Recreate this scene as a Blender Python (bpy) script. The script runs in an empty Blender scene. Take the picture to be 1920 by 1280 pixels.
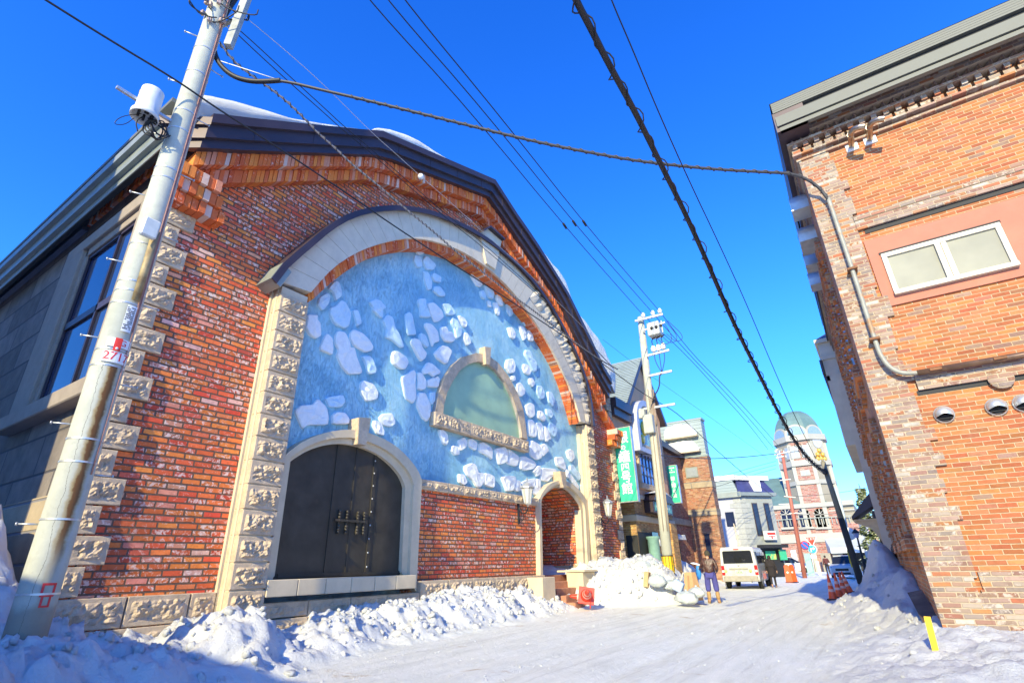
import bpy, bmesh, math, random
from math import sin, cos, pi, radians, sqrt, atan2
from mathutils import Vector, Matrix, noise
random.seed(7)
C = bpy.context.scene
COL = C.collection
# ------------------------------------------------------------------ camera
CAM_H = 1.3; FPX = 973.68; PITCH = 0.4090994; ROLL = -0.0235138; YAW = 0.583914
cam_d = bpy.data.cameras.new('camera'); cam = bpy.data.objects.new('camera', cam_d); COL.objects.link(cam)
cam_d.sensor_width = 36.0; cam_d.lens = 36.0*FPX/1920.0; cam_d.clip_start = 0.05; cam_d.clip_end = 3000
_rt = Vector((1,0,0)); _fw = Vector((0,cos(PITCH),sin(PITCH))); _up = Vector((0,-sin(PITCH),cos(PITCH)))
_r2 = _rt*cos(ROLL)+_up*sin(ROLL); _u2 = -_rt*sin(ROLL)+_up*cos(ROLL)
_Z = Matrix.Rotation(YAW,3,'Z')
CR, CU, CF = _Z@_r2, _Z@_u2, _Z@_fw
cam.matrix_world = Matrix(((CR.x,CU.x,-CF.x,0),(CR.y,CU.y,-CF.y,0),(CR.z,CU.z,-CF.z,CAM_H),(0,0,0,1)))
C.camera = cam
# ------------------------------------------------------------------ world, sun, exposure
SUN = Vector((0.205,-1.0,0.49)).normalized()
W = bpy.data.worlds.new('World'); C.world = W; W.use_nodes = True
wn = W.node_tree; wn.nodes.clear()
sky = wn.nodes.new('ShaderNodeTexSky'); sky.sky_type = 'NISHITA'; sky.sun_disc = False
sky.sun_elevation = math.asin(SUN.z); sky.sun_rotation = atan2(SUN.x,SUN.y) % (2*pi)
sky.air_density = 1.0; sky.dust_density = 0.2; sky.ozone_density = 4.0
hsv = wn.nodes.new('ShaderNodeHueSaturation'); hsv.inputs['Saturation'].default_value = 1.25; hsv.inputs['Value'].default_value = 2.5; hsv.inputs['Hue'].default_value = 0.508
bgn = wn.nodes.new('ShaderNodeBackground'); bgn.inputs['Strength'].default_value = 0.13
wo = wn.nodes.new('ShaderNodeOutputWorld')
tc=wn.nodes.new('ShaderNodeTexCoord'); sx=wn.nodes.new('ShaderNodeSeparateXYZ'); wn.links.new(tc.outputs['Generated'],sx.inputs[0])
rp_=wn.nodes.new('ShaderNodeValToRGB'); rp_.color_ramp.elements[0].position=0.0; rp_.color_ramp.elements[0].color=(.36,.56,.84,1); rp_.color_ramp.elements[1].position=0.85; rp_.color_ramp.elements[1].color=(.26,.58,.96,1)
e_=rp_.color_ramp.elements.new(.35); e_.color=(.38,.67,.94,1)
wn.links.new(sx.outputs[2],rp_.inputs[0]); mx_=wn.nodes.new('ShaderNodeMix'); mx_.data_type='RGBA'; mx_.blend_type='MULTIPLY'; mx_.inputs[0].default_value=1.0
wn.links.new(sky.outputs[0],hsv.inputs['Color']); wn.links.new(hsv.outputs[0],mx_.inputs[6]); wn.links.new(rp_.outputs[0],mx_.inputs[7]); wn.links.new(mx_.outputs[2],bgn.inputs['Color']); wn.links.new(bgn.outputs[0],wo.inputs[0])
sl = bpy.data.lights.new('sun','SUN'); sl.energy = 5.0; sl.angle = radians(0.6); sl.color = (1.0,0.87,0.50)
so = bpy.data.objects.new('sun',sl); COL.objects.link(so); so.location = (0,-10,30)
so.rotation_euler = SUN.to_track_quat('Z','Y').to_euler()
C.view_settings.view_transform = 'Standard'; C.view_settings.look = 'None'; C.view_settings.gamma = 1.0
C.view_settings.use_curve_mapping = False; C.view_settings.exposure = 0.62
C.render.film_transparent = False
# ------------------------------------------------------------------ measuring: pixel of the 1920x1280 photo -> point on a real plane of the place
EYE = Vector((0,0,CAM_H))
def ray(px,py): return CR*((px-960)/FPX) - CU*((py-640)/FPX) + CF
def onX(px,py,X): d = ray(px,py); return EYE + d*(X/d.x)
def onY(px,py,Y): d = ray(px,py); return EYE + d*(Y/d.y)
def onZ(px,py,Z): d = ray(px,py); return EYE + d*((Z-CAM_H)/d.z)
def onV(px,py,A,B):      # vertical plane through A and B
    n = Vector((B[1]-A[1], A[0]-B[0], 0)); d = ray(px,py); return EYE + d*((n.x*A[0]+n.y*A[1])/(n.x*d.x+n.y*d.y))
def zX(L,ox,oy,s,X):     # traced outline -> list of (Y,z)
    out = []
    for a,b in L:
        p = onX(ox+a/s,oy+b/s,X); out.append((p.y,p.z))
    return out
def zY(L,ox,oy,s,Y):
    out = []
    for a,b in L:
        p = onY(ox+a/s,oy+b/s,Y); out.append((p.x,p.z))
    return out
# ------------------------------------------------------------------ objects
ORG = {}
def tag(o,label=None,cat=None,group=None,kind=None):
    if label: o['label'] = label
    if cat: o['category'] = cat
    if group: o['group'] = group
    if kind: o['kind'] = kind
    return o
def empty(name,loc,label=None,cat=None,group=None,kind=None,rz=0):
    o = bpy.data.objects.new(name,None); COL.objects.link(o); o.location = loc; o.rotation_euler = (0,0,rz)
    o.empty_display_size = 0.3; ORG[o.name] = Vector((0,0,0)) if rz else Vector(loc)
    return tag(o,label,cat,group,kind)
class MB:
    def __init__(s): s.v = []; s.f = []; s.sm = []; s.mi = []; s.cur = 0
    def add(s,vs,fs,smooth=False,mi=None):
        k = len(s.v); s.v += [tuple(v) for v in vs]
        for f in fs: s.f.append([i+k for i in f]); s.sm.append(smooth); s.mi.append(s.cur if mi is None else mi)
    def box(s,x0,x1,y0,y1,z0,z1):
        s.add([(x0,y0,z0),(x1,y0,z0),(x1,y1,z0),(x0,y1,z0),(x0,y0,z1),(x1,y0,z1),(x1,y1,z1),(x0,y1,z1)],
              [(3,2,1,0),(4,5,6,7),(0,1,5,4),(1,2,6,5),(2,3,7,6),(3,0,4,7)])
    def bbox(s,x0,x1,y0,y1,z0,z1,b=0.01):     # box with chamfered edges
        vs=[];X=(x0,x1);Y=(y0,y1);Z=(z0,z1)
        idx={}
        for i in (0,1):
            for j in (0,1):
                for k in (0,1):
                    sx=1 if i==0 else -1; sy=1 if j==0 else -1; sz=1 if k==0 else -1
                    for a in range(3):
                        p=[X[i]+sx*b,Y[j]+sy*b,Z[k]+sz*b]; p[a]=(X,Y,Z)[a][(i,j,k)[a]]
                        idx[(i,j,k,a)]=len(vs); vs.append(p)
        fs=[]
        q=lambda *t: fs.append([idx[u] for u in t])
        for k in (0,1): q((0,0,k,2),(1,0,k,2),(1,1,k,2),(0,1,k,2))
        for j in (0,1): q((0,j,0,1),(1,j,0,1),(1,j,1,1),(0,j,1,1))
        for i in (0,1): q((i,0,0,0),(i,1,0,0),(i,1,1,0),(i,0,1,0))
        for j in (0,1):
            for k in (0,1): q((0,j,k,1),(1,j,k,1),(1,j,k,2),(0,j,k,2))
        for i in (0,1):
            for k in (0,1): q((i,0,k,0),(i,1,k,0),(i,1,k,2),(i,0,k,2))
        for i in (0,1):
            for j in (0,1): q((i,j,0,0),(i,j,1,0),(i,j,1,1),(i,j,0,1))
        for i in (0,1):
            for j in (0,1):
                for k in (0,1): q((i,j,k,0),(i,j,k,1),(i,j,k,2))
        s.add(vs,fs)
    def prism(s,pts,axis,a,b,smooth=False):    # closed 2d outline extruded along axis
        n = len(pts)
        def P(p,t):
            if axis=='x': return (t,p[0],p[1])
            if axis=='y': return (p[0],t,p[1])
            return (p[0],p[1],t)
        vs = [P(p,a) for p in pts]+[P(p,b) for p in pts]
        s.add(vs,[list(range(n))[::-1],[i+n for i in range(n)]]+[(i,(i+1)%n,(i+1)%n+n,i+n) for i in range(n)],smooth)
    def band(s,A,B,x0,x1):                     # between two matching open curves in the (Y,z) plane, from X=x0 (back) to x1 (front)
        n=len(A)
        vs=[(x1,)+tuple(p) for p in A]+[(x1,)+tuple(p) for p in B]+[(x0,)+tuple(p) for p in A]+[(x0,)+tuple(p) for p in B]
        fs=[]
        for i in range(n-1):
            fs+=[(i,i+1,n+i+1,n+i),(i,2*n+i,2*n+i+1,i+1),(n+i,n+i+1,3*n+i+1,3*n+i)]
        fs+=[(0,n,3*n,2*n),(n-1,3*n-1,4*n-1,2*n-1)]
        s.add(vs,fs)
    def tube(s,path,r,n=8,caps=True,smooth=True):
        path=[Vector(p) for p in path]; m=len(path)
        rr = r if isinstance(r,(list,tuple)) else [r]*m
        t0=(path[1]-path[0]).normalized()
        u=t0.orthogonal().normalized()
        vs=[]
        for i,p in enumerate(path):
            if i==0: t=t0
            elif i==m-1: t=(path[i]-path[i-1]).normalized()
            else:
                t=(path[i+1]-path[i-1])
                t = t.normalized() if t.length>1e-9 else t0
            u=(u-t*u.dot(t))
            u = u.normalized() if u.length>1e-6 else t.orthogonal().normalized()
            w=t.cross(u)
            for k in range(n):
                a=2*pi*k/n; vs.append(p+(u*cos(a)+w*sin(a))*rr[i])
        fs=[]
        for i in range(m-1):
            for k in range(n):
                fs.append((i*n+k,i*n+(k+1)%n,(i+1)*n+(k+1)%n,(i+1)*n+k))
        s.add(vs,fs,smooth)
        if caps: 
            k0=len(s.v)-m*n
            s.f.append([k0+i for i in range(n)][::-1]); s.sm.append(False); s.mi.append(s.cur)
            s.f.append([k0+(m-1)*n+i for i in range(n)]); s.sm.append(False); s.mi.append(s.cur)
    def lathe(s,prof,c,n=24,smooth=True,ax='z'):     # prof: (r,h)
        vs=[];m=len(prof)
        for r,h in prof:
            for k in range(n):
                a=2*pi*k/n
                if ax=='z': vs.append((c[0]+r*cos(a),c[1]+r*sin(a),c[2]+h))
                elif ax=='x': vs.append((c[0]+h,c[1]+r*cos(a),c[2]+r*sin(a)))
                else: vs.append((c[0]+r*cos(a),c[1]+h,c[2]+r*sin(a)))
        fs=[(i*n+k,i*n+(k+1)%n,(i+1)*n+(k+1)%n,(i+1)*n+k) for i in range(m-1) for k in range(n)]
        s.add(vs,fs,smooth)
    def bar(s,a,b,w,h,upv=(0,0,1)):            # rectangular bar a->b
        a=Vector(a);b=Vector(b);t=(b-a).normalized();u=t.cross(Vector(upv))
        u = u.normalized() if u.length>1e-5 else t.orthogonal().normalized()
        v=u.cross(t).normalized()
        vs=[p+u*(sx*w/2)+v*(sy*h/2) for p in (a,b) for sx,sy in ((-1,-1),(1,-1),(1,1),(-1,1))]
        s.add(vs,[(3,2,1,0),(4,5,6,7),(0,1,5,4),(1,2,6,5),(2,3,7,6),(3,0,4,7)])
    def quad(s,a,b,c,d): s.add([a,b,c,d],[(0,1,2,3)])
    def sphere(s,c,r,n=12,sc=(1,1,1)):
        pr=[]
        vs=[];fs=[]
        m=n//2+1
        for i in range(m+1):
            ph=pi*i/m
            for k in range(n):
                a=2*pi*k/n; vs.append((c[0]+r*sc[0]*sin(ph)*cos(a),c[1]+r*sc[1]*sin(ph)*sin(a),c[2]+r*sc[2]*cos(ph)))
        fs=[(i*n+k,i*n+(k+1)%n,(i+1)*n+(k+1)%n,(i+1)*n+k) for i in range(m) for k in range(n)]
        s.add(vs,fs,True)
    def build(s,name,mat,parent=None,label=None,cat=None,group=None,kind=None):
        me=bpy.data.meshes.new(name)
        if parent is not None: org=ORG[parent.name]
        else:
            xs=[v[0] for v in s.v];ys=[v[1] for v in s.v];zs=[v[2] for v in s.v]
            org=Vector(((min(xs)+max(xs))/2,(min(ys)+max(ys))/2,min(zs)))
        me.from_pydata([(v[0]-org[0],v[1]-org[1],v[2]-org[2]) for v in s.v],[],s.f)
        for m in (mat if isinstance(mat,(list,tuple)) else [mat]): me.materials.append(m)
        bm=bmesh.new(); bm.from_mesh(me)
        for i,f in enumerate(bm.faces): f.smooth=s.sm[i]; f.material_index=s.mi[i]
        bmesh.ops.remove_doubles(bm,verts=bm.verts,dist=1e-5)
        bmesh.ops.recalc_face_normals(bm,faces=bm.faces)
        bm.to_mesh(me); bm.free()
        o=bpy.data.objects.new(name,me); COL.objects.link(o)
        if parent is not None: o.parent=parent
        else: o.location=org
        ORG[o.name]=org.copy()
        return tag(o,label,cat,group,kind)
def copy_tree(o,parent=None,loc=None,rz=None):
    c=o.copy(); COL.objects.link(c)
    if parent is not None: c.parent=parent
    if loc is not None: c.location=loc
    if rz is not None: c.rotation_euler=(0,0,rz)
    for ch in [x for x in list(o.children)]: copy_tree(ch,c)
    return c
def resample(L,n):
    d=[0]
    for i in range(1,len(L)): d.append(d[-1]+math.dist(L[i],L[i-1]))
    out=[]
    for k in range(n):
        t=d[-1]*k/(n-1); i=1
        while i<len(L)-1 and d[i]<t: i+=1
        f=(t-d[i-1])/(d[i]-d[i-1]) if d[i]>d[i-1] else 0
        out.append(tuple(a+(b-a)*f for a,b in zip(L[i-1],L[i])))
    return out
def smooth(L,it=3,closed=False):
    L=[tuple(p) for p in L]
    for _ in range(it):
        N=[] if closed else [L[0]]
        rng=range(len(L)) if closed else range(len(L)-1)
        for i in rng:
            a=L[i];b=L[(i+1)%len(L)]
            N.append(tuple(x*.75+y*.25 for x,y in zip(a,b))); N.append(tuple(x*.25+y*.75 for x,y in zip(a,b)))
        if not closed: N.append(L[-1])
        L=N
    return L
# ------------------------------------------------------------------ materials
class NT:
    def __init__(s,name):
        s.mat=bpy.data.materials.new(name); s.mat.use_nodes=True; s.t=s.mat.node_tree; s.t.nodes.clear()
        s.out=s.n('ShaderNodeOutputMaterial'); s.b=s.n('ShaderNodeBsdfPrincipled'); s.l(s.b.outputs[0],s.out.inputs['Surface'])
    def n(s,t,**k):
        x=s.t.nodes.new(t)
        for a,b in k.items(): setattr(x,a,b)
        return x
    def l(s,a,b): s.t.links.new(a,b)
    def put(s,inp,v):
        if v is None: return
        if isinstance(v,bpy.types.NodeSocket): s.l(v,inp)
        else:
            if isinstance(v,(tuple,list)) and len(v)==3 and inp.type=='RGBA': v=(*v,1)
            inp.default_value=v
    def m(s,op,a,b=None,c=None,clamp=False):
        x=s.n('ShaderNodeMath',operation=op,use_clamp=clamp)
        for i,v in enumerate((a,b,c)): s.put(x.inputs[i],v) if v is not None else None
        return x.outputs[0]
    def mixc(s,f,a,b,mode='MIX'):
        x=s.n('ShaderNodeMix',data_type='RGBA',blend_type=mode); s.put(x.inputs[0],f); s.put(x.inputs[6],a); s.put(x.inputs[7],b); return x.outputs[2]
    def noise(s,vec,scale,detail=4,rough=.55,dim='3D',dist=0):
        x=s.n('ShaderNodeTexNoise',noise_dimensions=dim); s.put(x.inputs['Vector'],vec); x.inputs['Scale'].default_value=scale
        x.inputs['Detail'].default_value=detail; x.inputs['Roughness'].default_value=rough; x.inputs['Distortion'].default_value=dist; return x.outputs[0]
    def voro(s,vec,scale,feature='F1'):
        x=s.n('ShaderNodeTexVoronoi',feature=feature); s.put(x.inputs['Vector'],vec); x.inputs['Scale'].default_value=scale; return x
    def ramp(s,f,stops,interp='LINEAR'):
        x=s.n('ShaderNodeValToRGB'); x.color_ramp.interpolation=interp; e=x.color_ramp.elements
        while len(e)<len(stops): e.new(0.5)
        for i,(p,c) in enumerate(stops):
            e[i].position=p; e[i].color=(*c,1) if len(c)==3 else c
        s.put(x.inputs[0],f); return x.outputs[0]
    def sm(s,v,a,b):
        x=s.n('ShaderNodeMapRange',interpolation_type='SMOOTHSTEP'); s.put(x.inputs[0],v); x.inputs[1].default_value=a; x.inputs[2].default_value=b; return x.outputs[0]
    def pos(s): return s.n('ShaderNodeNewGeometry').outputs['Position']
    def obj(s): return s.n('ShaderNodeTexCoord').outputs['Object']
    def bump(s,h,strength=.5,dist=.01,normal=None):
        x=s.n('ShaderNodeBump'); x.inputs['Strength'].default_value=strength; x.inputs['Distance'].default_value=dist; s.put(x.inputs['Height'],h)
        if normal is not None: s.l(normal,x.inputs['Normal'])
        return x.outputs[0]
    def fin(s,col,rough=.7,normal=None,metal=None,spec=None):
        s.put(s.b.inputs['Base Color'],col); s.put(s.b.inputs['Roughness'],rough)
        if normal is not None: s.l(normal,s.b.inputs['Normal'])
        if metal is not None: s.put(s.b.inputs['Metallic'],metal)
        if spec is not None: s.put(s.b.inputs['Specular IOR Level'],spec)
        return s.mat
def plain(name,col,rough=.6,metal=0,var=.12,scale=6,bump=.15,bd=.004,dirt=None,emis=None):
    t=NT(name); p=t.obj(); n=t.noise(p,scale,5)
    c0=tuple(max(0,x*(1-var)) for x in col); c1=tuple(min(1,x*(1+var)) for x in col)
    c=t.ramp(n,[(.3,c0),(.7,c1)])
    if dirt:
        d=t.sm(t.noise(p,scale*.45,7,.65),dirt[1],dirt[1]+.15); c=t.mixc(t.m('MULTIPLY',d,dirt[2] if len(dirt)>2 else .7),c,dirt[0])
    nn=t.noise(p,scale*5,6)
    m=t.fin(c,t.m('ADD',rough-.06,t.m('MULTIPLY',n,.12)),t.bump(nn,bump,bd),metal)
    if emis: t.b.inputs['Emission Color'].default_value=(*emis[0],1); t.b.inputs['Emission Strength'].default_value=emis[1]
    return m
def brick(name,bw,bh,mort,pal,mcol,jit=.35,wob=.012,white=None,bumpd=.018,seed=0.,patch=None,rows=None):
    t=NT(name); g=t.n('ShaderNodeNewGeometry'); P=g.outputs['Position']; sp=t.n('ShaderNodeSeparateXYZ'); t.l(P,sp.inputs[0])
    sn=t.n('ShaderNodeSeparateXYZ'); t.l(g.outputs['True Normal'],sn.inputs[0])
    ax=t.m('ABSOLUTE',sn.outputs[0]); ay=t.m('ABSOLUTE',sn.outputs[1]); sel=t.m('GREATER_THAN',ax,ay)
    u0=t.m('ADD',t.m('MULTIPLY',sp.outputs[1],sel),t.m('MULTIPLY',sp.outputs[0],t.m('SUBTRACT',1.0,sel)))
    w1=t.n('ShaderNodeTexNoise'); w1.inputs['Scale'].default_value=2.6; w1.inputs['Detail'].default_value=5; w1.inputs['Roughness'].default_value=.7; t.l(P,w1.inputs['Vector'])
    sc=t.n('ShaderNodeSeparateColor'); t.l(w1.outputs['Color'],sc.inputs[0])
    u=t.m('ADD',u0,t.m('MULTIPLY',t.m('SUBTRACT',sc.outputs[0],.5),wob*2.2)); v=t.m('ADD',sp.outputs[2],t.m('MULTIPLY',t.m('SUBTRACT',sc.outputs[1],.5),wob*2.2))
    vr=t.m('DIVIDE',v,bh); row=t.m('FLOOR',vr)
    wr=t.n('ShaderNodeTexWhiteNoise',noise_dimensions='1D'); t.l(t.m('ADD',row,seed),wr.inputs['W'])
    off=t.m('ADD',t.m('MULTIPLY',t.m('MODULO',t.m('ADD',row,1000.0),2.0),.5),t.m('MULTIPLY',wr.outputs['Value'],jit))
    ur=t.m('ADD',t.m('DIVIDE',u,bw),off)
    col=t.m('FLOOR',ur); fu=t.m('FRACT',ur); fv=t.m('FRACT',vr)
    # every brick its own length and height
    eu=t.m('MULTIPLY',t.m('MINIMUM',fu,t.m('SUBTRACT',1.0,fu)),bw); ev=t.m('MULTIPLY',t.m('MINIMUM',fv,t.m('SUBTRACT',1.0,fv)),bh)
    cv=t.n('ShaderNodeCombineXYZ'); t.l(col,cv.inputs[0]); t.l(row,cv.inputs[1]); cv.inputs[2].default_value=seed
    wn_=t.n('ShaderNodeTexWhiteNoise',noise_dimensions='3D'); t.l(cv.outputs[0],wn_.inputs['Vector'])
    ws=t.n('ShaderNodeSeparateColor'); t.l(wn_.outputs['Color'],ws.inputs[0])
    fine=t.noise(P,38,4,.6)
    mm=t.m('ADD',mort*.5,t.m('MULTIPLY',t.m('SUBTRACT',fine,.5),mort*.5)); mm=t.m('ADD',mm,t.m('MULTIPLY',ws.outputs[2],mort*.22))
    e=t.m('SMOOTH_MIN',eu,ev,mort*.9)
    mask=t.m('SMOOTHSTEP' if False else 'DIVIDE',t.m('SUBTRACT',e,mm),mort*.35,clamp=True)
    c=t.ramp(ws.outputs[0],pal,'CONSTANT')
    hs=t.n('ShaderNodeHueSaturation'); t.l(c,hs.inputs['Color']); t.l(t.m('ADD',.78,t.m('MULTIPLY',ws.outputs[1],.45)),hs.inputs['Value']); t.l(t.m('ADD',.488,t.m('MULTIPLY',ws.outputs[2],.024)),hs.inputs['Hue'])
    c=hs.outputs[0]
    n1=t.noise(P,9,7,.7); c=t.mixc(t.m('MULTIPLY',t.sm(n1,.45,.75),.5),c,tuple(x*.5 for x in pal[0][1]))
    if white:
        wv=t.noise(P,13,8,.72,dist=.6); th=t.m('ADD',t.m('MULTIPLY',ws.outputs[1],white[1]),white[2])
        k=t.m('SMOOTHSTEP' if False else 'DIVIDE',t.m('SUBTRACT',wv,th),.09,clamp=True)
        c=t.mixc(t.m('MULTIPLY',k,white[3]),c,white[0])
    if patch:
        pn=t.noise(P,patch[1],5,.6); c=t.mixc(t.m('MULTIPLY',t.sm(pn,patch[2],patch[2]+.12),patch[3]),c,patch[0])
    mc=t.mixc(t.noise(P,22,5),tuple(x*.7 for x in mcol),tuple(min(1,x*1.25) for x in mcol))
    c=t.mixc(mask,mc,c)
    h=t.m('ADD',t.m('MULTIPLY',mask,.75),t.m('ADD',t.m('MULTIPLY',t.noise(P,30,7,.7),.35),t.m('MULTIPLY',t.m('MULTIPLY',ws.outputs[0],mask),.28)))
    return t.fin(c,.82,t.bump(h,.9,bumpd),None,.35)
def stone(name,col,var=.22,scale=5,bd=.012,dirt=(.14,.12,.10),blocks=None,mcol=(.25,.24,.23),rough=.85,bs=.7,damt=.55):
    t=NT(name); g=t.n('ShaderNodeNewGeometry'); P=g.outputs['Position']
    n=t.noise(P,scale,8,.65); c=t.ramp(n,[(.28,tuple(x*(1-var) for x in col)),(.72,tuple(min(1,x*(1+var)) for x in col))])
    d=t.sm(t.noise(P,scale*.28,7,.7),.55,.72); c=t.mixc(t.m('MULTIPLY',d,damt),c,dirt)
    pit=t.sm(t.voro(P,scale*9).outputs['Distance'],.0,.25); c=t.mixc(t.m('MULTIPLY',t.m('SUBTRACT',1.0,pit),.18),c,dirt)
    h=t.m('ADD',n,t.m('MULTIPLY',t.noise(P,scale*9,6,.7),.4))
    if blocks:
        bw,bh,mo,var2=blocks
        sp=t.n('ShaderNodeSeparateXYZ'); t.l(P,sp.inputs[0]); sn=t.n('ShaderNodeSeparateXYZ'); t.l(g.outputs['True Normal'],sn.inputs[0])
        sel=t.m('GREATER_THAN',t.m('ABSOLUTE',sn.outputs[0]),t.m('ABSOLUTE',sn.outputs[1]))
        u=t.m('ADD',t.m('MULTIPLY',sp.outputs[1],sel),t.m('MULTIPLY',sp.outputs[0],t.m('SUBTRACT',1.0,sel)))
        vr=t.m('DIVIDE',sp.outputs[2],bh); row=t.m('FLOOR',vr); ur=t.m('ADD',t.m('DIVIDE',u,bw),t.m('MULTIPLY',t.m('MODULO',t.m('ADD',row,1000.0),2.0),.5))
        fu=t.m('FRACT',ur); fv=t.m('FRACT',vr)
        e=t.m('MINIMUM',t.m('MULTIPLY',t.m('MINIMUM',fu,t.m('SUBTRACT',1.0,fu)),bw),t.m('MULTIPLY',t.m('MINIMUM',fv,t.m('SUBTRACT',1.0,fv)),bh))
        mask=t.m('DIVIDE',t.m('SUBTRACT',e,mo*.5),mo*.4,clamp=True)
        cv=t.n('ShaderNodeCombineXYZ'); t.l(t.m('FLOOR',ur),cv.inputs[0]); t.l(row,cv.inputs[1]); w=t.n('ShaderNodeTexWhiteNoise'); t.l(cv.outputs[0],w.inputs['Vector'])
        hs=t.n('ShaderNodeHueSaturation'); t.l(c,hs.inputs['Color']); t.l(t.m('ADD',1-var2/2,t.m('MULTIPLY',w.outputs['Value'],var2)),hs.inputs['Value']); c=hs.outputs[0]
        c=t.mixc(mask,mcol,c); h=t.m('ADD',h,t.m('MULTIPLY',mask,1.1))
    return t.fin(c,rough,t.bump(h,bs,bd),None,.3)
M={}
M['brick']=brick('weathered_red_brick',.325,.106,.017,[(0,(.66,.115,.040)),(.2,(.74,.15,.045)),(.42,(.80,.19,.05)),(.66,(.83,.235,.055)),(.78,(.68,.16,.07)),(.88,(.74,.29,.18)),(.95,(.76,.43,.33)),(.98,(.46,.10,.05))],(.16,.10,.07),white=((.90,.72,.62),.14,.465,.8),wob=.016,bumpd=.03,patch=((.30,.075,.04),.45,.54,.38))
M['brick_right']=brick('orange_brick_cream_mortar',.215,.0655,.0085,[(0,(.38,.125,.045)),(.25,(.41,.145,.05)),(.5,(.35,.115,.043)),(.72,(.43,.165,.065)),(.88,(.32,.13,.07)),(.96,(.27,.165,.12))],(.46,.32,.19),jit=.12,wob=.007,bumpd=.008,seed=11.,patch=((.44,.30,.22),.8,.58,.35))
M['brick_grey']=brick('washed_grey_pink_brick',.215,.0655,.0095,[(0,(.27,.16,.12)),(.2,(.31,.22,.175)),(.4,(.24,.19,.165)),(.57,(.37,.145,.065)),(.70,(.32,.255,.21)),(.82,(.29,.14,.09)),(.95,(.40,.36,.31))],(.44,.34,.23),jit=.2,wob=.009,bumpd=.010,seed=23.,white=((.66,.60,.52),.3,.46,.5))
M['brick_street']=brick('orange_brown_brick_shade',.215,.0655,.0095,[(0,(.52,.19,.07)),(.3,(.60,.24,.085)),(.6,(.46,.15,.055)),(.85,(.36,.16,.09))],(.48,.36,.25),jit=.12,wob=.008,seed=31.)
M['brick_shop']=brick('yellow_brown_brick',.26,.085,.012,[(0,(.46,.25,.075)),(.3,(.54,.31,.10)),(.6,(.38,.19,.06)),(.8,(.60,.36,.14))],(.40,.28,.17),seed=5.,wob=.006)
M['brick_dark']=brick('dark_red_brick',.26,.085,.012,[(0,(.36,.12,.06)),(.3,(.44,.16,.08)),(.6,(.28,.10,.06)),(.8,(.46,.22,.13))],(.26,.20,.16),seed=6.,wob=.006)
M['brick_tower']=brick('salmon_brick',.26,.085,.014,[(0,(.38,.155,.08)),(.3,(.43,.20,.11)),(.6,(.32,.125,.07)),(.8,(.45,.26,.165))],(.38,.28,.20),seed=9.,wob=.006)
M['brick_pink']=brick('pink_brick',.5,.17,.03,[(0,(.36,.13,.09)),(.3,(.42,.17,.125)),(.6,(.31,.11,.085)),(.8,(.42,.24,.18))],(.38,.32,.27),seed=15.,wob=.01)
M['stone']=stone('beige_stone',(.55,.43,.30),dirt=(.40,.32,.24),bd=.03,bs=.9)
M['stone_smooth']=stone('smooth_cream_stone',(.60,.50,.35),var=.10,scale=3,bd=.004,dirt=(.42,.37,.29),bs=.4,damt=.4)
M['stone_pale']=stone('pale_voussoir_stone',(.64,.55,.42),var=.10,scale=3,bd=.006,dirt=(.40,.36,.31),bs=.4,damt=.45)
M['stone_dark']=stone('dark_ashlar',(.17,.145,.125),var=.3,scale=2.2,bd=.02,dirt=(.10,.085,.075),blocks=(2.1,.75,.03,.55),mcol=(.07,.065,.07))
M['stone_base']=stone('base_and_lit_ashlar',(.36,.29,.20),var=.2,scale=2.5,bd=.02,dirt=(.18,.15,.11),blocks=(1.5,.5,.03,.3),mcol=(.20,.19,.20))
M['grout']=stone('pale_grout',(.40,.36,.34),var=.1,scale=8,bd=.004,dirt=(.25,.22,.21))
M['metal_dark']=plain('aubergine_metal_trim',(.062,.045,.055),.42,.3,.12,2,.1,.003)
M['metal_grey']=plain('grey_green_metal',(.27,.30,.27),.45,.25,.1,2,.1,.003)
M['metal_eave']=plain('olive_grey_sheet',(.135,.14,.12),.6,.0,.1,1.5,.1,.003)
M['metal_frieze']=plain('blue_grey_panel',(.13,.15,.20),.5,.2,.15,1.2,.1,.003)
M['steel']=plain('galvanised_steel',(.55,.56,.55),.4,.6,.12,8,.1,.002)
M['rust']=plain('rusty_steel',(.22,.10,.045),.8,.2,.35,9,.4,.004)
M['black']=plain('black_cable',(.012,.012,.014),.55,0,.2,20,.1,.002)
M['grey_cable']=plain('grey_cable',(.05,.05,.055),.55,0,.2,20,.1,.002)
M['white']=plain('white_paint',(.74,.75,.74),.5,0,.06,8,.1,.002)
M['red']=plain('red_plastic',(.72,.045,.02),.4,0,.1,10,.1,.002)
M['orange']=plain('orange_cone_plastic',(.85,.11,.03),.4,0,.1,10,.1,.002)
M['yellow']=plain('yellow_paint',(.80,.52,.015),.5,0,.12,10,.1,.002)
M['green_sign']=plain('mint_green_sign',(.035,.52,.33),.45,0,.06,3,.05,.002)
M['pink_render']=plain('salmon_render',(.46,.17,.11),.85,0,.1,2.5,.3,.006,dirt=((.42,.19,.14),.52,.5))
M['tan_render']=plain('tan_stucco',(.66,.36,.20),.85,0,.07,1.6,.25,.004,dirt=((.42,.24,.15),.55,.5))
M['cream_render']=plain('cream_render',(.62,.55,.44),.85,0,.1,2,.2,.004)
M['dark']=plain('dark_interior_and_shade',(.018,.018,.02),.7,0,.2,4,.1,.003)
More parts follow.
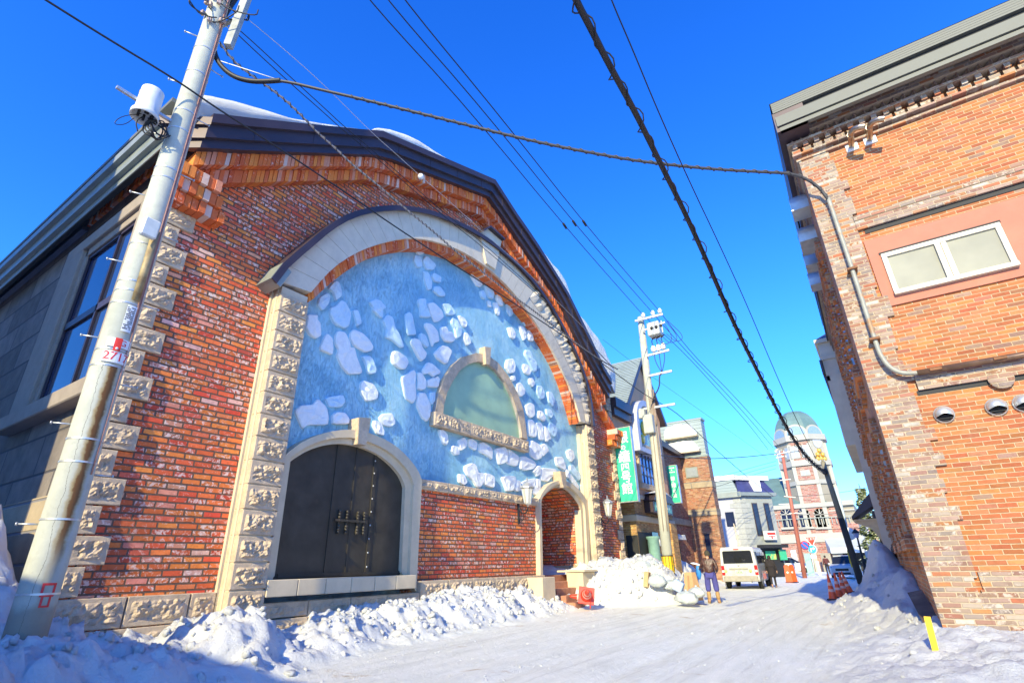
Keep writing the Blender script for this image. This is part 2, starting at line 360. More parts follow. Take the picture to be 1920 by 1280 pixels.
# ================================================================== materials used on the hall
def loose_brick(name):
    t=NT(name); g=t.n('ShaderNodeNewGeometry'); r=g.outputs['Random Per Island']; P=g.outputs['Position']
    c=t.ramp(r,[(0,(.58,.11,.035)),(.2,(.70,.16,.04)),(.42,(.80,.24,.05)),(.62,(.64,.15,.05)),(.80,(.68,.27,.16)),(.94,(.70,.48,.38))],'CONSTANT')
    wv=t.noise(P,14,8,.72); k=t.m('DIVIDE',t.m('SUBTRACT',wv,t.m('ADD',.53,t.m('MULTIPLY',r,.12))),.1,clamp=True); c=t.mixc(t.m('MULTIPLY',k,.75),c,(.80,.62,.52))
    return t.fin(c,.85,t.bump(t.noise(P,28,7,.7),.8,.02),None,.3)
M['brick_loose']=loose_brick('soldier_course_brick')
def mural_mat():
    t=NT('blue_sea_paint'); P=t.pos(); n=t.noise(P,.55,9,.68,dist=.8)
    c=t.ramp(n,[(.30,(.18,.42,.58)),(.46,(.30,.58,.73)),(.60,(.42,.69,.79)),(.78,(.55,.80,.86))])
    s=t.n('ShaderNodeMapping'); s.inputs['Scale'].default_value=(1,2.2,.5); s.inputs['Rotation'].default_value=(radians(18),0,0); t.l(P,s.inputs[0])
    br=t.noise(s.outputs[0],3.2,9,.75); c=t.mixc(t.m('MULTIPLY',t.sm(br,.48,.70),.32),c,(.10,.31,.62))
    c=t.mixc(t.m('MULTIPLY',t.sm(t.noise(s.outputs[0],7,8,.75),.56,.7),.35),c,(.50,.74,.88))
    tool=t.sm(t.noise(s.outputs[0],16,6,.8),.5,.62)
    return t.fin(c,.8,t.bump(t.m('ADD',tool,t.noise(P,5,8,.7)),.75,.02),None,.3)
M['mural']=mural_mat()
def floe_mat(name,c0,c1):
    t=NT(name); P=t.pos(); n=t.noise(P,4.5,8,.7,dist=1.5); c=t.ramp(n,[(.35,c0),(.65,c1)])
    return t.fin(c,.7,t.bump(t.m('ADD',n,t.m('MULTIPLY',t.noise(P,14,6,.7),.4)),.8,.045),None,.3)
M['floe']=floe_mat('white_floe_plaster',(.80,.84,.84),(.93,.94,.92)); M['floe_blue']=floe_mat('pale_blue_floe_plaster',(.50,.72,.86),(.66,.82,.90))
M['pane_green']=plain('sea_green_panel',(.34,.52,.34),.5,0,.14,1.2,.15,.003,dirt=((.20,.34,.23),.60,.5))
M['door_black']=plain('black_painted_steel_door',(.055,.048,.036),.5,.2,.25,3,.25,.004,dirt=((.09,.06,.035),.6,.5))
M['step']=plain('red_brown_step_tile',(.42,.19,.11),.8,0,.25,5,.5,.01)
M['glass_dark']=plain('dark_blue_window_glass',(.02,.03,.07),.06,.1,.3,1,.02,.001)
def snow_mat(name,tint=(.75,.76,.76)):
    t=NT(name); P=t.pos(); n=t.noise(P,1.3,8,.6); c=t.ramp(n,[(.3,tuple(x*.93 for x in tint)),(.7,tint)])
    h=t.m('ADD',t.m('MULTIPLY',t.noise(P,9,10,.8),1.0),t.m('MULTIPLY',t.noise(P,45,6,.8),.45))
    m=t.fin(c,.75,t.bump(h,1.0,.06),None,.25)
    return m
M['snow']=snow_mat('snow')
# ================================================================== arched brick hall
HX=-10.0; HL=3.14; HR=23.95; MX=-10.1
hall=empty('brick_hall',(HX,13.5,0),'large gabled red brick hall with blue ice floe mural under a stone arch','building')
def rough(mb,y0,y1,z0,z1,X,dep=.05,back=.25,mar=.065,ny=7,nz=5,face='x'):
    """rock-faced block: flat drafted margin round a hewn centre. face 'x': looks to +X, 'y': looks to -Y"""
    ny=max(3,min(20,int((y1-y0)/.042))); nz=max(3,min(14,int((z1-z0)/.042)))
    def P(a,b,d): return (X+d,a,b) if face=='x' else (a,X-d,b)
    vs=[];fs=[];my=min(mar,(y1-y0)*.22); mz=min(mar,(z1-z0)*.22)
    ys=[y0,y0+.012]+[y0+my+(y1-y0-2*my)*i/ny for i in range(ny+1)]+[y1-.012,y1]
    zs=[z0,z0+.012]+[z0+mz+(z1-z0-2*mz)*i/nz for i in range(nz+1)]+[z1-.012,z1]
    A=len(ys);B=len(zs)
    for i,a in enumerate(ys):
        for j,b in enumerate(zs):
            e=i in (0,A-1) or j in (0,B-1); m=i in (1,2,A-2,A-3) or j in (1,2,B-2,B-3)
            d=-.015 if e else (0 if m else dep*(.55+.9*noise.fractal(Vector((a*4,b*4,X*3)),.7,2.2,3)+1.5*noise.fractal(Vector((a*13,b*13,X*3)),.7,2.2,3)))
            vs.append(P(a,b,d))
    for i in range(A-1):
        for j in range(B-1): fs.append((i*B+j,(i+1)*B+j,(i+1)*B+j+1,i*B+j+1))
    k=len(vs)
    for a,b in ((y0,z0),(y1,z0),(y1,z1),(y0,z1)): vs.append(P(a,b,-back))
    ring=[[i*B for i in range(A)],[(A-1)*B+j for j in range(B)],[i*B+B-1 for i in range(A)][::-1],[j for j in range(B)][::-1]]
    for q,r in enumerate(ring): fs.append(tuple(r)+(k+(q+1)%4,k+q))
    mb.add(vs,fs,False)
# traced profile of the fascia (top and bottom edge), at its front
FT=[(380,216),(443,223.6),(537.6,233),(660,245),(713,249),(924.6,339),(964,400),(1000,451),(1062,550),(1107,640),(1124,680),(1152,726)]
FB=[(379.5,273.4),(477.5,279.4),(560,282.5),(660,286.3),(719.5,288.7),(920.6,366.5),(944,400),(985,460),(1056,565),(1088,640),(1110,681),(1146,745)]
FX=-9.25
ft=[(onX(a,b,FX).y,onX(a,b,FX).z) for a,b in FT]; fb=[(onX(a,b,FX).y,onX(a,b,FX).z) for a,b in FB]
def lin(L,y):
    if y<=L[0][0]: i=1
    else:
        i=1
        while i<len(L)-1 and L[i][0]<y: i+=1
    (a,b),(c,d)=L[i-1],L[i]
    return b+(d-b)*(y-a)/(c-a)
Y0=fb[0][0]; Y1=fb[-1][0]
K=[ft[0][0],ft[4][0],ft[5][0],ft[8][0],ft[-1][0]]
ys=sorted(set([Y0,Y1]+K+[Y0+(Y1-Y0)*i/24 for i in range(25)])); ys=[y for y in ys if Y0<=y<=Y1]
wob=lambda L,n: L
top=[(y,lin(ft,y)) for y in ys]; bot=[(y,lin(fb,y)) for y in ys]
mid=lambda f:[(y,t[1]*(1-f)+b[1]*f) for y,t,b in zip(ys,top,bot)]
f1=MB()
f1.band(mid(0),mid(.30),-9.9,FX+.12); f1.band(mid(.30),mid(.72),-9.9,FX+.02); f1.band(mid(.72),mid(1.0),-9.9,FX-.08)
jy=Y0+.9
while jy<Y1-.3:                                # sheet joints of the trim
    a,b=lin(ft,jy),lin(fb,jy); f1.bar((FX+.025,jy,a*.70+b*.30),(FX+.025,jy,a*.28+b*.72),.018,.012,(1,0,0)); jy+=1.35
# fascia carried round the corner along the side eave
zt,zb=ft[0][1],fb[0][1]; f1.cur=1; EY=2.66
for a,b,d in ((0,.30,.12),(.30,.72,.02),(.72,1.0,-.08)):
    za_,zb_q=zt*(1-b)+zb*b+.004,zt*(1-a)+zb*a; f1.cur=1; f1.box(-44,-9.95,EY-d,EY+.1,za_,zb_q); f1.cur=0; f1.prism([(FX+d-.001,Y0-.001),(-9.949,EY-d),(-9.949,EY+.1),(FX-.3,Y0-.001)],'z',za_,zb_q)
f1.build('fascia',[M['metal_dark'],M['metal_grey']],hall)
roof=MB()
roof.band([(y,z-.01) for y,z in top],[(y,z-.45) for y,z in top],-44,-9.4); roof.box(-44,-10.0,EY+.02,HL+.6,10.22,10.32); roof.box(-44,-9.9,EY+.101,HL+.02,zt-.12,zt-.02); roof.build('roof',M['metal_eave'],hall)
# brick wall with the arch cut out
OUT=[(90,425),(150,340),(290,225),(400,130),(520,60),(650,25),(800,15),(950,35),(1080,80),(1250,165),(1385,265),(1500,370),(1600,490),(1700,650),(1800,850),(1870,1050),(1890,1245)]
INN=[(308,500),(370,425),(450,345),(600,255),(800,200),(900,197),(1000,215),(1150,265),(1330,385),(1500,570),(1650,800),(1780,1080),(1815,1220)]
MUR=[(310,548),(335,530),(420,450),(550,350),(700,275),(880,240),(1050,260),(1200,330),(1350,450),(1500,590),(1620,760),(1730,960),(1808,1230)]
PX=-9.6
oc=resample(smooth(zX(OUT,480,380,2.977,PX),2),41); ic=resample(smooth(zX(INN,480,380,2.977,PX),2),41); mc=resample(smooth(zX(MUR,480,380,2.977,PX),2),160)
PL0,PL1=5.50,6.20; PR0,PR1=19.6,20.8
SP=(oc[0][1]+oc[-1][1])/2
w=MB()
inset=[(y+(.25 if y<13 else -.25),z-.2) for y,z in oc]
roofl=[(y,z) for y,z in bot if HL+.05<y<HR-.05]
outline=[(HL,.0),(PL0+.2,.0),(PL0+.2,inset[0][1]-.3)]+inset+[(PR1-.2,inset[-1][1]-.3),(PR1-.2,0),(HR,0),(HR,lin(fb,HR)+.2)]+[(y,z+.2) for y,z in roofl[::-1]]+[(HL,lin(fb,HL)+.2)]
w.prism(outline,'x',-10.45,HX); w.build('wall',M['brick'],hall)
# soldier courses that follow the eaves
sc=MB()
def soldiers(c,dz0,dz1,x0,x1,step=.092,y0=None,y1=None):
    y=(y0 or c[0][0])+.02
    while y<(y1 or c[-1][0])-.05:
        g=step*random.uniform(.86,.94); za,zb_=lin(c,y),lin(c,y+g); o=random.uniform(-.02,.02)
        sc.add([(xx,yy,zz) for xx in (x0,x1+o) for yy,zz in ((y,za-dz1+random.uniform(-.012,.012)),(y+g,zb_-dz1),(y+g,zb_-dz0),(y,za-dz0))],[(0,1,2,3),(4,5,6,7),(0,1,5,4),(1,2,6,5),(2,3,7,6),(3,0,4,7)])
        y+=step
soldiers(bot,-.05,.33,-9.98,-9.50); soldiers(bot,.345,.68,-9.99,-9.72,y0=HL+.25,y1=HR-.25)
# corbelled kneelers at both eaves
for base,sg in ((HL-.12,1),(HR+.12,-1)):
    zk=lin(bot,base+sg*.5)-.62
    for r,(l,x1) in enumerate(((1.05,-9.66),(.98,-9.58),(.80,-9.50))):
        for i in range(int(l/.13)):
            ya=base+sg*(i*.13); yb=ya+sg*.118; o=random.uniform(-.02,.03)
            drop=.0 if sg>0 else .0
            sc.box(-10.2,x1+o,min(ya,yb),max(ya,yb),zk-.78+r*.27+i*.0,zk-.78+r*.27+.255)
# side return of the corbel, down the eave
for r in range(3):
    for i in range(50):
        xa=-10.02-i*.093; sc.box(xa-.084,xa,HL-.06-r*0.06+random.uniform(-.015,.015),HL+.2,9.32+r*.31,9.32+r*.31+.295)
sc.build('brick_corbel',M['brick_loose'],hall)
# quoin stones
def quoins(ycorner,sg,z0,n):
    k=0
    while k<n:
        L=.52 if k%2==1 else .29; z=z0+k*.43
        m=MB(); a,b=(ycorner-.03,ycorner+L) if sg>0 else (ycorner-L,ycorner+.03)
        rough(m,a,b,z+.012,z+.418,HX+.07,.035,.3)
        if sg>0: rough(m,-10.0-(.38 if k%2 else .62),-10.0+.068,z+.012,z+.418,HL-.06,.02,.2,face='y')
        m.build('quoin_stone',M['stone'],hall); k+=1
quoins(HL,1,1.02,20); quoins(HR,-1,1.02,20)
# pilasters with rock-faced blocks
rc0=onX(1104,852,PX).y; rc1=onX(1116.5,852,PX).y
for nm,(c,d) in (('l',(5.50,6.17)),('r',(rc0,rc1))):
    m=MB(); top_=7.05 if nm=='l' else 6.9
    m.cur=1; m.box(-10.25,PX-.035,c+.012,d-.012,0,top_); m.box(-10.2,-9.93,c-.035,d+.035,0,top_); m.box(-9.80,-9.74,c-.012,d+.012,0,top_)
    m.cur=0
    z=.12
    while z<top_-.3:
        rough(m,c+(.0),d+.02,z+.012,z+.44,PX,.05,.3); z+=.452
    m.build('pilaster',[M['stone'],M['stone_smooth']],hall)
# voussoirs of the arch hood
v=MB(); n=len(oc)
for i in range(0,n-1):
    for (A0,A1,B0,B1) in ((oc[i],oc[i+1],ic[i],ic[i+1]),):
        g=.012
        q=[tuple(A0[k]+(A1[k]-A0[k])*g for k in (0,1)),tuple(A1[k]-(A1[k]-A0[k])*g for k in (0,1)),tuple(B1[k]-(B1[k]-B0[k])*g for k in (0,1)),tuple(B0[k]+(B1[k]-B0[k])*g for k in (0,1))]
        right=i>n*.62
        if not right: v.prism(q,'x',-10.15,PX+.0)
        else:
            lerp=lambda a,b,t:(a[0]+(b[0]-a[0])*t,a[1]+(b[1]-a[1])*t)
            v.prism([lerp(q[3],q[0],.36),lerp(q[2],q[1],.36),q[2],q[3]],'x',-10.15,PX-.02)
            N=5; vs=[];fs=[]
            for s_ in range(N+1):
                for t_ in range(N+1):
                    p=lerp(lerp(q[3],q[0],.38+.62*s_/N),lerp(q[2],q[1],.38+.62*s_/N),t_/N)
                    e=s_ in (0,N) or t_ in (0,N); vs.append((PX-.02+(0 if e else .05+.10*noise.fractal(Vector((p[0]*3,p[1]*3,7)),.8,2.2,4)),p[0],p[1]))
            fs=[(a*(N+1)+b,(a+1)*(N+1)+b,(a+1)*(N+1)+b+1,a*(N+1)+b+1) for a in range(N) for b in range(N)]
            v.add(vs,fs)
            v.prism([lerp(q[3],q[0],.38),lerp(q[2],q[1],.38),q[1],q[0]],'x',-10.15,PX-.045)
v.cur=1; v.band([(y,z-.02) for y,z in oc],[(y,z+.02) for y,z in ic],-10.2,PX-.03)
v.build('arch_hood',[M['stone_pale'],M['grout']],hall)
key=MB(); kp=zX([(425,190),(497,150),(640,275),(578,560),(490,500)],820,400,5.333,PX+.06); key.prism(kp,'x',-10.1,PX+.08); key.build('keystone',M['stone_pale'],hall)
occ=resample(smooth(zX(OUT,480,380,2.977,PX+.16),2),41); cp=MB(); oc2=[]
for i,(y,z) in enumerate(oc):
    a=oc[max(0,i-1)];b=oc[min(n-1,i+1)]; t=Vector((b[0]-a[0],b[1]-a[1])).normalized(); oc2.append((y-t.y*.02+ -t.y*0,z+t.x*.02)) 
oc_=oc; oc=occ; off=lambda d:[(oc[i][0]-(Vector((oc[min(n-1,i+1)][0]-oc[max(0,i-1)][0],oc[min(n-1,i+1)][1]-oc[max(0,i-1)][1])).normalized().y)*d, oc[i][1]+(Vector((oc[min(n-1,i+1)][0]-oc[max(0,i-1)][0],oc[min(n-1,i+1)][1]-oc[max(0,i-1)][1])).normalized().x)*d) for i in range(n)]
cp.band(off(.02),off(-.05),-10.1,PX+.17); cp.band(off(-.05),off(-.13),PX+.12,PX+.168)
cp.cur=1; cp.band(off(.03)[:2],off(-.24)[:2],-10.05,PX+.15); cp.cur=0
kt=[kp[0],kp[1],kp[2]]; cp.band([(y,z+.06) for y,z in kt],[(y,z-.02) for y,z in kt],-10.1,PX+.24)
cp.build('arch_coping',[M['metal_dark'],M['metal_grey']],hall); oc=oc_
# ring of header bricks inside the hood
rb=MB(); ics=resample(ic,160)
for i in range(159):
    A0,A1,B0,B1=ics[i],ics[i+1],mc[i],mc[i+1]; g=.06; o=random.uniform(-.012,.012)
    q=[tuple(A0[k]+(A1[k]-A0[k])*g for k in (0,1)),tuple(A1[k]-(A1[k]-A0[k])*g for k in (0,1)),tuple(B1[k]-(B1[k]-B0[k])*g for k in (0,1)),tuple(B0[k]+(B1[k]-B0[k])*g for k in (0,1))]
    rb.prism(q,'x',-10.25,PX-.10+o)
rb.build('brick_ring',M['brick_loose'],hall)
# ------------------------------------------------------------------ door openings (traced)
DX=-9.82
BDo=zX([(60,890),(143,185),(170,160),(240,112),(340,75),(430,63),(490,66),(560,85),(640,120),(700,165),(755,225),(785,272),(797,310),(770,842)],480,780,2.56,DX)
BDi=zX([(105,765),(178,215),(200,198),(260,162),(330,138),(400,128),(460,131),(530,148),(600,180),(655,222),(700,272),(720,310),(729,340),(712,747)],480,780,2.56,DX)
SDo=zX([(60,990),(50,340),(62,300),(100,240),(150,200),(200,180),(240,175),(290,188),(340,218),(390,265),(425,310),(445,350),(455,420),(478,950)],1000,860,4.414,DX)
SDi=zX([(97,1000),(80,350),(92,320),(115,295),(150,262),(185,240),(220,231),(260,238),(300,260),(340,300),(375,350),(400,385),(410,420),(436,935)],1000,860,4.414,DX)
BDo[0]=(BDo[1][0],1.0); BDi[0]=(BDi[1][0]+.02,BDi[0][1])
m=MB()
def step_frame(mb,O,I,front):                    # moulded stone frame: two steps
    mids=[(a[0]*.42+b[0]*.58,a[1]*.42+b[1]*.58) for a,b in zip(O,I)]
    mb.band(O,mids,-10.15,front); mb.band(mids,I,-10.2,front-.09)
def dsm(L): return [L[0]]+smooth(L[1:-1],1)+[L[-1]]
BDo,BDi,SDo,SDi=[dsm(q) for q in (BDo,BDi,SDo,SDi)]
step_frame(m,BDo,BDi,DX); m.build('door_surround',M['stone_smooth'],hall)
m=MB(); step_frame(m,SDo,SDi,DX); m.build('doorway_surround',M['stone_smooth'],hall)
k1=MB(); k1.prism(zX([(497,5),(550,10),(527,140),(492,132)],480,780,2.56,DX+.12),'x',-10.1,DX+.14); k1.build('keystone',M['stone'],hall)
k2=MB(); k2.prism(zX([(222,100),(268,106),(276,235),(250,236)],1000,860,4.414,DX+.12),'x',-10.1,DX+.12); k2.build('keystone',M['stone'],hall)
# ------------------------------------------------------------------ mural
mi=[(y+(.25 if y<9 else (-.25 if y>17 else 0))*0,z+.12) for y,z in resample(mc,40)]
yl=BDi[0][0]
pts=[(5.85,3.2),(BDi[1][0]-.1,3.2)]
pts=[(5.85,3.2),(SDi[1][0]-.06,3.2)]+[(y,z+.05) for y,z in SDi[1:-1]]+[(SDi[-1][0]+.06,.9),(20.2,.9)]+[(20.25,mi[-1][1])]+mi[::-1]+[(5.85,mi[0][1])]
mural=MB(); mural.prism(pts,'x',MX-.12,MX); mural=mural.build('mural',M['mural'],hall,'blue sea mural with white relief ice floes')
Z4=(480,380,2.977); Z5=(560,460,4.92); Z6=(740,520,4.57); Z7=(820,740,6.62); Z8=(930,500,4.265); ZA=(820,400,5.333)
FL=[
(Z5,1,[(340,320),(380,340),(408,460),(350,508),(328,430),(278,392)]),
(Z5,1,[(270,435),(298,460),(280,540),(225,602),(178,545),(200,475)]),
(Z5,1,[(395,500),(440,525),(490,630),(470,740),(430,765),(340,725),(290,630),(300,570),(355,548)]),
(Z5,0,[(90,635),(180,640),(175,680),(205,715),(213,830),(165,858),(105,820),(70,760),(82,700)]),
(Z5,0,[(265,802),(318,855),(325,960),(315,1008),(195,955)]),
(Z5,0,[(370,783),(435,800),(478,890),(480,940),(520,940),(545,1040),(590,1150),(585,1180),(470,1188),(400,1110),(358,1010),(375,960),(345,900),(345,830)]),
(Z5,0,[(512,770),(600,810),(665,880),(695,935),(680,968),(625,985),(520,925),(482,850),(485,800)]),
(Z5,1,[(590,1018),(660,1015),(690,1050),(720,1140),(715,1178),(660,1186),(640,1160),(625,1090)]),
(Z5,1,[(505,595),(552,592),(588,715),(545,745),(528,660)]),
(Z5,1,[(658,520),(710,490),(760,508),(813,575),(780,590),(778,665),(768,668),(690,600),(690,568)]),
(Z5,1,[(820,635),(870,655),(895,760),(935,820),(978,935),(950,942),(860,865),(810,850),(815,760),(783,685)]),
(Z5,0,[(880,972),(920,975),(1000,1030),(1018,1080),(990,1138),(945,1140),(870,1085),(865,1010)]),
(Z6,1,[(95,320),(130,290),(155,310),(192,480),(185,490),(118,492)]),
(Z6,1,[(215,178),(268,178),(270,240),(315,335),(300,342),(228,340),(222,260),(205,210)]),
(Z6,0,[(290,215),(345,210),(415,280),(430,335),(385,375),(350,380),(320,310)]),
(Z6,1,[(410,222),(475,226),(522,298),(515,320),(455,325)]),
(Z6,0,[(555,322),(600,345),(625,390),(618,425),(595,420),(555,355)]),
(Z6,1,[(495,340),(545,365),(583,450),(575,500),(535,528),(520,440),(490,390)]),
(Z6,0,[(400,425),(445,420),(460,460),(500,470),(525,530),(490,558),(435,545),(405,490)]),
(Z6,0,[(600,470),(630,475),(662,560),(625,585),(595,530)]),
(Z6,0,[(270,385),(320,395),(375,455),(390,545),(345,560),(330,592),(300,480),(265,415)]),
(Z6,1,[(225,472),(265,490),(298,580),(280,602),(235,560),(220,510)]),
(Z6,0,[(165,515),(215,530),(240,600),(280,650),(265,690),(235,717),(205,680),(145,555)]),
(Z6,0,[(410,580),(460,590),(500,630),(450,748),(370,695),(343,645)]),
(Z6,0,[(290,722),(335,740),(398,800),(395,822),(355,838),(340,852),(300,815),(255,830),(245,790)]),
(Z6,0,[(170,785),(188,820),(183,920),(190,1030),(165,1080),(100,1035),(65,855),(120,820)]),
(Z6,0,[(205,808),(235,815),(275,880),(272,950),(240,965),(205,950),(210,890)]),
(Z6,0,[(285,880),(335,855),(345,865),(370,842),(390,870),(378,942),(290,935)]),
(Z6,1,[(305,982),(355,978),(352,1060),(325,1090),(308,1060)]),
(Z6,0,[(220,982),(270,985),(318,1100),(310,1195),(285,1235),(240,1200),(195,1095),(205,1010)]),
(Z4,0,[(600,990),(660,1010),(688,1060),(680,1095),(620,1108),(590,1060),(588,1010)]),
(Z4,0,[(350,1090),(400,1140),(412,1200),(405,1240),(290,1240),(262,1262),(220,1160),(255,1128),(320,1125)]),
(Z4,1,[(490,1068),(505,1110),(480,1140),(415,1140),(390,1085)]),
(Z4,0,[(450,1165),(500,1170),(525,1205),(522,1235),(430,1235),(428,1185)]),
(Z4,0,[(665,1210),(700,1225),(718,1275),(715,1300),(680,1290),(657,1240)]),
(Z4,0,[(715,1175),(765,1172),(783,1230),(760,1250),(715,1240),(690,1200)]),
(Z4,0,[(900,245),(940,250),(945,280),(915,292),(896,270)]),
(Z4,1,[(892,290),(925,300),(935,355),(905,362),(885,320)]),
(Z4,1,[(955,292),(1010,345),(995,375),(955,372),(932,320)]),
(Z4,1,[(940,380),(965,385),(988,435),(985,480),(965,488),(945,430)]),
(Z4,1,[(995,388),(1038,415),(1035,445),(1000,438),(985,410)]),
(Z4,1,[(1000,465),(1030,465),(1060,510),(1055,522),(1025,520),(993,490)]),
(ZA,1,[(250,470),(285,455),(325,520),(325,575),(290,565),(248,520)]),
(ZA,1,[(315,500),(345,485),(385,545),(350,580),(330,560)]),
(ZA,0,[(350,598),(400,590),(445,640),(458,710),(440,735),(400,720),(342,625)]),
(ZA,1,[(480,700),(530,710),(575,800),(560,858),(520,840),(480,740)]),
(ZA,1,[(432,775),(465,765),(490,820),(480,860),(445,835)]),
(ZA,0,[(600,790),(640,830),(662,925),(630,920),(590,850)]),
(ZA,0,[(508,865),(540,880),(548,935),(515,925)]),
(ZA,0,[(565,885),(600,890),(635,965),(625,1022),(590,995)]),
(ZA,1,[(625,745),(665,760),(690,815),(670,825)]),
(ZA,1,[(710,830),(760,850),(795,930),(785,970),(745,930),(705,860)]),
(ZA,1,[(695,900),(740,910),(770,1000),(740,1030),(705,980)]),
(ZA,1,[(860,1030),(895,1045),(915,1110),(895,1130),(860,1090)]),
(ZA,0,[(820,1120),(860,1125),(895,1200),(890,1250),(870,1270),(850,1210)]),
(ZA,0,[(905,1165),(940,1170),(962,1250),(955,1280),(915,1265)]),
(ZA,0,[(708,1140),(750,1135),(790,1200),(775,1258),(735,1235)]),
(Z8,1,[(240,662),(275,665),(300,730),(330,760),(330,835),(305,840),(265,760),(232,700)]),
(Z8,0,[(90,740),(140,732),(158,790),(150,845),(110,855),(78,800)]),
(Z8,0,[(225,775),(260,780),(290,830),(275,865),(235,850),(220,810)]),
(Z8,0,[(128,870),(155,868),(160,905),(140,915),(125,895)]),
(Z8,0,[(270,890),(295,888),(315,935),(295,962),(270,930)]),
(Z8,0,[(170,930),(205,925),(238,980),(235,1015),(205,1040),(175,990)]),
(Z8,1,[(330,950),(370,950),(395,1005),(390,1050),(360,1058),(328,1000)]),
(Z8,1,[(415,995),(450,1000),(475,1070),(460,1118),(425,1080)]),
(Z7,0,[(1160,92),(1210,120),(1220,250),(1175,288),(1120,240),(1100,130)]),
(Z7,0,[(1265,195),(1300,200),(1350,280),(1335,330),(1250,280)]),
(Z7,1,[(1350,170),(1415,180),(1445,240),(1415,292),(1365,245)]),
(Z7,0,[(1130,310),(1190,305),(1240,410),(1235,520),(1200,525),(1140,505)]),
(Z7,0,[(1240,340),(1305,345),(1340,500),(1335,560),(1275,555),(1255,460)]),
(Z7,0,[(1345,380),(1370,410),(1425,545),(1390,555),(1375,580),(1350,570),(1335,450)]),
(Z7,1,[(1400,345),(1460,360),(1500,430),(1480,510),(1450,520),(1400,470),(1382,420)]),
(Z7,0,[(1170,555),(1280,615),(1300,660),(1305,780),(1245,810),(1170,760),(1145,650)]),
(Z7,0,[(1290,620),(1345,600),(1395,690),(1320,762),(1305,740)]),
(Z7,0,[(25,430),(70,425),(130,490),(140,580),(120,625),(80,600),(40,500)]),
(Z7,0,[(192,625),(270,640),(280,740),(225,748),(175,690)]),
(Z7,0,[(270,560),(345,520),(375,580),(370,645),(300,695),(280,620)]),
(Z7,0,[(390,545),(440,540),(505,590),(495,680),(470,685),(405,640)]),
(Z7,0,[(530,595),(575,580),(640,620),(695,680),(690,805),(640,760),(525,700)]),
(Z7,0,[(720,665),(840,635),(885,700),(875,830),(790,865),(765,855),(735,740)]),
(Z7,0,[(885,665),(930,690),(1030,770),(1000,890),(870,855),(905,740)]),
(Z7,0,[(1040,760),(1090,755),(1210,820),(1240,865),(1200,920),(1090,940),(1030,910)]),
(Z7,0,[(1250,875),(1285,880),(1290,975),(1240,1012),(1220,970),(1190,950)]),
(Z7,0,[(1295,900),(1480,915),(1515,990),(1430,1015),(1380,1080),(1290,1060)]),
(Z7,0,[(1470,770),(1560,765),(1585,830),(1605,900),(1590,940),(1490,880)]),
(Z7,0,[(1610,700),(1650,670),(1690,690),(1708,780),(1665,835),(1630,780)]),
(Z7,0,[(1600,920),(1640,930),(1630,1040),(1600,1010)]),
(Z7,1,[(1650,870),(1700,870),(1720,920),(1780,970),(1785,1040),(1760,1065),(1700,1000),(1650,930)]),
(Z7,0,[(1655,965),(1730,1070),(1770,1140),(1760,1180),(1690,1100),(1640,1020)]),
(Z7,1,[(1790,1100),(1835,1130),(1835,1230),(1800,1200)]),
(Z7,0,[(270,980),(340,985),(382,1085),(335,1122),(275,1080)]),
(Z7,0,[(350,880),(430,842),(480,860),(520,970),(580,960),(600,1060),(545,1145),(500,1150),(440,1050),(380,1000),(345,930)]),
(Z7,0,[(590,970),(650,975),(710,1010),(720,1080),(705,1152),(640,1140),(590,1105)]),
(Z7,0,[(815,1015),(870,1000),(975,1010),(985,1060),(950,1190),(870,1200),(840,1120),(810,1050)]),
(Z7,0,[(985,1050),(1040,1065),(1050,1190),(990,1200),(960,1170)]),
(Z7,0,[(1060,1080),(1130,1045),(1240,1030),(1215,1180),(1150,1170),(1110,1130),(1060,1130)]),
(Z7,0,[(1250,1040),(1290,1045),(1290,1160),(1240,1250),(1165,1210),(1230,1130)]),
]
for (z,bl,L) in FL[:99]:
    th=random.uniform(.06,.10); P=zX(L,z[0],z[1],z[2],MX+.08); nP=len(P)
    P=[q_ for i_ in range(nP) for q_ in (tuple(P[i_][c_]*.86+P[i_-1][c_]*.14 for c_ in (0,1)),tuple(P[i_][c_]*.86+P[(i_+1)%nP][c_]*.14 for c_ in (0,1)))]; nP=len(P); cy=sum(p[0] for p in P)/nP; cz=sum(p[1] for p in P)/nP
    m=MB(); vs=[(MX-.01,y,zz) for y,zz in P]+[(MX+th*.8,cy+(y-cy)*.985,cz+(zz-cz)*.985) for y,zz in P]
    vs+=[(MX+th+.014*noise.noise(Vector((y*3,zz*3,2))),cy+(y-cy)*.90,cz+(zz-cz)*.92) for y,zz in P]
    vs+=[(MX+th+.028*noise.noise(Vector((y*4,zz*4,5))),cy+(y-cy)*.5,cz+(zz-cz)*.5) for y,zz in P]+[(MX+th+.02,cy,cz)]
    fs=[(r*nP+i,r*nP+(i+1)%nP,(r+1)*nP+(i+1)%nP,(r+1)*nP+i) for r in range(3) for i in range(nP)]+[(3*nP+i,3*nP+(i+1)%nP,4*nP) for i in range(nP)]
    m.add(vs,fs); m.build('ice_floe',M['floe_blue' if bl else 'floe'],mural)
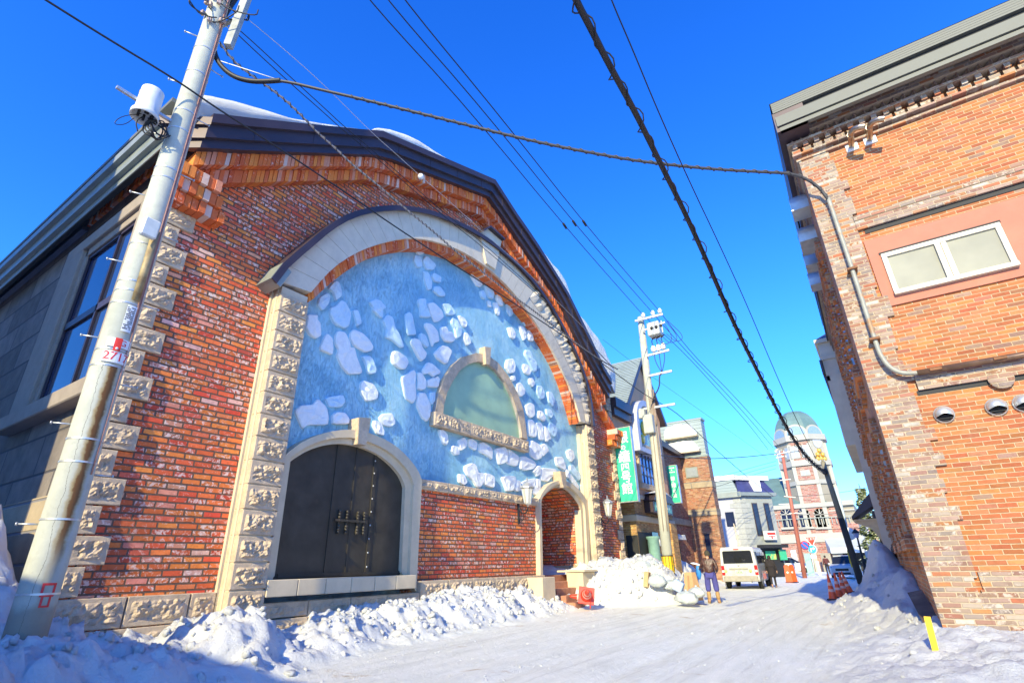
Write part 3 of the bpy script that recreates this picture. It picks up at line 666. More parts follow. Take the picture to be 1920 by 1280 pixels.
# ------------------------------------------------------------------ lunette window
LX=MX+.14
lo=smooth(zX([(30,1290),(0,1240),(20,1130),(52,1000)],820-5,380,2.977,LX),0)
LO=zX([(1000,1235),(1003,1160),(1022,1060),(1055,975),(1100,905),(1160,858),(1230,838),(1290,848),(1350,890),(1410,965),(1460,1060),(1495,1160),(1512,1290),(1517,1320)],480,380,2.977,LX)
LI=zX([(1045,1180),(1050,1130),(1068,1060),(1100,995),(1140,935),(1190,898),(1240,886),(1290,897),(1340,935),(1390,1000),(1430,1080),(1460,1170),(1480,1260),(1484,1310)],480,380,2.977,LX)
lw=MB(); N=len(LO)
for i in range(N-1):
    q=[LO[i],LO[i+1],LI[i+1],LI[i]]; c=(sum(p[0] for p in q)/4,sum(p[1] for p in q)/4); q=[(c[0]+(p[0]-c[0])*.985,c[1]+(p[1]-c[1])*.985) for p in q]
    lw.prism(q,'x',MX-.02,LX)
lw.cur=1; lw.band([(y,z-.01) for y,z in LO],LI,MX-.02,LX-.03); lw.cur=0
win=lw.build('lunette_window',[M['stone'],M['grout']],hall,'half round sea green window with stone surround')
pn=MB(); pn.prism([(y,z) for y,z in LI]+[(LI[-1][0],LI[-1][1]-.1),(LI[0][0],LI[0][1]-.1)],'x',MX-.02,MX+.03); pn.build('pane',M['pane_green'],win)
sb=MB(); s0=onX(480+1000/2.977,380+1165/2.977,LX+.08); s1=onX(992,831,LX+.08); sz=(s0.z+onX(993,846,LX+.08).z+.35)/2
ya,yb=s0.y,s1.y; zt_=onX(480+1003/2.977,380+1163/2.977,LX+.08).z; zb_=onX(480+1003/2.977,380+1240/2.977,LX+.08).z
for i in range(9):
    a=ya+(yb-ya)*i/9; b=ya+(yb-ya)*(i+1)/9; rough(sb,a+.01,b-.01,zb_,zt_,LX+.08,.03,.25)
sb.build('sill',M['stone'],win)
kk=MB(); kk.prism(zX([(1276,803),(1310,808),(1304,905),(1282,900)],480,380,2.977,LX+.1),'x',MX,LX+.12); kk.build('keystone',M['stone'],win)
# ------------------------------------------------------------------ lower brick panel, band course, plinth
pa,pb=BDo[-1][0]-.1,SDo[1][0]+.1
m=MB(); m.box(-10.3,-9.99,pa,pb,0,3.5); m.build('brick_panel',M['brick'],hall)
b=MB(); z1=3.5; z0=3.5
bt=(onX(790.5,900,-9.9).z+onX(1011,932,-9.9).z)/2; bb=(onX(789,917,-9.9).z+onX(1011,948,-9.9).z)/2
y=pa
while y<pb: rough(b,y+.008,min(y+.66,pb)-.008,bb,bt,-9.9,.035,.15); y+=.66
b.build('band_course',M['stone'],hall)
def pb_(nm='plinth_stone'):
    global ps
    if ps.v: ps.build(nm,M['stone'],hall)
    ps=MB()
ps=MB()
y=HL
while y<PL0: rough(ps,y+.01,min(y+.95,PL0)-.01,.58,1.01,-9.93,.03,.2); rough(ps,max(y-.2,HL-.02)+.01,min(y+.75,PL0)-.01,.1,.565,-9.91,.03,.2); y+=.95
pb_()
y=PL1
while y<SDo[1][0]-.02:
    e=min(y+1.05,SDo[1][0]); 
    if y>BDo[-1][0]-.3: rough(ps,y+.01,e-.01,.60,1.03,-9.72,.035,.25)
    else: rough(ps,y+.01,e-.01,.52,.78,-9.74,.02,.25)
    e2=min(y+.9,SDo[1][0]); rough(ps,y-.0+.01,e-.01,.05,.50 if y<=BDo[-1][0]-.3 else .585,-9.70,.03,.25); y+=1.05
pb_()
y=PR1-.15
while y<HR: rough(ps,y+.01,min(y+1.0,HR)-.01,.3,1.0,-9.9,.03,.2); y+=1.0
pb_()
sl_=MB(); sa=onX(503,1083,-9.58).y; sb2=onX(781,1076,-9.58).y
for i in range(6): 
    a=sa+(sb2-sa)*i/6; bq=sa+(sb2-sa)*(i+1)/6; sl_.bbox(-10.1,-9.58,a+.006,bq-.006,onX(640,1109,-9.58).z-.02,onX(640,1082,-9.58).z,.012)
sl_.build('door_sill',M['stone_smooth'],hall)
# ------------------------------------------------------------------ big black door
d=MB(); dz0=onX(640,1077,-10.0).z; edges=[BDi[0][0]]
px_=[480+x/2.56 for x in (118,345,440,540,716)]
cut=[onX(x,1040,-9.99).y for x in px_]
def archz(y,L):
    best=None
    for i in range(len(L)-1):
        if min(L[i][0],L[i+1][0])<=y<=max(L[i][0],L[i+1][0]) and abs(L[i][0]-L[i+1][0])>1e-6:
            z=L[i][1]+(L[i+1][1]-L[i][1])*(y-L[i][0])/(L[i+1][0]-L[i][0])
            best=z if best is None else max(best,z)
    return best if best is not None else L[1][1]
leafs=[cut[0]-.3]+cut[1:4]+[cut[4]+.3]
door=MB(); door.prism([(cut[0]-.2,dz0-.1)]+[(max(cut[0]-.2,min(cut[4]+.2,y)),z+.03) for y,z in BDi[1:-1]]+[(cut[4]+.2,dz0-.1)],'x',-10.09,-10.02)
for i,cy_ in enumerate(cut[1:4]):
    zz=archz(cy_,BDi)
    door.box(-10.03,-10.0,cy_-.05,cy_+.05,dz0,zz) if i!=1 else door.box(-10.03,-10.008,cy_-.015,cy_+.015,dz0,zz)
door.box(-10.03,-9.985,cut[0],cut[4],dz0-.02,dz0+.05)
bd=door.build('door',M['door_black'],hall,'black steel double door under the left arch')
lt=MB()
for gx in (0,1,2,3):
    yy=onX(480+[400,437,490,521][gx]/2.56,780+500/2.56,-9.95).y
    for k_ in range(8):
        if k_ in (4,): continue
        z_=onX(640,780+(455+k_*14.5)/2.56+175-175,-9.95).z
        lt.sphere((-9.96,yy,z_),.035,8)
    lt.box(-10.0,-9.965,yy-.02,yy+.02,onX(650,780+565/2.56,-9.95).z,onX(650,780+450/2.56,-9.95).z)
ya_=onX(628,975,-9.95).y; yb_=onX(688,980,-9.95).y; zc=onX(658,976,-9.95).z
lt.box(-9.97,-9.935,ya_,yb_,zc-.025,zc+.025); lt.build('latch',M['door_black'],bd)
for gx in (565,553,545):
    pass
hb=MB()
for k_ in range(9): hb.sphere((-10.0,cut[3]-.02,dz0+.15+k_*.3),.022,6)
hb.build('rivets',M['steel'],bd)
# ------------------------------------------------------------------ recessed doorway
rc=MB(); I=SDi; n_=len(I); Ic=[(I[0][0]+.0,1.0)]+I[1:-1]+[(I[-1][0],1.0)]
n_=len(Ic); vs=[(-9.95,)+tuple(p) for p in Ic]+[(-12.4,)+tuple(p) for p in Ic]
rc.add(vs,[(i,i+1,n_+i+1,n_+i) for i in range(n_-1)]); rc.add([(-12.4,)+tuple(p) for p in Ic],[tuple(range(n_))])
rc.build('porch_recess',M['brick'],hall)
rs=MB(); rs.box(-12.38,-9.95,Ic[-1][0]-.03,Ic[-1][0]+.1,.9,1.30); rs.box(-12.38,-9.95,Ic[0][0]-.1,Ic[0][0]+.03,.9,1.30); rs.box(-12.42,-12.36,Ic[0][0],Ic[-1][0],.9,1.30)
rs.build('porch_skirting',M['stone_base'],hall)
st=MB(); ra,rb_=Ic[0][0]+.12,Ic[-1][0]-.35
for k_ in range(5): st.bbox(-12.35 if k_==4 else -10.3,-8.75-.32*k_,ra-.1,rb_+.1,(0 if k_==0 else .2*k_-.02),.2*(k_+1),.015)
st.build('steps',M['step'],hall)
ck=MB(); q0=onX(1017,1088,-9.15); q1=onX(1041,1088,-9.15); ck.bbox(-9.9,-9.15,q0.y,q1.y,0,.98,.02); ck.build('stair_cheek',M['stone_smooth'],hall); ck=MB()
q2=onX(1093,1085,-9.1); q3=onX(1116,1085,-9.1); ck.bbox(-9.75,-9.1,q2.y,q3.y,0,1.08,.02); ck.bbox(-10.1,-9.0,q2.y-.05,q3.y+.06,1.085,1.15,.01)
ck.build('stair_cheek',M['stone_smooth'],hall)
# ------------------------------------------------------------------ side wall
SYW=HL
def pY(px,py,Y=SYW): p=onY(px,py,Y); return (p.x,p.z)
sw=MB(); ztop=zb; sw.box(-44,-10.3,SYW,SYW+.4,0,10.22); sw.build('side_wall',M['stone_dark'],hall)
lb=MB(); lb.box(-44,-10.32,SYW-.05,SYW+.1,0,2.55); lb.build('side_lit_base',M['stone_base'],hall)  # lighter stone tone paints in the sunlit lower part of the side wall
fz=MB(); 
for i in range(22): 
    xa=-14.75-i*1.3; fz.bbox(xa-1.29,xa,SYW-.08,SYW+.1,9.32,10.2,.008)
fz.box(-44,-14.74,SYW-.12,SYW+.05,9.24,9.32)
fz.build('frieze',M['metal_frieze'],hall)
# window with stone frame
Wt=onY(112,487,SYW); zW=onY(150,466,SYW-.1).z
wo=[pY(*q,SYW-.12) for q in ((62,700),(150,467))]
xl=(pY(62,700)[0]+pY(150,467)[0])/2
xil=(pY(171,485)[0]+pY(96,700)[0])/2; zit=pY(171,484)[1]
xir=-10.95; zsill=onY(60,760,SYW-.2).z
xo_r=xir+.42
fr=MB()
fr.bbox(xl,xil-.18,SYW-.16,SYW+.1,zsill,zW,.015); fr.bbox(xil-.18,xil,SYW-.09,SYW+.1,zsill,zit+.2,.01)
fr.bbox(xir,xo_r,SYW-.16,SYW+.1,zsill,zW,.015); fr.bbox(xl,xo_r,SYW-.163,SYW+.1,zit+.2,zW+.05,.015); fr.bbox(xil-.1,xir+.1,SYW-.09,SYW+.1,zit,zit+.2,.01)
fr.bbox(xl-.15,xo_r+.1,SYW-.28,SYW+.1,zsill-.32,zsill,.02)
M['stone_shade']=stone('beige_stone_in_shade',(.30,.25,.20),var=.12,scale=3,bd=.006,dirt=(.2,.17,.14)); sw_=fr.build('side_window',M['stone_shade'],hall)  # beige stone darkened in colour to hold the shade on the frame
gl=MB(); gl.box(xil,xir,SYW-.004,SYW+.02,zsill,zit); gl.build('pane',M['glass_dark'],sw_)
mu=MB(); zm=pY(135,610)[1]
mu.box(xil,xir,SYW-.05,SYW-.01,zm-.08,zm+.08); mu.box(xil,xir,SYW-.05,SYW-.01,zit-.08,zit); mu.box(xil,xil+.06,SYW-.05,SYW-.01,zsill,zit); mu.box(xir-.06,xir,SYW-.05,SYW-.01,zsill,zit); mu.box((xil+xir)/2+.25,(xil+xir)/2+.33,SYW-.05,SYW-.01,zsill,zit)
mu.build('window_frame',M['metal_dark'],sw_)
# ------------------------------------------------------------------ snow lying on the hall roof
ST=[(362,186),(376,172),(398,174),(436,184),(469,197),(505,208),(546,220),(580,226),(660,241),(691,246.5),(697,242),(705,239),(730,241),(760,251),(786.5,263),(823,289),(850,305),(874,318),(924.6,338),(966,402),(989,434),(1012,465),(1026,482),(1045,501),(1060,522),(1067,546),(1071,566),(1082,583),(1100,603),(1115,620),(1132,645),(1137,662),(1147,679),(1156,692),(1158,708),(1153,724)]
SX=-9.35; s_=[(onX(a,b,SX).y,onX(a,b,SX).z) for a,b in ST]
# vertices are rolled over a rounded front lip and run back over the roof
ns=150; yy=[s_[0][0]+(s_[-1][0]-s_[0][0])*i/(ns-1) for i in range(ns)]
prof=[(0,.0,-.02),(.08,.35,0),(.10,.62,0),(.04,.85,0),(-.10,.96,0),(-.35,1.0,0),(-1.2,1.0,.0),(-4,1.0,0),(-34,1.0,0)]
vs=[]
for y in yy:
    zb0=lin(ft,y); zt0=max(lin(s_,y),zb0+.04)
    for (dx,f,e) in prof:
        nz=.05*noise.noise(Vector((y*1.3,dx*2,f*3))) if f<1 else .02*noise.noise(Vector((y*2,dx,0)))
        vs.append((SX+dx+nz,y+(0 if f==0 else .0),zb0-.02+(zt0-zb0+.02)*f*(1 if dx>-3 else .96)))
m_=len(prof); fs=[(i*m_+j,(i+1)*m_+j,(i+1)*m_+j+1,i*m_+j+1) for i in range(ns-1) for j in range(m_-1)]+[tuple(range(m_)),tuple((ns-1)*m_+j for j in range(m_))]
sn=MB(); sn.add(vs,fs,True); sn.build('roof_snow',M['snow'],None,'thick snow lying along the gabled roof of the mural hall','snow')
# ================================================================== ground
def bank(x,y):
    """snow height above the packed road"""
    h=0.0
    # left bank along the hall
    L=[(-6,-6.0),(0,-5.6),(2,-5.9),(5,-6.95),(7.9,-7.75),(9.5,-7.75),(13.7,-8.05),(16.3,-8.45),(17.6,-8.2),(18.9,-6.5),(20,-5.75),(22,-6.1),(24,-7.2),(26,-7.6),(30,-8.6),(36,-8.9),(60,-9.3),(90,-9.5)]
    H=[(-6,.5),(1,.5),(2.5,.62),(3.4,.42),(4.3,.42),(4.9,.66),(5.4,.62),(5.9,.25),(6.6,.36),(7.6,.52),(8.5,.46),(9.2,.56),(10.5,.72),(12.5,.66),(14.5,.62),(16,.42),(17,.22),(18,.45),(19,1.15),(20.5,1.45),(22,1.25),(23.5,.9),(25,.8),(28,1.6),(31,2.0),(34,1.2),(37,.3),(60,.15),(90,.1)]
    xl=lin(L,y); hl=lin(H,y)
    d=xl-x+.30*noise.fractal(Vector((x*.9,y*.9,3)),.9,2.1,4)
    if d>0:
        t=min(1,d/(1.0+hl*.5)); s=t*t*(3-2*t); h=max(h,hl*s)
        if y<3.0 and x<-8.6: h+=min(1.7,(-8.6-x)*.8)*min(1,(3.0-y)*1.2+.3)
        if y>23.5 and x<-9: pass
    # right bank along the street wall
    R=[(-4,-1.6),(5,-1.5),(7.5,-1.35),(11.7,-1.45),(14.3,-1.8),(18,-2.0),(21,-1.85),(23,-1.3),(30,-1.15),(34,-1.0),(60,-1.0),(90,-.8)]
    HR_=[(-4,.2),(6,.3),(9,.42),(11,.42),(13,.55),(15,.8),(18,.95),(22,1.0),(26,1.15),(30,1.2),(36,1.1),(60,.5),(90,.3)]
    xr=lin(R,y); hr=lin(HR_,y); d=x-xr+.28*noise.fractal(Vector((x*.9,y*.7,9)),.9,2.1,4)
    if d>0:
        t=min(1,d/1.9); s=t*t*(3-2*t); h=max(h,hr*s)
        g=math.exp(-((x+.30)**2)/.16-((y-20)**2)/2.0)*.95+math.exp(-((x-.15)**2)/.10-((y-14.5)**2)/2.5)*.25
        h+=g*s
    return h
def gz(x,y):
    h=bank(x,y); p=Vector((x,y,0))
    if h>0.02:
        k=min(1,h/.35)
        Ls=1 if x<-3 else .5; h+=k*Ls*(.20*noise.fractal(p*1.1,.8,2.2,5)+.14*noise.fractal(Vector((x*3.2,y*3.2,4)),.65,2.1,5))
        L_=1 if x<-3 else .35
        c=noise.voronoi(p*2.3)[0][0]; h+=k*.085*(0.5-c)*L_
        c=noise.voronoi(p*5.5)[0][0]; h+=k*.06*(0.5-c)*L_
    h+=.016*noise.fractal(Vector((x*1.2,y*.5,1)),.8,2.1,4)+.006*noise.fractal(Vector((x*9,y*6,1)),.8,2.1,3)
    # wheel ruts running down the street
    for cx,wd,dp in ((-3.1,.20,.05),(-4.7,.22,.045),(-2.4,.16,.03),(-5.6,.18,.03)):
        xx=x-cx-.25*sin(y*.12+cx)-.012*(y-10); h-=dp*math.exp(-(xx/wd)**2)*(1 if h<.08 else 0)
    return max(h,-.05)
yl_=[-5.0]
while yl_[-1]<110: yl_.append(yl_[-1]+max(.055,.0070*abs(yl_[-1]) if yl_[-1]>3 else .06))
xl_=[-16+i*.25 for i in range(22)]+[-10.5+i*.055 for i in range(0,84)]+[-5.88+i*.085 for i in range(0,46)]+[-1.97+i*.055 for i in range(0,66)]+[1.7+i*.2 for i in range(16)]
nx=len(xl_); vs=[]
for y in yl_:
    for x in xl_:
        z=gz(x,y); k=min(1,max(0,z)/.3)
        if k>.05:
            q=Vector((x*2.6,y*2.6,z*2.6)); v_=noise.turbulence_vector(q,3,False)*.055*k
            vs.append((x+v_.x,y+v_.y,z+v_.z*.5))
        else: vs.append((x,y,z))
fs=[(j*nx+i,j*nx+i+1,(j+1)*nx+i+1,(j+1)*nx+i) for j in range(len(yl_)-1) for i in range(nx-1)]
def road_snow():
    t=NT('street_snow'); P=t.pos(); sp=t.n('ShaderNodeSeparateXYZ'); t.l(P,sp.inputs[0])
    mp=t.n('ShaderNodeMapping'); mp.inputs['Scale'].default_value=(2.4,.45,1); t.l(P,mp.inputs[0])
    n=t.noise(P,1.2,8,.6); c=t.ramp(n,[(.3,(.68,.69,.69)),(.7,(.78,.79,.79))])
    low=t.m('SUBTRACT',1.0,t.sm(sp.outputs[2],.03,.16))
    tr=t.noise(mp.outputs[0],1.6,9,.65); packed=t.ramp(tr,[(.3,(.76,.77,.71)),(.5,(.87,.88,.82)),(.7,(.95,.95,.90))])
    c=t.mixc(low,c,packed)
    mp2=t.n('ShaderNodeMapping'); mp2.inputs['Scale'].default_value=(.55,.9,1); mp2.inputs['Location'].default_value=(3.1,1.7,0); t.l(P,mp2.inputs[0])
    dirt=t.m('MULTIPLY',t.sm(t.noise(mp2.outputs[0],1.0,9,.72),.59,.70),low); c=t.mixc(t.m('MULTIPLY',dirt,.75),c,(.46,.34,.20))
    rt=t.n('ShaderNodeMapping'); rt.inputs['Scale'].default_value=(5.5,.16,1); rt.inputs['Rotation'].default_value=(0,0,radians(3)); t.l(P,rt.inputs[0])
    trk=t.m('MULTIPLY',t.sm(t.noise(rt.outputs[0],1.0,5,.6),.54,.70),low); c=t.mixc(t.m('MULTIPLY',trk,.45),c,(.55,.54,.50))
    sp2=t.n('ShaderNodeMapping'); sp2.inputs['Scale'].default_value=(14,1.6,1); t.l(P,sp2.inputs[0])
    tread=t.noise(sp2.outputs[0],1.0,5,.7)
    h=t.m('ADD',t.m('ADD',t.noise(P,8,10,.8),t.m('MULTIPLY',tread,.4)),t.m('MULTIPLY',t.noise(P,40,6,.8),.45))
    return t.fin(c,t.m('SUBTRACT',.72,t.m('MULTIPLY',low,.12)),t.bump(h,1.0,.055),None,.25)
M['road']=road_snow()
g=MB(); g.add(vs,fs,True); g.build('snow_street',M['road'],None,kind='structure')
far=MB(); far.quad((-900,-300,-.14),(900,-300,-.14),(900,1500,-.14),(-900,1500,-.14)); far.build('ground',M['snow'],None,kind='structure')
# broken snow lumps on the banks
random.seed(3)
lm=MB()
def lump(cx,cy,cz,r):
    vs=[];n1,n2=9,7; Rm=Matrix.Rotation(random.uniform(0,6.3),3,Vector((random.uniform(-1,1),random.uniform(-1,1),random.uniform(-1,1.01)))); sc=(random.uniform(.8,1.3),random.uniform(.8,1.3),random.uniform(.6,1.0)); o=random.uniform(0,99)
    for i in range(n2+1):
        ph=pi*i/n2
        for k in range(n1):
            a=2*pi*k/n1+.3*i; d=Vector((sin(ph)*cos(a),sin(ph)*sin(a),cos(ph))); rr=r*(1+.5*noise.noise(d*1.8+Vector((o,0,0))))/(abs(d.x)**3.4+abs(d.y)**3.4+abs(d.z)**3.4)**(1/3.4); d=Rm@Vector((d.x*sc[0],d.y*sc[1],d.z*sc[2]))
            vs.append((cx+d.x*rr,cy+d.y*rr,cz+d.z*rr))
    lm.add(vs,[(i*n1+k,i*n1+(k+1)%n1,(i+1)*n1+(k+1)%n1,(i+1)*n1+k) for i in range(n2) for k in range(n1)],True)
for _ in range(4200):
    y=random.uniform(2.2,24) if random.random()<.65 else random.uniform(7,22)
    if random.random()<.90: x=random.uniform(-9.6,-5.6)
    else: x=random.uniform(-2.4,.1)
    h=bank(x,y)
    if h>.12 or (random.random()<.10 and h>.02): lump(x,y,gz(x,y)+.0,random.choice((.012,.015,.02,.02,.025,.03,.035,.045,.06))*(1.1 if x<-5 else .6))
for _ in range(420):
    y=random.uniform(3.5,24); x=random.uniform(-7.8,-1.0); lump(x,y,gz(x,y),random.choice((.008,.01,.013,.018)))
lm.build('snow_lumps',M['snow'],None,'broken lumps of snow scattered over the ploughed banks','snow',kind='stuff')
# ================================================================== orange brick building on the right
RX=.37
def SWX(y): return RX-.018*(y-10)
rb_=empty('brick_warehouse',(4.0,14,0),'tall orange brick building with grey metal eave and pink window panel on the right','building')
YE=22.4
def pslab(name,mat,x0,x1,y0,y1,z0,z1,par=rb_,lab=None):
    m=MB(); m.box(x0,x1,y0,y1,z0,z1); return m.build(name,mat,par,lab)
m=MB()                                   # street side wall slightly skewed
def skew(mb,y0,y1,z0,z1,dx0,dx1):
    a,b=SWX(y0),SWX(y1)
    mb.add([(a-dx1,y0,z0),(a+dx0,y0,z0),(b+dx0,y1,z0),(b-dx1,y1,z0),(a-dx1,y0,z1),(a+dx0,y0,z1),(b+dx0,y1,z1),(b-dx1,y1,z1)],[(3,2,1,0),(4,5,6,7),(0,1,5,4),(1,2,6,5),(2,3,7,6),(3,0,4,7)])
skew(m,10.03,YE,-.1,9.3,.6,0); wallS=m.build('street_wall',M['brick_street'],rb_)
pslab('wall',M['brick_right'],RX+.01,9.5,10.0,YE,-.1,9.2)
# grey-pink brick corner pier, toothed on its inner edge
m=MB(); random.seed(5); z=-.1; ol=[(RX-.012,-.1)]
while z<8.66:
    e=.905+random.choice((0,0,.07,-.04,.1)); z2=min(z+.188,8.67); ol+=[(e,z),(e,z2)]; z=z2
m.prism(ol+[(RX-.012,8.67)],'y',9.955,10.2)
m.build('corner_pier',M['brick_grey'],rb_)
# string courses
m=MB(); m.box(.90,9.5,9.94,10.1,6.69,6.88); m.box(.90,9.5,9.925,10.1,6.88,6.973); m.box(.98,9.5,9.94,10.1,3.68,3.93); m.box(.93,9.5,9.965,10.1,.86,1.1); m.box(.9,9.5,9.95,10.1,-.1,.88)
m.build('string_course',M['brick_grey'],rb_)
m=MB(); m.box(1.0,9.5,9.985,10.02,6.60,6.69); m.box(.95,9.5,9.985,10.02,3.61,3.68); m.build('shadow_line_slot',M['dark'],rb_)  # upper strip paints the shadow under the course, lower one a slot
# cornice: corbelled courses, sawtooth and dentils, on both faces
cm=MB()
def course(z0,z1,d):
    cm.box(RX-d*.7,9.5,10-d,10.1,z0,z1); skew(cm,10.1,YE,z0,z1,.1,d*.7)
course(9.10,9.42,.20); course(8.90,8.955,.19); course(8.66,8.70,.13); course(8.55,8.6,.07)
x=RX-.1
while x<9.4:                                 # sawtooth of corner-on bricks
    cm.prism([(x,10.0),(x+.075,9.83),(x+.15,10.0)],'z',8.965,9.09); x+=.155
x=RX-.05; k=0
while x<9.4: cm.box(x,x+.085,9.84,10.05,8.80,8.90); cm.box(x-.03,x+.115-.0,9.88,10.05,8.70,8.795) if k%1==0 else None; x+=.19; k+=1
y=10.2
while y<YE-.2:
    a=SWX(y); cm.prism([(a,y),(a-.12,y+.075),(a,y+.15)],'z',8.965,9.09); cm.box(a-.10,a+.05,y,y+.09,8.72,8.90); y+=.19
cm.build('brick_cornice',M['brick_grey'],rb_)
# eaves: lapped sheets, two box bands; near-black soffit and gaps paint in eave shade
em=MB()
for i in range(5):
    za=9.50+i*.056; em.box(.16-.0,9.6,9.47-.006*(4-i)-.02,11,za,za+.046); em.cur=0
em.box(.17,9.6,9.40,9.52,9.13,9.36); em.box(.20,9.6,9.43,9.52,8.99+.03,9.105)
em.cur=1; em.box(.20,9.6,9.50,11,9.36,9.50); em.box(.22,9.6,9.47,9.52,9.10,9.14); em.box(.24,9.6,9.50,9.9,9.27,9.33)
def skb(y0,y1,z0,z1,d): skew(em,y0,y1,z0,z1,.3,d)
em.cur=2
skb(9.42,YE,9.12,9.36,.20); skb(9.46,YE,9.36,9.78,.17); skb(9.44,12.6,9.02,9.5,.24)
eave=em.build('eave',[M['metal_eave'],M['dark'],M['metal_dark']],rb_)
m=MB(); m.add([(.14,9.45,9.785),(9.6,9.45,9.785),(9.6,16,11.2),(.0,16,11.2)],[(0,1,2,3)]); m.add([(.14,9.45,9.785),(.0,16,11.2),(-.05,YE,9.78)],[(0,1,2)]); m.add([(.0,16,11.2),(9.6,16,11.2),(9.6,YE,9.78),(-.05,YE,9.78)],[(0,1,2,3)]); m.build('roof',M['metal_eave'],rb_)
# pink rendered panel with a sliding window
m=MB(); m.box(.93,3.6,9.965,10.05,5.15,6.45); m.build('render_panel',M['pink_render'],rb_)
a=onY(1651,479,9.96); b_=onY(1915,497,9.96); zt_w=(onY(1651,479,9.96).z+onY(1876,416,9.96).z)/2; zb_w=(onY(1679,556,9.96).z+onY(1915,497,9.96).z)/2; xa,xb=(a.x+onY(1679,556,9.96).x)/2,b_.x-.02
m=MB(); f=.075; ym=9.945
m.bbox(xa,xb,ym-.02,10.1,zt_w-f,zt_w,.006); m.bbox(xa,xb,ym-.06,10.1,zb_w,zb_w+f,.006); m.bbox(xa,xa+f,ym-.018,10.1,zb_w+f,zt_w-f,.006); m.bbox(xb-f,xb,ym-.018,10.1,zb_w+f,zt_w-f,.006)
xm=(onY(1765,452,9.96).x+onY(1788,528,9.96).x)/2; m.bbox(xm-.085,xm-.01,ym-.035,10.1,zb_w+f,zt_w-f,.006); m.bbox(xm-.0,xm+.075,ym-.01,10.1,zb_w+f,zt_w-f,.006)
wf=m.build('window',plain('ivory_window_frame',(.60,.55,.44),.45,0,.08,5,.1,.002,dirt=((.55,.36,.15),.60,.5)),rb_,'white framed sliding window with two frosted panes')
gm=NT('frosted_glass'); fg=gm.fin(gm.ramp(gm.noise(gm.pos(),1.1,4),[(.35,(.20,.205,.18)),(.7,(.28,.28,.235))]),.4,gm.bump(gm.noise(gm.pos(),60,3),.15,.002),None,.12)
for q0,q1 in ((xa+f,xm-.085),(xm+.075,xb-f)):
    m=MB(); m.box(q0,q1,ym+.015,ym+.03,zb_w+f,zt_w-f); m.build('pane',fg,wf)
m=MB(); m.box(xa-.02,xb+.02,9.955,10.0,zt_w,zt_w+.045); m.build('lintel_gap',M['dark'],wf)
# flue elbows, round vents, blanked patch
for px,py in ((1597,275),(1631,262)):
    p=onY(px,py,9.99); m=MB(); m.bbox(p.x-.10,p.x+.10,9.975,10.02,p.z-.10,p.z+.10,.006); m.build('flue_plate',M['white'],rb_)
    m=MB(); q=Vector((p.x,9.98,p.z)); path=[q,q+Vector((0,-.34,.0)),q+Vector((.02,-.42,.0)),q+Vector((.07,-.48,.0)),q+Vector((.14,-.50,-.02)),q+Vector((.22,-.50,-.05))]
    m.tube(path,.052,12,False); m.tube([path[1],path[1]+Vector((0,-.02,0))],.058,12); m.tube([path[-2],path[-1]],.058,12,False); m.build('flue_pipe',plain('tarnished_flue_steel',(.42,.33,.24),.3,.85,.25,14,.2,.003),rb_)
for px,py in ((1770,777),(1868,763),(1920,756)):
    p=onY(px,py,9.99); m=MB(); m.lathe([(.13,-.0),(.13,-.02),(.115,-.03)],(p.x,9.99,p.z),20,ax='y')
    for i in range(9):
        a0=pi*i/8
    vs=[];n1,n2=14,6
    for i in range(n2+1):
        ph=(pi/2)*i/n2
        for k in range(n1+1):
            th=pi*k/n1-.35+ .7*k/n1; vs.append((p.x+.115*cos(th)*cos(ph),9.97-.115*sin(ph)-.0,p.z+.115*sin(th)*cos(ph)+.0))
    m.add(vs,[(i*(n1+1)+k,i*(n1+1)+k+1,(i+1)*(n1+1)+k+1,(i+1)*(n1+1)+k) for i in range(n2) for k in range(n1)],True)
    v_=m.build('vent_hood',M['steel'],rb_)
    m=MB(); m.lathe([(.0,0),(.10,0)],(p.x,9.965,p.z),18,ax='y'); 
    for s_ in range(3): m.box(p.x-.09,p.x+.09,9.93,9.96,p.z-.07+s_*.035,p.z-.062+s_*.035)
    m.build('vent_slats',M['dark'],v_)
p=onY(1877,709,9.93); m=MB(); m.lathe([(0,-.012),(.14,-.012),(.15,0)],(p.x,9.935,p.z),22,ax='y'); m.build('vent_patch',M['brick_grey'],rb_)
# conduit that carries the cable down and along the wall
cy_=9.84
pc=[onY(1553,372,cy_),onY(1598,505,cy_),onY(1640,636,cy_),onY(1650,665,cy_),onY(1666,688,cy_),onY(1690,700,cy_),onY(1720,699,cy_)]
zr=pc[-1].z
m=MB(); m.tube(smooth([tuple(q) for q in pc],2)[:],.036,12); m.build('conduit',plain('worn_conduit_steel',(.30,.30,.26),.6,.1,.2,6,.3,.004,dirt=((.34,.17,.06),.50,.8)),rb_)
m=MB(); m.tube([(pc[-1].x,cy_,zr),(2.5,cy_,zr),(5,cy_,zr-.02)],.046,12); m.build('conduit',plain('rusty_wet_pipe',(.20,.12,.075),.3,.3,.4,6,.3,.004,dirt=((.10,.06,.045),.45,.7)),rb_)
m=MB()
for t_ in (pc[1],pc[2],Vector((2.0,cy_,zr)),Vector((1.25,cy_,zr-.0))): m.bbox(t_.x-.075,t_.x+.075,cy_-.07,9.95,t_.z-.02,t_.z+.02,.004)
m.build('pipe_clamp',M['rust'],rb_)
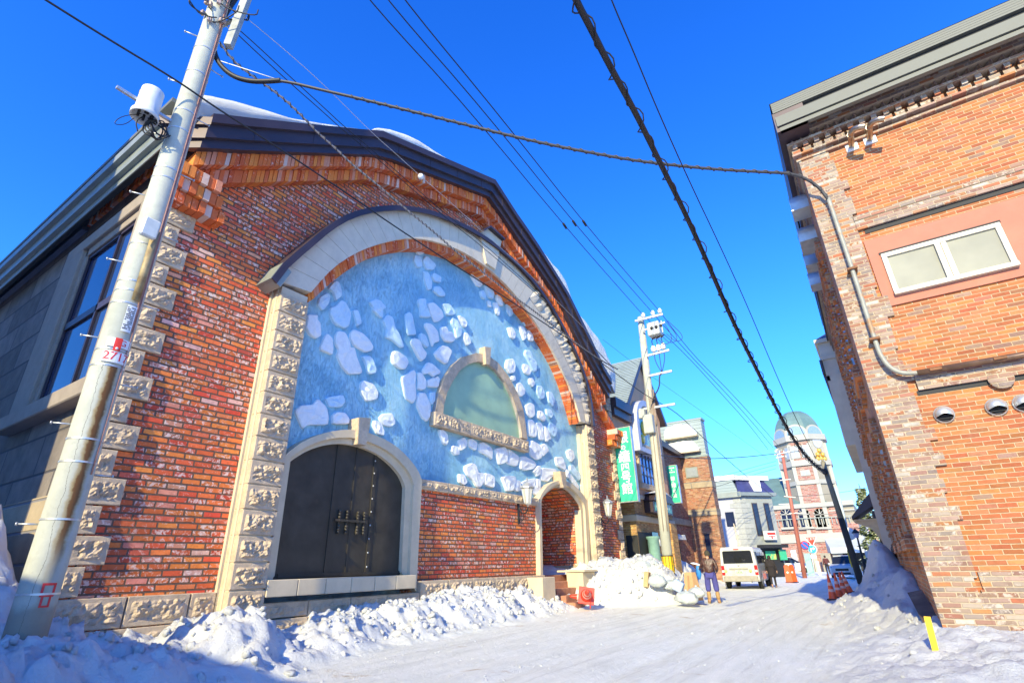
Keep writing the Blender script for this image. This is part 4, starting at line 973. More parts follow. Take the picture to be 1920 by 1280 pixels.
# street side windows in brick frames
for zc0,zc1,ysx in ((1.75,3.15,(11.6,14.2,17.2,20.2)),(4.7,7.1,(11.9,14.6,17.6,20.4)),(7.75,8.5,(13.4,16.4,19.4))):
    for yc in ysx:
        m=MB(); w2=.52
        for s_ in (-1,1):
            z=zc0-.15
            while z<zc1+.1:
                ya_=yc+s_*(w2+.0); d=.09 if int((z-zc0)/.095)%2 else .035
                skew(m,min(ya_,ya_+s_*.20),max(ya_,ya_+s_*.20),z,z+.085,.02,d); z+=.095
        skew(m,yc-w2-.3,yc+w2+.3,zc0-.34,zc0-.16,.02,.12)
        for s_ in (-.45,0,.45): skew(m,yc+s_-.1,yc+s_+.1,zc0-.62,zc0-.34,.02,.08)
        for i in range(12):
            a0=pi*i/12; yy_=yc+(w2+.1)*cos(a0); skew(m,yy_-.07,yy_+.07,zc1+.05+.28*sin(a0),zc1+.23+.28*sin(a0),.02,.10)
        wdw=m.build('window_surround',M['brick_street'],rb_)
        m=MB(); skew(m,yc-w2,yc+w2,zc0-.15,zc1+.12,.02,.03); m.build('shutter',M['metal_dark'],wdw)
# round topped extractor hoods high on the street side
for i,(yy_,zz_) in enumerate(((11.3,8.4),(11.9,7.95),(12.7,8.25),(13.6,8.2),(14.9,8.25))):
    m=MB(); a0=SWX(yy_); pr=[(yy_-.24,zz_-.2)]+[(yy_+.24*cos(pi-pi*k/8),zz_+.24*sin(pi*k/8)) for k in range(9)]+[(yy_+.24,zz_-.2)]
    m.prism(pr,'x',a0-.34,a0+.02); m.build('extractor_hood',M['steel'],rb_)
# timber leaning plank at the foot
# ================================================================== cream building beyond it
cb=empty('cream_building',(2,34,0),'pale cream rendered building with dark eave beyond the orange brick building','building')
m=MB(); m.box(-.10,8,22.45,46,-.1,9.0-1.2); m.build('wall',M['cream_render'],cb)
m=MB(); m.box(-.40,8,22.6,30.5,-.1+5.2,8.55); m.build('upper_wall',M['cream_render'],cb)
m=MB(); m.box(-.50,8,22.5,30.7,9.15,9.3); m.box(-.46,8,22.55,30.6,8.45,8.6); m.box(-.42,8,22.6,30.5,8.6,9.15); m.build('bay_parapet',M['cream_render'],cb)
m=MB(); m.add([(-.45,22.5,9.3),(8,22.5,9.3),(8,24.5,10.4),(.5,24.5,10.4)],[(0,1,2,3)]); m.box(-.47,-.3,22.6,46,7.6,7.8); m.box(-.5,-.42,22.5,30.8,7.9,8.45); m.build('eave',M['metal_dark'],cb)
m=MB(); m.prism([(-.10,3.05),(-.85,2.62),(-.85,2.72),(-.10,3.5)],'y',23.6,25.4); cn=m.build('canopy',M['metal_dark'],cb)
m=MB(); m.prism([(-.10,2.6),(-.8,2.6),(-.75,2.5),(-.35,2.3),(-.14,1.9),(-.10,1.7)],'y',23.7,23.85); m.box(-.82,-.1,23.65,25.35,2.56,2.62); m.build('bracket',plain('pale_timber',(.62,.46,.28),.7),cn)
m=MB(); m.box(-.16,-.09,24,25,-.1,2.2); m.box(-.19,-.09,23.85,24,-.1,2.9); m.build('door',M['metal_dark'],cb)
# ================================================================== gabled shop with banner
GX=-10.0
def pX(px,py,X=GX): p=onX(px,py,X); return (p.y,p.z)
gs=empty('gabled_shop',(-12,27.5,0),'brown stucco gabled shop with a tall gridded window and round emblem beside the hall','building')
ga,gb,gc=pX(1170,748),pX(1196,678),pX(1236,782)
zcor=pX(1191,966)[1]; ycor=25.85; yend=31.3; zst=pX(1226,925)[1]
m=MB(); m.prism([(24.2,zst-.3),(24.2,pX(1150,765)[1]),(ga[0]-.1,pX(1150,765)[1]),(ga[0]-.1,ga[1]-.1),(gb[0],gb[1]),(gc[0],gc[1]-.1),(yend+.3,gc[1]-.9),(yend+.3,zst-.3)],'x',-17,GX); m.build('stucco_wall',M['tan_render'],gs)
m=MB()
zl=zst-.28
m.box(-17,GX-.0,ycor,yend+.3,-.1,zl); m.build('brick_base',M['brick_shop'],gs)
m=MB(); m.bbox(-17,GX+.10,ycor-.10,yend+.4,3.25,3.55,.03); m.bbox(-17,GX+.07,ycor-.06,yend+.4,zl-.2,zl+.02,.03); m.build('cornice',M['stone_smooth'],gs)
m=MB()
m.band([(ga[0]-.35,ga[1]-.35),(gb[0],gb[1]+.22),(gc[0]+.45,gc[1]-.5)],[(ga[0]-.12,ga[1]-.45),(gb[0],gb[1]-.05),(gc[0]+.2,gc[1]-.6)],-17,GX+.3)
m.box(-17,GX+.35,24.0,ga[0]+.1,pX(1150,765)[1]-.05,pX(1150,750)[1]); m.box(-17,GX+.22,24.0,ga[0]+.15,pX(1150,765)[1]-.45,pX(1150,765)[1]-.05)
m.build('roof_edge',M['metal_dark'],gs)
m=MB(); nl=26
for i in range(nl):                             # lapped green-grey metal roof
    t0,t1=i/nl,(i+.93)/nl
    A=Vector((0,ga[0]-.35+(gb[0]-ga[0]+.35)*t0,ga[1]-.33+(gb[1]+.24-ga[1]+.33)*t0)); B=Vector((0,ga[0]-.35+(gb[0]-ga[0]+.35)*t1,ga[1]-.33+(gb[1]+.24-ga[1]+.33)*t1))
    m.add([(x,p.y-.03*k,p.z+.0) for x in (-17,GX+.28) for p,k in ((A,1.6),(B,0.2),(B,-1),(A,-1))],[(0,1,2,3),(4,5,6,7),(0,1,5,4),(1,2,6,5),(2,3,7,6),(3,0,4,7)])
m.build('roof',plain('pale_green_grey_roof_sheet',(.36,.42,.39),.5,.2,.08,2,.1,.002),gs)
# round topped emblem
ec=pX(1210,800); e0=pX(1186,828); e1=pX(1222,862); et=pX(1203,758)
ey=(e0[0]+e1[0])/2+.25; er=(e1[0]-e0[0])/2+.35; ez0=(e0[1]+pX(1218,858)[1])/2; ez1=et[1]-er
arc=[(ey+er*cos(pi-pi*k/16),ez1+er*sin(pi*k/16)) for k in range(17)]
m=MB(); m.band([(ey-er,ez0)]+arc+[(ey+er,ez0)],[(ey-er*.8,ez0)]+[(ey+er*.8*cos(pi-pi*k/16),ez1+er*.8*sin(pi*k/16)) for k in range(17)]+[(ey+er*.8,ez0)],GX-.05,GX+.42)
m.box(GX,GX+.42,ey-er-.02,ey+er+.02,ez0-.25,ez0)
em_=m.build('emblem',plain('lilac_grey_moulding',(.44,.46,.56),.5),gs,'round topped emblem panel with blue and gold glass')
m=MB(); m.prism([(ey-er*.82,ez0)]+[(ey+er*.82*cos(pi-pi*k/16),ez1+er*.82*sin(pi*k/16)) for k in range(17)]+[(ey+er*.82,ez0)],'x',GX,GX+.1)
t=NT('teal_stained_glass'); vv=t.voro(t.pos(),3.2); tg=t.fin(t.ramp(vv.outputs['Distance'],[(.0,(.02,.30,.34)),(.25,(.03,.45,.42)),(.4,(.25,.62,.55)),(.6,(.03,.22,.36))]),.3)
m.build('emblem_glass',tg,em_)
m=MB(); m.sphere((GX+.12,ey+.1,ez1+.15),.42,12,(.3,1,1)); m.sphere((GX+.12,ey-.25,ez1-.5),.28,10,(.3,1,1)); m.build('gold_boss',plain('gold_glass',(.75,.55,.06),.4),em_)
# gridded window
wy0,wy1=pX(1194,835)[0],pX(1228,870)[0]; wz1=pX(1194,838)[1]; wz0=pX(1203,905)[1]; wy1=wy0+3.0
m=MB(); m.bbox(GX-.1,GX+.14,wy0-.3,wy1+.3,wz1,wz1+.3,.03); m.bbox(GX-.1,GX+.18,wy0-.3,wy1+.3,wz0-.3,wz0,.03); m.bbox(GX-.1,GX+.10,wy0-.25,wy0,wz0,wz1,.02); m.bbox(GX-.1,GX+.10,wy1,wy1+.25,wz0,wz1,.02)
wn2=m.build('window',M['stone'],gs,'tall gridded window with blue panes in stone surround')
m=MB(); m.box(GX-.1,GX+.02,wy0,wy1,wz0,wz1); m.build('pane',plain('sky_blue_glass',(.16,.26,.62),.08,0,.1,1,.02,.001),wn2)
m=MB()
for i in range(7): yy_=wy0+(wy1-wy0)*i/6; m.box(GX,GX+.06,yy_-.035,yy_+.035,wz0,wz1)
for i in range(5): zz_=wz0+(wz1-wz0)*i/4; m.box(GX+.001,GX+.05,wy0,wy1,zz_-.03,zz_+.03)
m.build('glazing_bars',M['metal_dark'],wn2)
# sign case over the shop door
sy0,sy1=pX(1207,945)[0],pX(1241,945)[0]; sz1=pX(1212,940)[1]; sz0=pX(1212,962)[1]; sy1=sy0+3.1
m=MB(); m.bbox(GX,GX+.5,sy0,sy1,sz0,sz1,.03); m.prism([(sy0-.12,sz1),(sy0+.3,sz1+.36),((sy0+sy1)/2,sz1+.5),(sy1-.3,sz1+.36),(sy1+.12,sz1)],'x',GX,GX+.62)
sgc=m.build('sign_case',M['metal_dark'],gs,'dark framed sign case with green panel and white lettering')
m=MB(); m.box(GX+.5,GX+.515,sy0+.25,sy1-.25,sz0+.12,sz1-.05); m.build('sign_panel',plain('faded_teal_panel',(.10,.38,.32),.4,0,.25,2),sgc)
m=MB(); m.prism([(sy0,sz1+.36),((sy0+sy1)/2,sz1+.52),(sy1,sz1+.36),((sy0+sy1)/2,sz1+.66)],'x',GX+.05,GX+.6); m.build('sign_snow',M['snow'],sgc)
# ground floor: dark entrance, pale column, poster, orange brick pier
m=MB(); m.box(GX-.0,GX+.03,ycor+.02,ycor+2.3,-.1,2.75); m.box(GX-.6,GX,ycor-.02,ycor-.005,-.1,2.6); m.build('entrance',M['dark'],gs)
m=MB(); m.lathe([(.28,0),(.28,2.5),(.34,2.55),(.34,2.65)],(GX+.32,ycor+1.2,-.1),20); m.build('column',plain('pale_jade_column',(.22,.40,.35),.5),gs)
m=MB(); m.box(GX+.03,GX+.09,ycor+2.15,ycor+3.2,-.1,1.75); m.build('curtain',plain('violet_curtain',(.16,.12,.38),.9,0,.2,6,.5,.01),gs)
m=MB(); m.box(GX+.03,GX+.06,ycor+1.9,ycor+3.5,1.75,2.8); m.build('shop_window',M['glass_dark'],gs)
m=MB()
for k in range(5): m.sphere((GX+.09,ycor+2.1+k*.24,2.3+.05*sin(k*3)),.13,8,(.3,.7,1.6))
m.build('lace_valance',M['white'],gs)
m=MB(); m.bbox(GX,GX+.45,yend-1.55,yend-.55,-.1,3.3,.02); m.build('pier',M['brick_shop'],gs)
m=MB(); m.bbox(GX,GX+.52,yend-1.62,yend-.48,-.1,.7,.02); m.build('pier_base',M['stone_base'],gs)
# ================================================================== brick shop with second banner
bs=empty('brick_shop',(-13,35,0),'dark red brick shop wall with small curved dormer between gabled shop and brick tower','building')
BX=-11.0
bz=onX(1250,870,BX).z
m=MB(); m.box(-18,BX,yend+.25,39.2,-.1,bz+1.0); m.build('wall',M['brick_dark'],bs)
m=MB(); m.bbox(-18,BX+.12,yend+.3,39.2,3.6,4.0,.03); m.build('string_course',M['stone_base'],bs)
m=MB(); m.band([(yend+.3,bz+1.5),(39.2,bz+1.0)],[(yend+.3,bz+1.0),(39.2,bz+.8)],-18,BX+.35); m.build('eave',M['metal_dark'],bs)
m=MB(); yc=(yend+.9); m.prism([(yc-.9,bz+1.2)]+[(yc+.9*cos(pi-pi*k/10),bz+2.5+.9*sin(pi*k/10)) for k in range(11)]+[(yc+.9,bz+1.2)],'x',-16,BX+.2); dm=m.build('dormer',M['metal_grey'],bs)
m=MB(); m.box(BX,BX+.06,34.2,35.4,-.1,2.5); m.build('door',M['dark'],bs); m=MB(); m.box(BX,BX+.07,32.2,33.4,-.1,2.6); m.build('door',M['metal_dark'],bs)
m=MB(); m.prism([(34,2.65),(34.4,2.95),(35,2.85),(35.6,2.95),(35.8,2.65)],'x',BX,BX+.4); m.build('awning_snow',M['snow'],bs)
# ================================================================== brick tower with grey siding
tw=empty('brick_tower',(-12,42,0),'square salmon brick tower with grey siding top and snow shelves','building')
TY=38.5
tx0,tx1=-14.0,(onY(1330,870,TY).x+onY(1352,1020,TY).x)/2
tz=onY(1300,855,TY).z; tt=(onY(1320,782,TY).z)
m=MB(); m.box(tx0,tx1,TY,TY+1.0,-.1,tz); m.build('wall',M['brick_tower'],tw)
t=NT('grey_green_lap_siding'); sp=t.n('ShaderNodeSeparateXYZ'); t.l(t.pos(),sp.inputs[0]); fr_=t.m('FRACT',t.m('MULTIPLY',sp.outputs[2],4.0)); ln=t.m('GREATER_THAN',fr_,.12)
sd=t.fin(t.mixc(ln,(.14,.17,.165),(.30,.36,.35)),.6,t.bump(fr_,.6,.02)); M['siding']=sd
m=MB(); m.box(tx0,tx1-.05,TY+.04,TY+1.0,tz,tt); m.box(tx0,tx1+.05,TY-.04,TY+.1,tz-.1,tz+.05); m.box(tx0,tx1+.03,TY,TY+1.0,tt-.08,tt+.05); m.build('siding',sd,tw)
for q,(pa_,pb_) in enumerate((((1246,790),(1322,812)),((1250,822),(1330,841)))):
    A=onY(pa_[0],pb_[1],TY-.2); B=onY(pb_[0],pb_[1],TY-.2); T=onY(pa_[0],pa_[1],TY-.2)
    z0_=B.z; z1_=onY(1290,pa_[1]+2,TY).z
    m=MB(); m.box(max(tx0,A.x),tx1-.35,TY-.45,TY+.05,z0_-.1,z0_); m.build('snow_ledge',M['stone_smooth'],tw)
    m=MB(); n=16; xs=[max(tx0,A.x)+(tx1-.4-max(tx0,A.x))*i/(n-1) for i in range(n)]
    prf=lambda i: (z1_-z0_)*(.55+.45*sin(pi*min(1,(i+2)/(n+1)))**.6)*(1 if i<n-3 else (n-i)/3.2)
    vs=[];fs=[]
    for i,x in enumerate(xs):
        h=prf(i)*random.uniform(.93,1.05); vs+=[(x,TY-.42,z0_),(x,TY-.44,z0_+h*.35),(x,TY-.3,z0_+h*.8),(x,TY+.02,z0_+h)]
    for i in range(n-1): fs+=[(i*4+j,(i+1)*4+j,(i+1)*4+j+1,i*4+j+1) for j in range(3)]
    fs+=[(0,1,2,3),((n-1)*4,(n-1)*4+1,(n-1)*4+2,(n-1)*4+3)]
    m.add(vs,fs,True); m.build('shelf_snow',M['snow'],tw)
p0=onY(1284,877,TY-.02); p1=onY(1310,894,TY-.02)
m=MB(); m.bbox(p0.x,p1.x,TY-.06,TY+.1,p1.z,p0.z,.02); wv=m.build('window',M['metal_grey'],tw); m=MB(); m.box(p0.x+.08,p1.x-.08,TY-.07,TY,p1.z+.08,p0.z-.08); m.build('pane',plain('grey_pane',(.28,.31,.33),.3),wv)
m=MB(); 
for zz_ in (onY(1290,910,TY).z,onY(1290,962,TY).z): m.box(tx0,tx1+.03,TY-.05,TY+1.02,zz_-.22,zz_+.22)
m.build('string_course',M['stone_base'],tw)
p0=onY(1320,1001,TY); p1=onY(1336,1040,TY); m=MB(); m.box(p0.x,p1.x,TY-.03,TY+.1,-.1,p0.z); m.build('door',M['glass_dark'],tw)
# ================================================================== grey corner house
gh=empty('grey_house',(-12,56,0),'pale grey rendered corner house with mansard roof, quoins and snow cap','building')
GY=52.0
def pYp(px,py,Y): p=onY(px,py,Y); return (p.x,p.z)
xl0=onY(1338,930,GY).x; xc=onY(1392,960,GY).x; zc_=onY(1385,925,GY).z; zt2=onY(1385,908,GY).z
M['grey_render']=plain('pale_grey_render',(.30,.32,.30),.85,0,.08,.8,.2,.004); M['shade_render']=plain('shaded_grey_render',(.42,.42,.45),.85,0,.06,.8,.2,.004)  # second render has lilac shade mixed into its colour for the side wall
M['blue_roof']=plain('deep_blue_mansard',(.05,.055,.16),.5,.1,.2,2,.2,.004)
m=MB(); m.box(xl0-2,xc,GY,GY+9,-.1,zc_); m.build('wall',M['shade_render'],gh)
xe=onY(1462,1000,GY+3.0).x
fa=[(xc-.05,GY+.02),(xe,GY+2.6),(xe-1.5,GY+9),(xc-3,GY+9)]
m=MB(); m.prism(fa,'z',-.1,zc_-.1); m.build('front_wall',M['grey_render'],gh)
fd=Vector((fa[1][0]-fa[0][0],fa[1][1]-fa[0][1],0)); fl=fd.length; fd.normalize(); fn=Vector((fd.y,-fd.x,0))
def onF(s,z,d=0): return (fa[0][0]+fd.x*s+fn.x*d,fa[0][1]+fd.y*s+fn.y*d,z)
def fbox(mb,s0,s1,z0,z1,d0,d1): mb.add([onF(s,z,d) for z in (z0,z1) for s,d in ((s0,d0),(s1,d0),(s1,d1),(s0,d1))],[(3,2,1,0),(4,5,6,7),(0,1,5,4),(1,2,6,5),(2,3,7,6),(3,0,4,7)])
m=MB(); z=0
k=0
while z<zc_-.5: 
    L=.95 if k%2 else .6; fbox(m,-.02,L,z+.02,z+.42,0,.04); m.box(xc-L,xc+.02,GY-.04,GY,z+.02,z+.42); z+=.44; k+=1
m.build('quoins',plain('grey_quoin_stone',(.36,.37,.34),.8),gh)
m=MB(); fbox(m,-.3,fl+.3,zc_-.2,zc_+.1,-.2,.4); m.box(xl0-2,xc+.2,GY-.35,GY+.1,zc_-.3,zc_+.15); m.build('cornice',M['metal_grey'],gh)
zr0=zc_+.1; zr1=zt2+.5
m=MB(); v0=[onF(-.2,zr0,.3),onF(fl+.2,zr0,.3),onF(fl-.3,zr1,-.3),onF(.2,zr1,-.3)]
vb=[(p[0]-4,p[1]+5,p[2]) for p in v0]; m.add(v0+vb,[(0,1,2,3),(4,5,6,7),(0,1,5,4),(3,2,6,7),(1,2,6,5),(0,3,7,4)]); m.build('mansard_roof',M['blue_roof'],gh)
m=MB(); m.prism([(xl0-2,zr0),(xc,zr0),(xc-.4,zr1),(xl0-2,zr1)],'y',GY-.1,GY+6); m.build('side_roof',M['siding'],gh)
m=MB(); fbox(m,.0,fl+.1,zr1-.05,zr1+.35,-4,.0); m.box(xc-2.2,xc-.1,GY-.2,GY+5,zr1-.05,zr1+.4); m.build('snow_cap',M['snow'],gh)
for s_ in (fl*.42,fl*.78):
    m=MB(); fbox(m,s_-.28,s_+.28,zc_-3.6,zc_-.8,0,.05); wv=m.build('window',M['metal_dark'],gh)
    m=MB(); fbox(m,s_-.2,s_+.2,zc_-3.5,zc_-.9,.05,.07); m.build('pane',M['glass_dark'],wv)
m=MB()
for s_ in (fl*.55,):
    pts=[(s_-.4,zr0+.1)]+[(s_+.4*cos(pi-pi*k/8),zr0+.9+.5*sin(pi*k/8)) for k in range(9)]+[(s_+.4,zr0+.1)]
    vs=[onF(a,b,.32) for a,b in pts]+[onF(a,b,-.5) for a,b in pts]; n=len(pts); m.add(vs,[tuple(range(n)),tuple(n+i for i in range(n))]+[(i,(i+1)%n,(i+1)%n+n,i+n) for i in range(n)])
m.build('dormer',M['white'],gh)
p0=onY(1359,960,GY-.02); p1=onY(1380,986,GY-.02); m=MB(); m.bbox(p0.x,p1.x,GY-.06,GY+.1,p1.z,p0.z,.02); m.build('window',M['glass_dark'],gh)
m=MB(); m.tube([(xc-.9,GY-.1,zc_-2.5),(xc-.75,GY-.1,2.2),(xc-1.2,GY-.1,1.6),(xc-3.4,GY-.1,1.5)],.05,6); m.build('gutter_pipe',M['stone_smooth'],gh)
# shopfront of the grey house
m=MB(); fbox(m,fl*.25,fl*.98,2.35,2.6,0,.9); fbox(m,fl*.3,fl*.95,.0,2.3,0,.06); m.build('shopfront',M['dark'],gh)
m=MB(); fbox(m,fl*.45,fl*.75,1.4,2.1,.06,.1); fbox(m,fl*.8,fl*1.0,1.35,2.2,.3,.4); m.build('shop_poster',plain('green_yellow_poster',(.05,.42,.22),.5,0,.1,3,dirt=((.8,.65,.1),.5,.9)),gh)
m=MB(); fbox(m,fl*.48,fl*.82,3.0,3.75,.15,.35); sb_=m.build('shop_sign',M['white'],gh,'small white box sign with red lettering')
m=MB(); fbox(m,fl*.56,fl*.80,3.42,3.62,.35,.37); fbox(m,fl*.58,fl*.78,3.28,3.33,.35,.37); fbox(m,fl*.66,fl*.70,3.08,3.3,.35,.37); m.build('sign_mark',M['red'],sb_)
# ================================================================== clock tower building
ct=empty('clock_tower',(-6.5,78,0),'cream and pink brick clock tower with green domed roof at the end of the street','building')
CY=76.0
M['tower_stone']=plain('cream_tower_stone',(.29,.26,.20),.8,0,.08,.6,.2,.004); M['tower_trim']=plain('white_tower_trim',(.38,.365,.31),.7,0,.04,1,.1,.002)
M['tower_roof']=plain('sea_green_slate',(.12,.20,.19),.6,0,.12,1,.3,.006)
xa=onY(1379,1000,CY).x; xb=onY(1605,1000,CY).x
def cz(px,py): return onY(px,py,CY).z
zpar=(cz(1460,943)+cz(1560,950))/2; zr_=cz(1420,910)
tw0,tw1=onY(1480,870,CY).x,onY(1586,900,CY).x      # tower edges
tcx=(onY(1455,830,CY).x+onY(1558,850,CY).x)/2-.35; trr=(onY(1547,815,CY).x-onY(1452,815,CY).x)/2*.95
m=MB(); m.box(xa-4,xb+.5,CY,CY+14,-.2,zpar); m.build('wing_wall',M['tower_stone'],ct)
zb1=cz(1480,1002); zb2=cz(1480,1018)
m=MB(); m.box(xa-4,xb+.5,CY-.12,CY+.05,zb1,cz(1480,985)); 
for px in (1385,1418,1452,1487,1530,1567):
    x=onY(px,965,CY).x; m.box(x-.55,x+.55,CY-.14,CY+.05,zb1,zpar-.5)
m.build('brick_pilaster',M['brick_pink'],ct)
m=MB(); m.box(xa-4,xb+.6,CY-.35,CY+.05,zb2,zb1); m.box(xa-4,xb+.6,CY-.45,CY+.1,zpar-.35,zpar+.15); m.box(xa-4,xb+.5,CY-.2,CY+.05,zpar-.95,zpar-.8); m.build('cornice',M['tower_trim'],ct)
m=MB(); m.add([(xa-4,CY-.3,zpar+.15),(tw1-2.5,CY-.3,zpar+.15),(tw1-6.5,CY+6,zr_+1.5),(xa-4,CY+6,zr_+1.5)],[(0,1,2,3)]); m.add([(xa-4,CY+6,zr_+1.5),(tw1-6.5,CY+6,zr_+1.5),(tw1-2.5,CY+13,zpar),(xa-4,CY+13,zpar)],[(0,1,2,3)]); m.build('wing_roof',M['tower_roof'],ct)
for px in (1400,1477,1510,1541):
    if px==1400: continue
    x=onY(px,975,CY).x; z0_=cz(px,988); z1_=cz(px,960)
    m=MB(); r_=1.05; pts=[(x-r_,z0_)]+[(x+r_*cos(pi-pi*k/10),z1_-r_*.2+r_*sin(pi*k/10)) for k in range(11)]+[(x+r_,z0_)]
    m.band([(0,0)]*0 or [(p[0],p[1]) for p in pts],[(x+(p[0]-x)*.62,z0_+(p[1]-z0_)*.82) for p in pts],0,0) if False else None
    vs=[(p[0],CY-.22,p[1]) for p in pts]+[(p[0],CY,p[1]) for p in pts]; n=len(pts)
    m.add(vs,[tuple(range(n))]+[(i,(i+1)%n,(i+1)%n+n,i+n) for i in range(n)]); wv=m.build('arched_window',M['brick_pink'],ct)
    r2=.66; m=MB(); pts=[(x-r2,z0_)]+[(x+r2*cos(pi-pi*k/10),z1_-r2*.3+r2*sin(pi*k/10)) for k in range(11)]+[(x+r2,z0_)]
    vs=[(p[0],CY-.26,p[1]) for p in pts]; m.add(vs,[tuple(range(n))]); m.build('pane',M['glass_dark'],wv)
    m=MB(); m.box(x-.06,x+.06,CY-.30,CY-.255,z0_,z1_+.4); m.box(x-r2,x+r2,CY-.30,CY-.255,z1_-.3,z1_-.18); m.box(x-r2,x-r2+.1,CY-.30,CY-.255,z0_,z1_); m.box(x+r2-.1,x+r2,CY-.30,CY-.255,z0_,z1_); m.box(x-r2-.2,x+r2+.2,CY-.5,CY-.2,z0_-.25,z0_)
    for k in range(2): m.bar((x,CY-.28,z1_-.2),(x+(.5 if k else -.5),CY-.28,z1_+.35),.06,.05)
    m.build('window_frame',M['tower_trim'],wv)
# ground floor: arched poster bay, awning with snow, arcade
x=onY(1487,1040,CY).x; m=MB(); r_=1.9; z0_=0; z1_=cz(1487,1035)
pts=[(x-r_,z0_)]+[(x+r_*cos(pi-pi*k/10),z1_-.3+r_*sin(pi*k/10)*.9) for k in range(11)]+[(x+r_,z0_)]; n=len(pts)
m.add([(p[0],CY-.18,p[1]) for p in pts]+[(p[0],CY,p[1]) for p in pts],[tuple(range(n))]+[(i,(i+1)%n,(i+1)%n+n,i+n) for i in range(n)]); m.build('blind_arch',M['brick_pink'],ct)
m=MB(); p0=onY(1482,1031,CY-.2); p1=onY(1499,1063,CY-.2); m.box(p0.x,p1.x,CY-.26,CY-.15,p1.z,p0.z); m.build('poster',plain('pale_blue_poster',(.62,.72,.76),.5,0,.05,.8,dirt=((.30,.42,.48),.52,.8)),ct)
ax0=onY(1527,1030,CY-3).x; ax1=onY(1640,1030,CY-3).x; za0=onY(1560,1027,CY-3).z; za1=onY(1560,1007,CY).z
m=MB(); m.add([(ax0+1.0,CY,za1),(ax1,CY,za1),(ax1,CY-3,za0),(ax0+1.6,CY-3,za0)],[(0,1,2,3)]); m.add([(ax0+1.0,CY,za1),(ax0+1.6,CY-3,za0),(ax0+1.6,CY-3,za0-.5),(ax0+1.0,CY,za0-.5)],[(0,1,2,3)]); m.box(ax0+1.6,ax1,CY-3,CY-2.9,za0-.55,za0+.05); m.build('awning',plain('snowy_awning',(.45,.48,.49),.7,0,.05,1),ct)
m=MB(); m.box(ax0+1.7,ax1,CY-.1,CY+.0,0,za0-.3); m.build('shopfront',M['dark'],ct)
m=MB()
for px in (1552,1575): x=onY(px,1060,CY-2.8).x; m.box(x-.5,x+.5,CY-2.6,CY-2.1,0,za0-.5)
m.build('arcade_pier',M['tower_stone'],ct)
# the tower itself: octagon in levels
def octo(mb,r,z0,z1,cx=tcx,cy=CY+3.2,f=.42,rot=0):
    pts=[]
    for sx,sy in ((1,-f),(1,f),(f,1),(-f,1),(-1,f),(-1,-f),(-f,-1),(f,-1)): pts.append((cx+sx*r,cy+sy*r))
    mb.prism(pts,'z',z0,z1)
zt_a=onY(1498,818,CY).z; zlev=[cz(1510,925),cz(1505,905),cz(1505,868),cz(1500,832),zt_a]
cyt=CY+trr-.2
m=MB(); octo(m,trr,0,zlev[4],cy=cyt); m.build('tower_shaft',M['tower_stone'],ct)
m=MB()
for z,h,e in ((zlev[1],.5,.22),(zlev[2],.7,.30),(zlev[4]-.2,.7,.35)): octo(m,trr+e,z-h/2,z+h/2,cy=cyt)
for s_ in (-1,1):                             # white angle strips
    for (fx,fy) in ((.42*s_,-1),(1*s_,-.42)): m.box(tcx+fx*trr-.22,tcx+fx*trr+.22,cyt+fy*trr-.12,cyt+fy*trr+.2,0,zlev[3])
m.build('tower_trim',M['tower_trim'],ct)
m=MB()
m.box(tcx-.40*trr,tcx+.40*trr,cyt-trr-.06,cyt-trr+.1,zlev[1]+.3,zlev[2]-.4); m.box(tcx-.40*trr,tcx+.40*trr,cyt-trr-.06,cyt-trr+.1,0,zlev[1]-.3); m.box(tcx-.40*trr,tcx+.40*trr,cyt-trr-.06,cyt-trr+.1,zlev[2]+.4,zlev[3]+.2); m.build('brick_face',M['brick_pink'],ct)
for (zz0,zz1,xs_) in ((zlev[1]+.9,zlev[2]-1.0,(0,)),(zlev[2]+.7,zlev[3]-.3,(-.26,.26)),):
    for q in xs_:
        xw=tcx+q*trr*.9; m=MB(); m.box(xw-.55,xw+.55,cyt-trr-.14,cyt-trr,zz0-.1,zz1+.1); wv=m.build('window',M['tower_trim'],ct)
        m=MB(); m.box(xw-.42,xw-.04,cyt-trr-.16,cyt-trr-.13,zz0,zz1); m.box(xw+.04,xw+.42,cyt-trr-.16,cyt-trr-.13,zz0,zz1); m.build('pane',plain('pale_grey_pane',(.34,.38,.40),.3),wv)
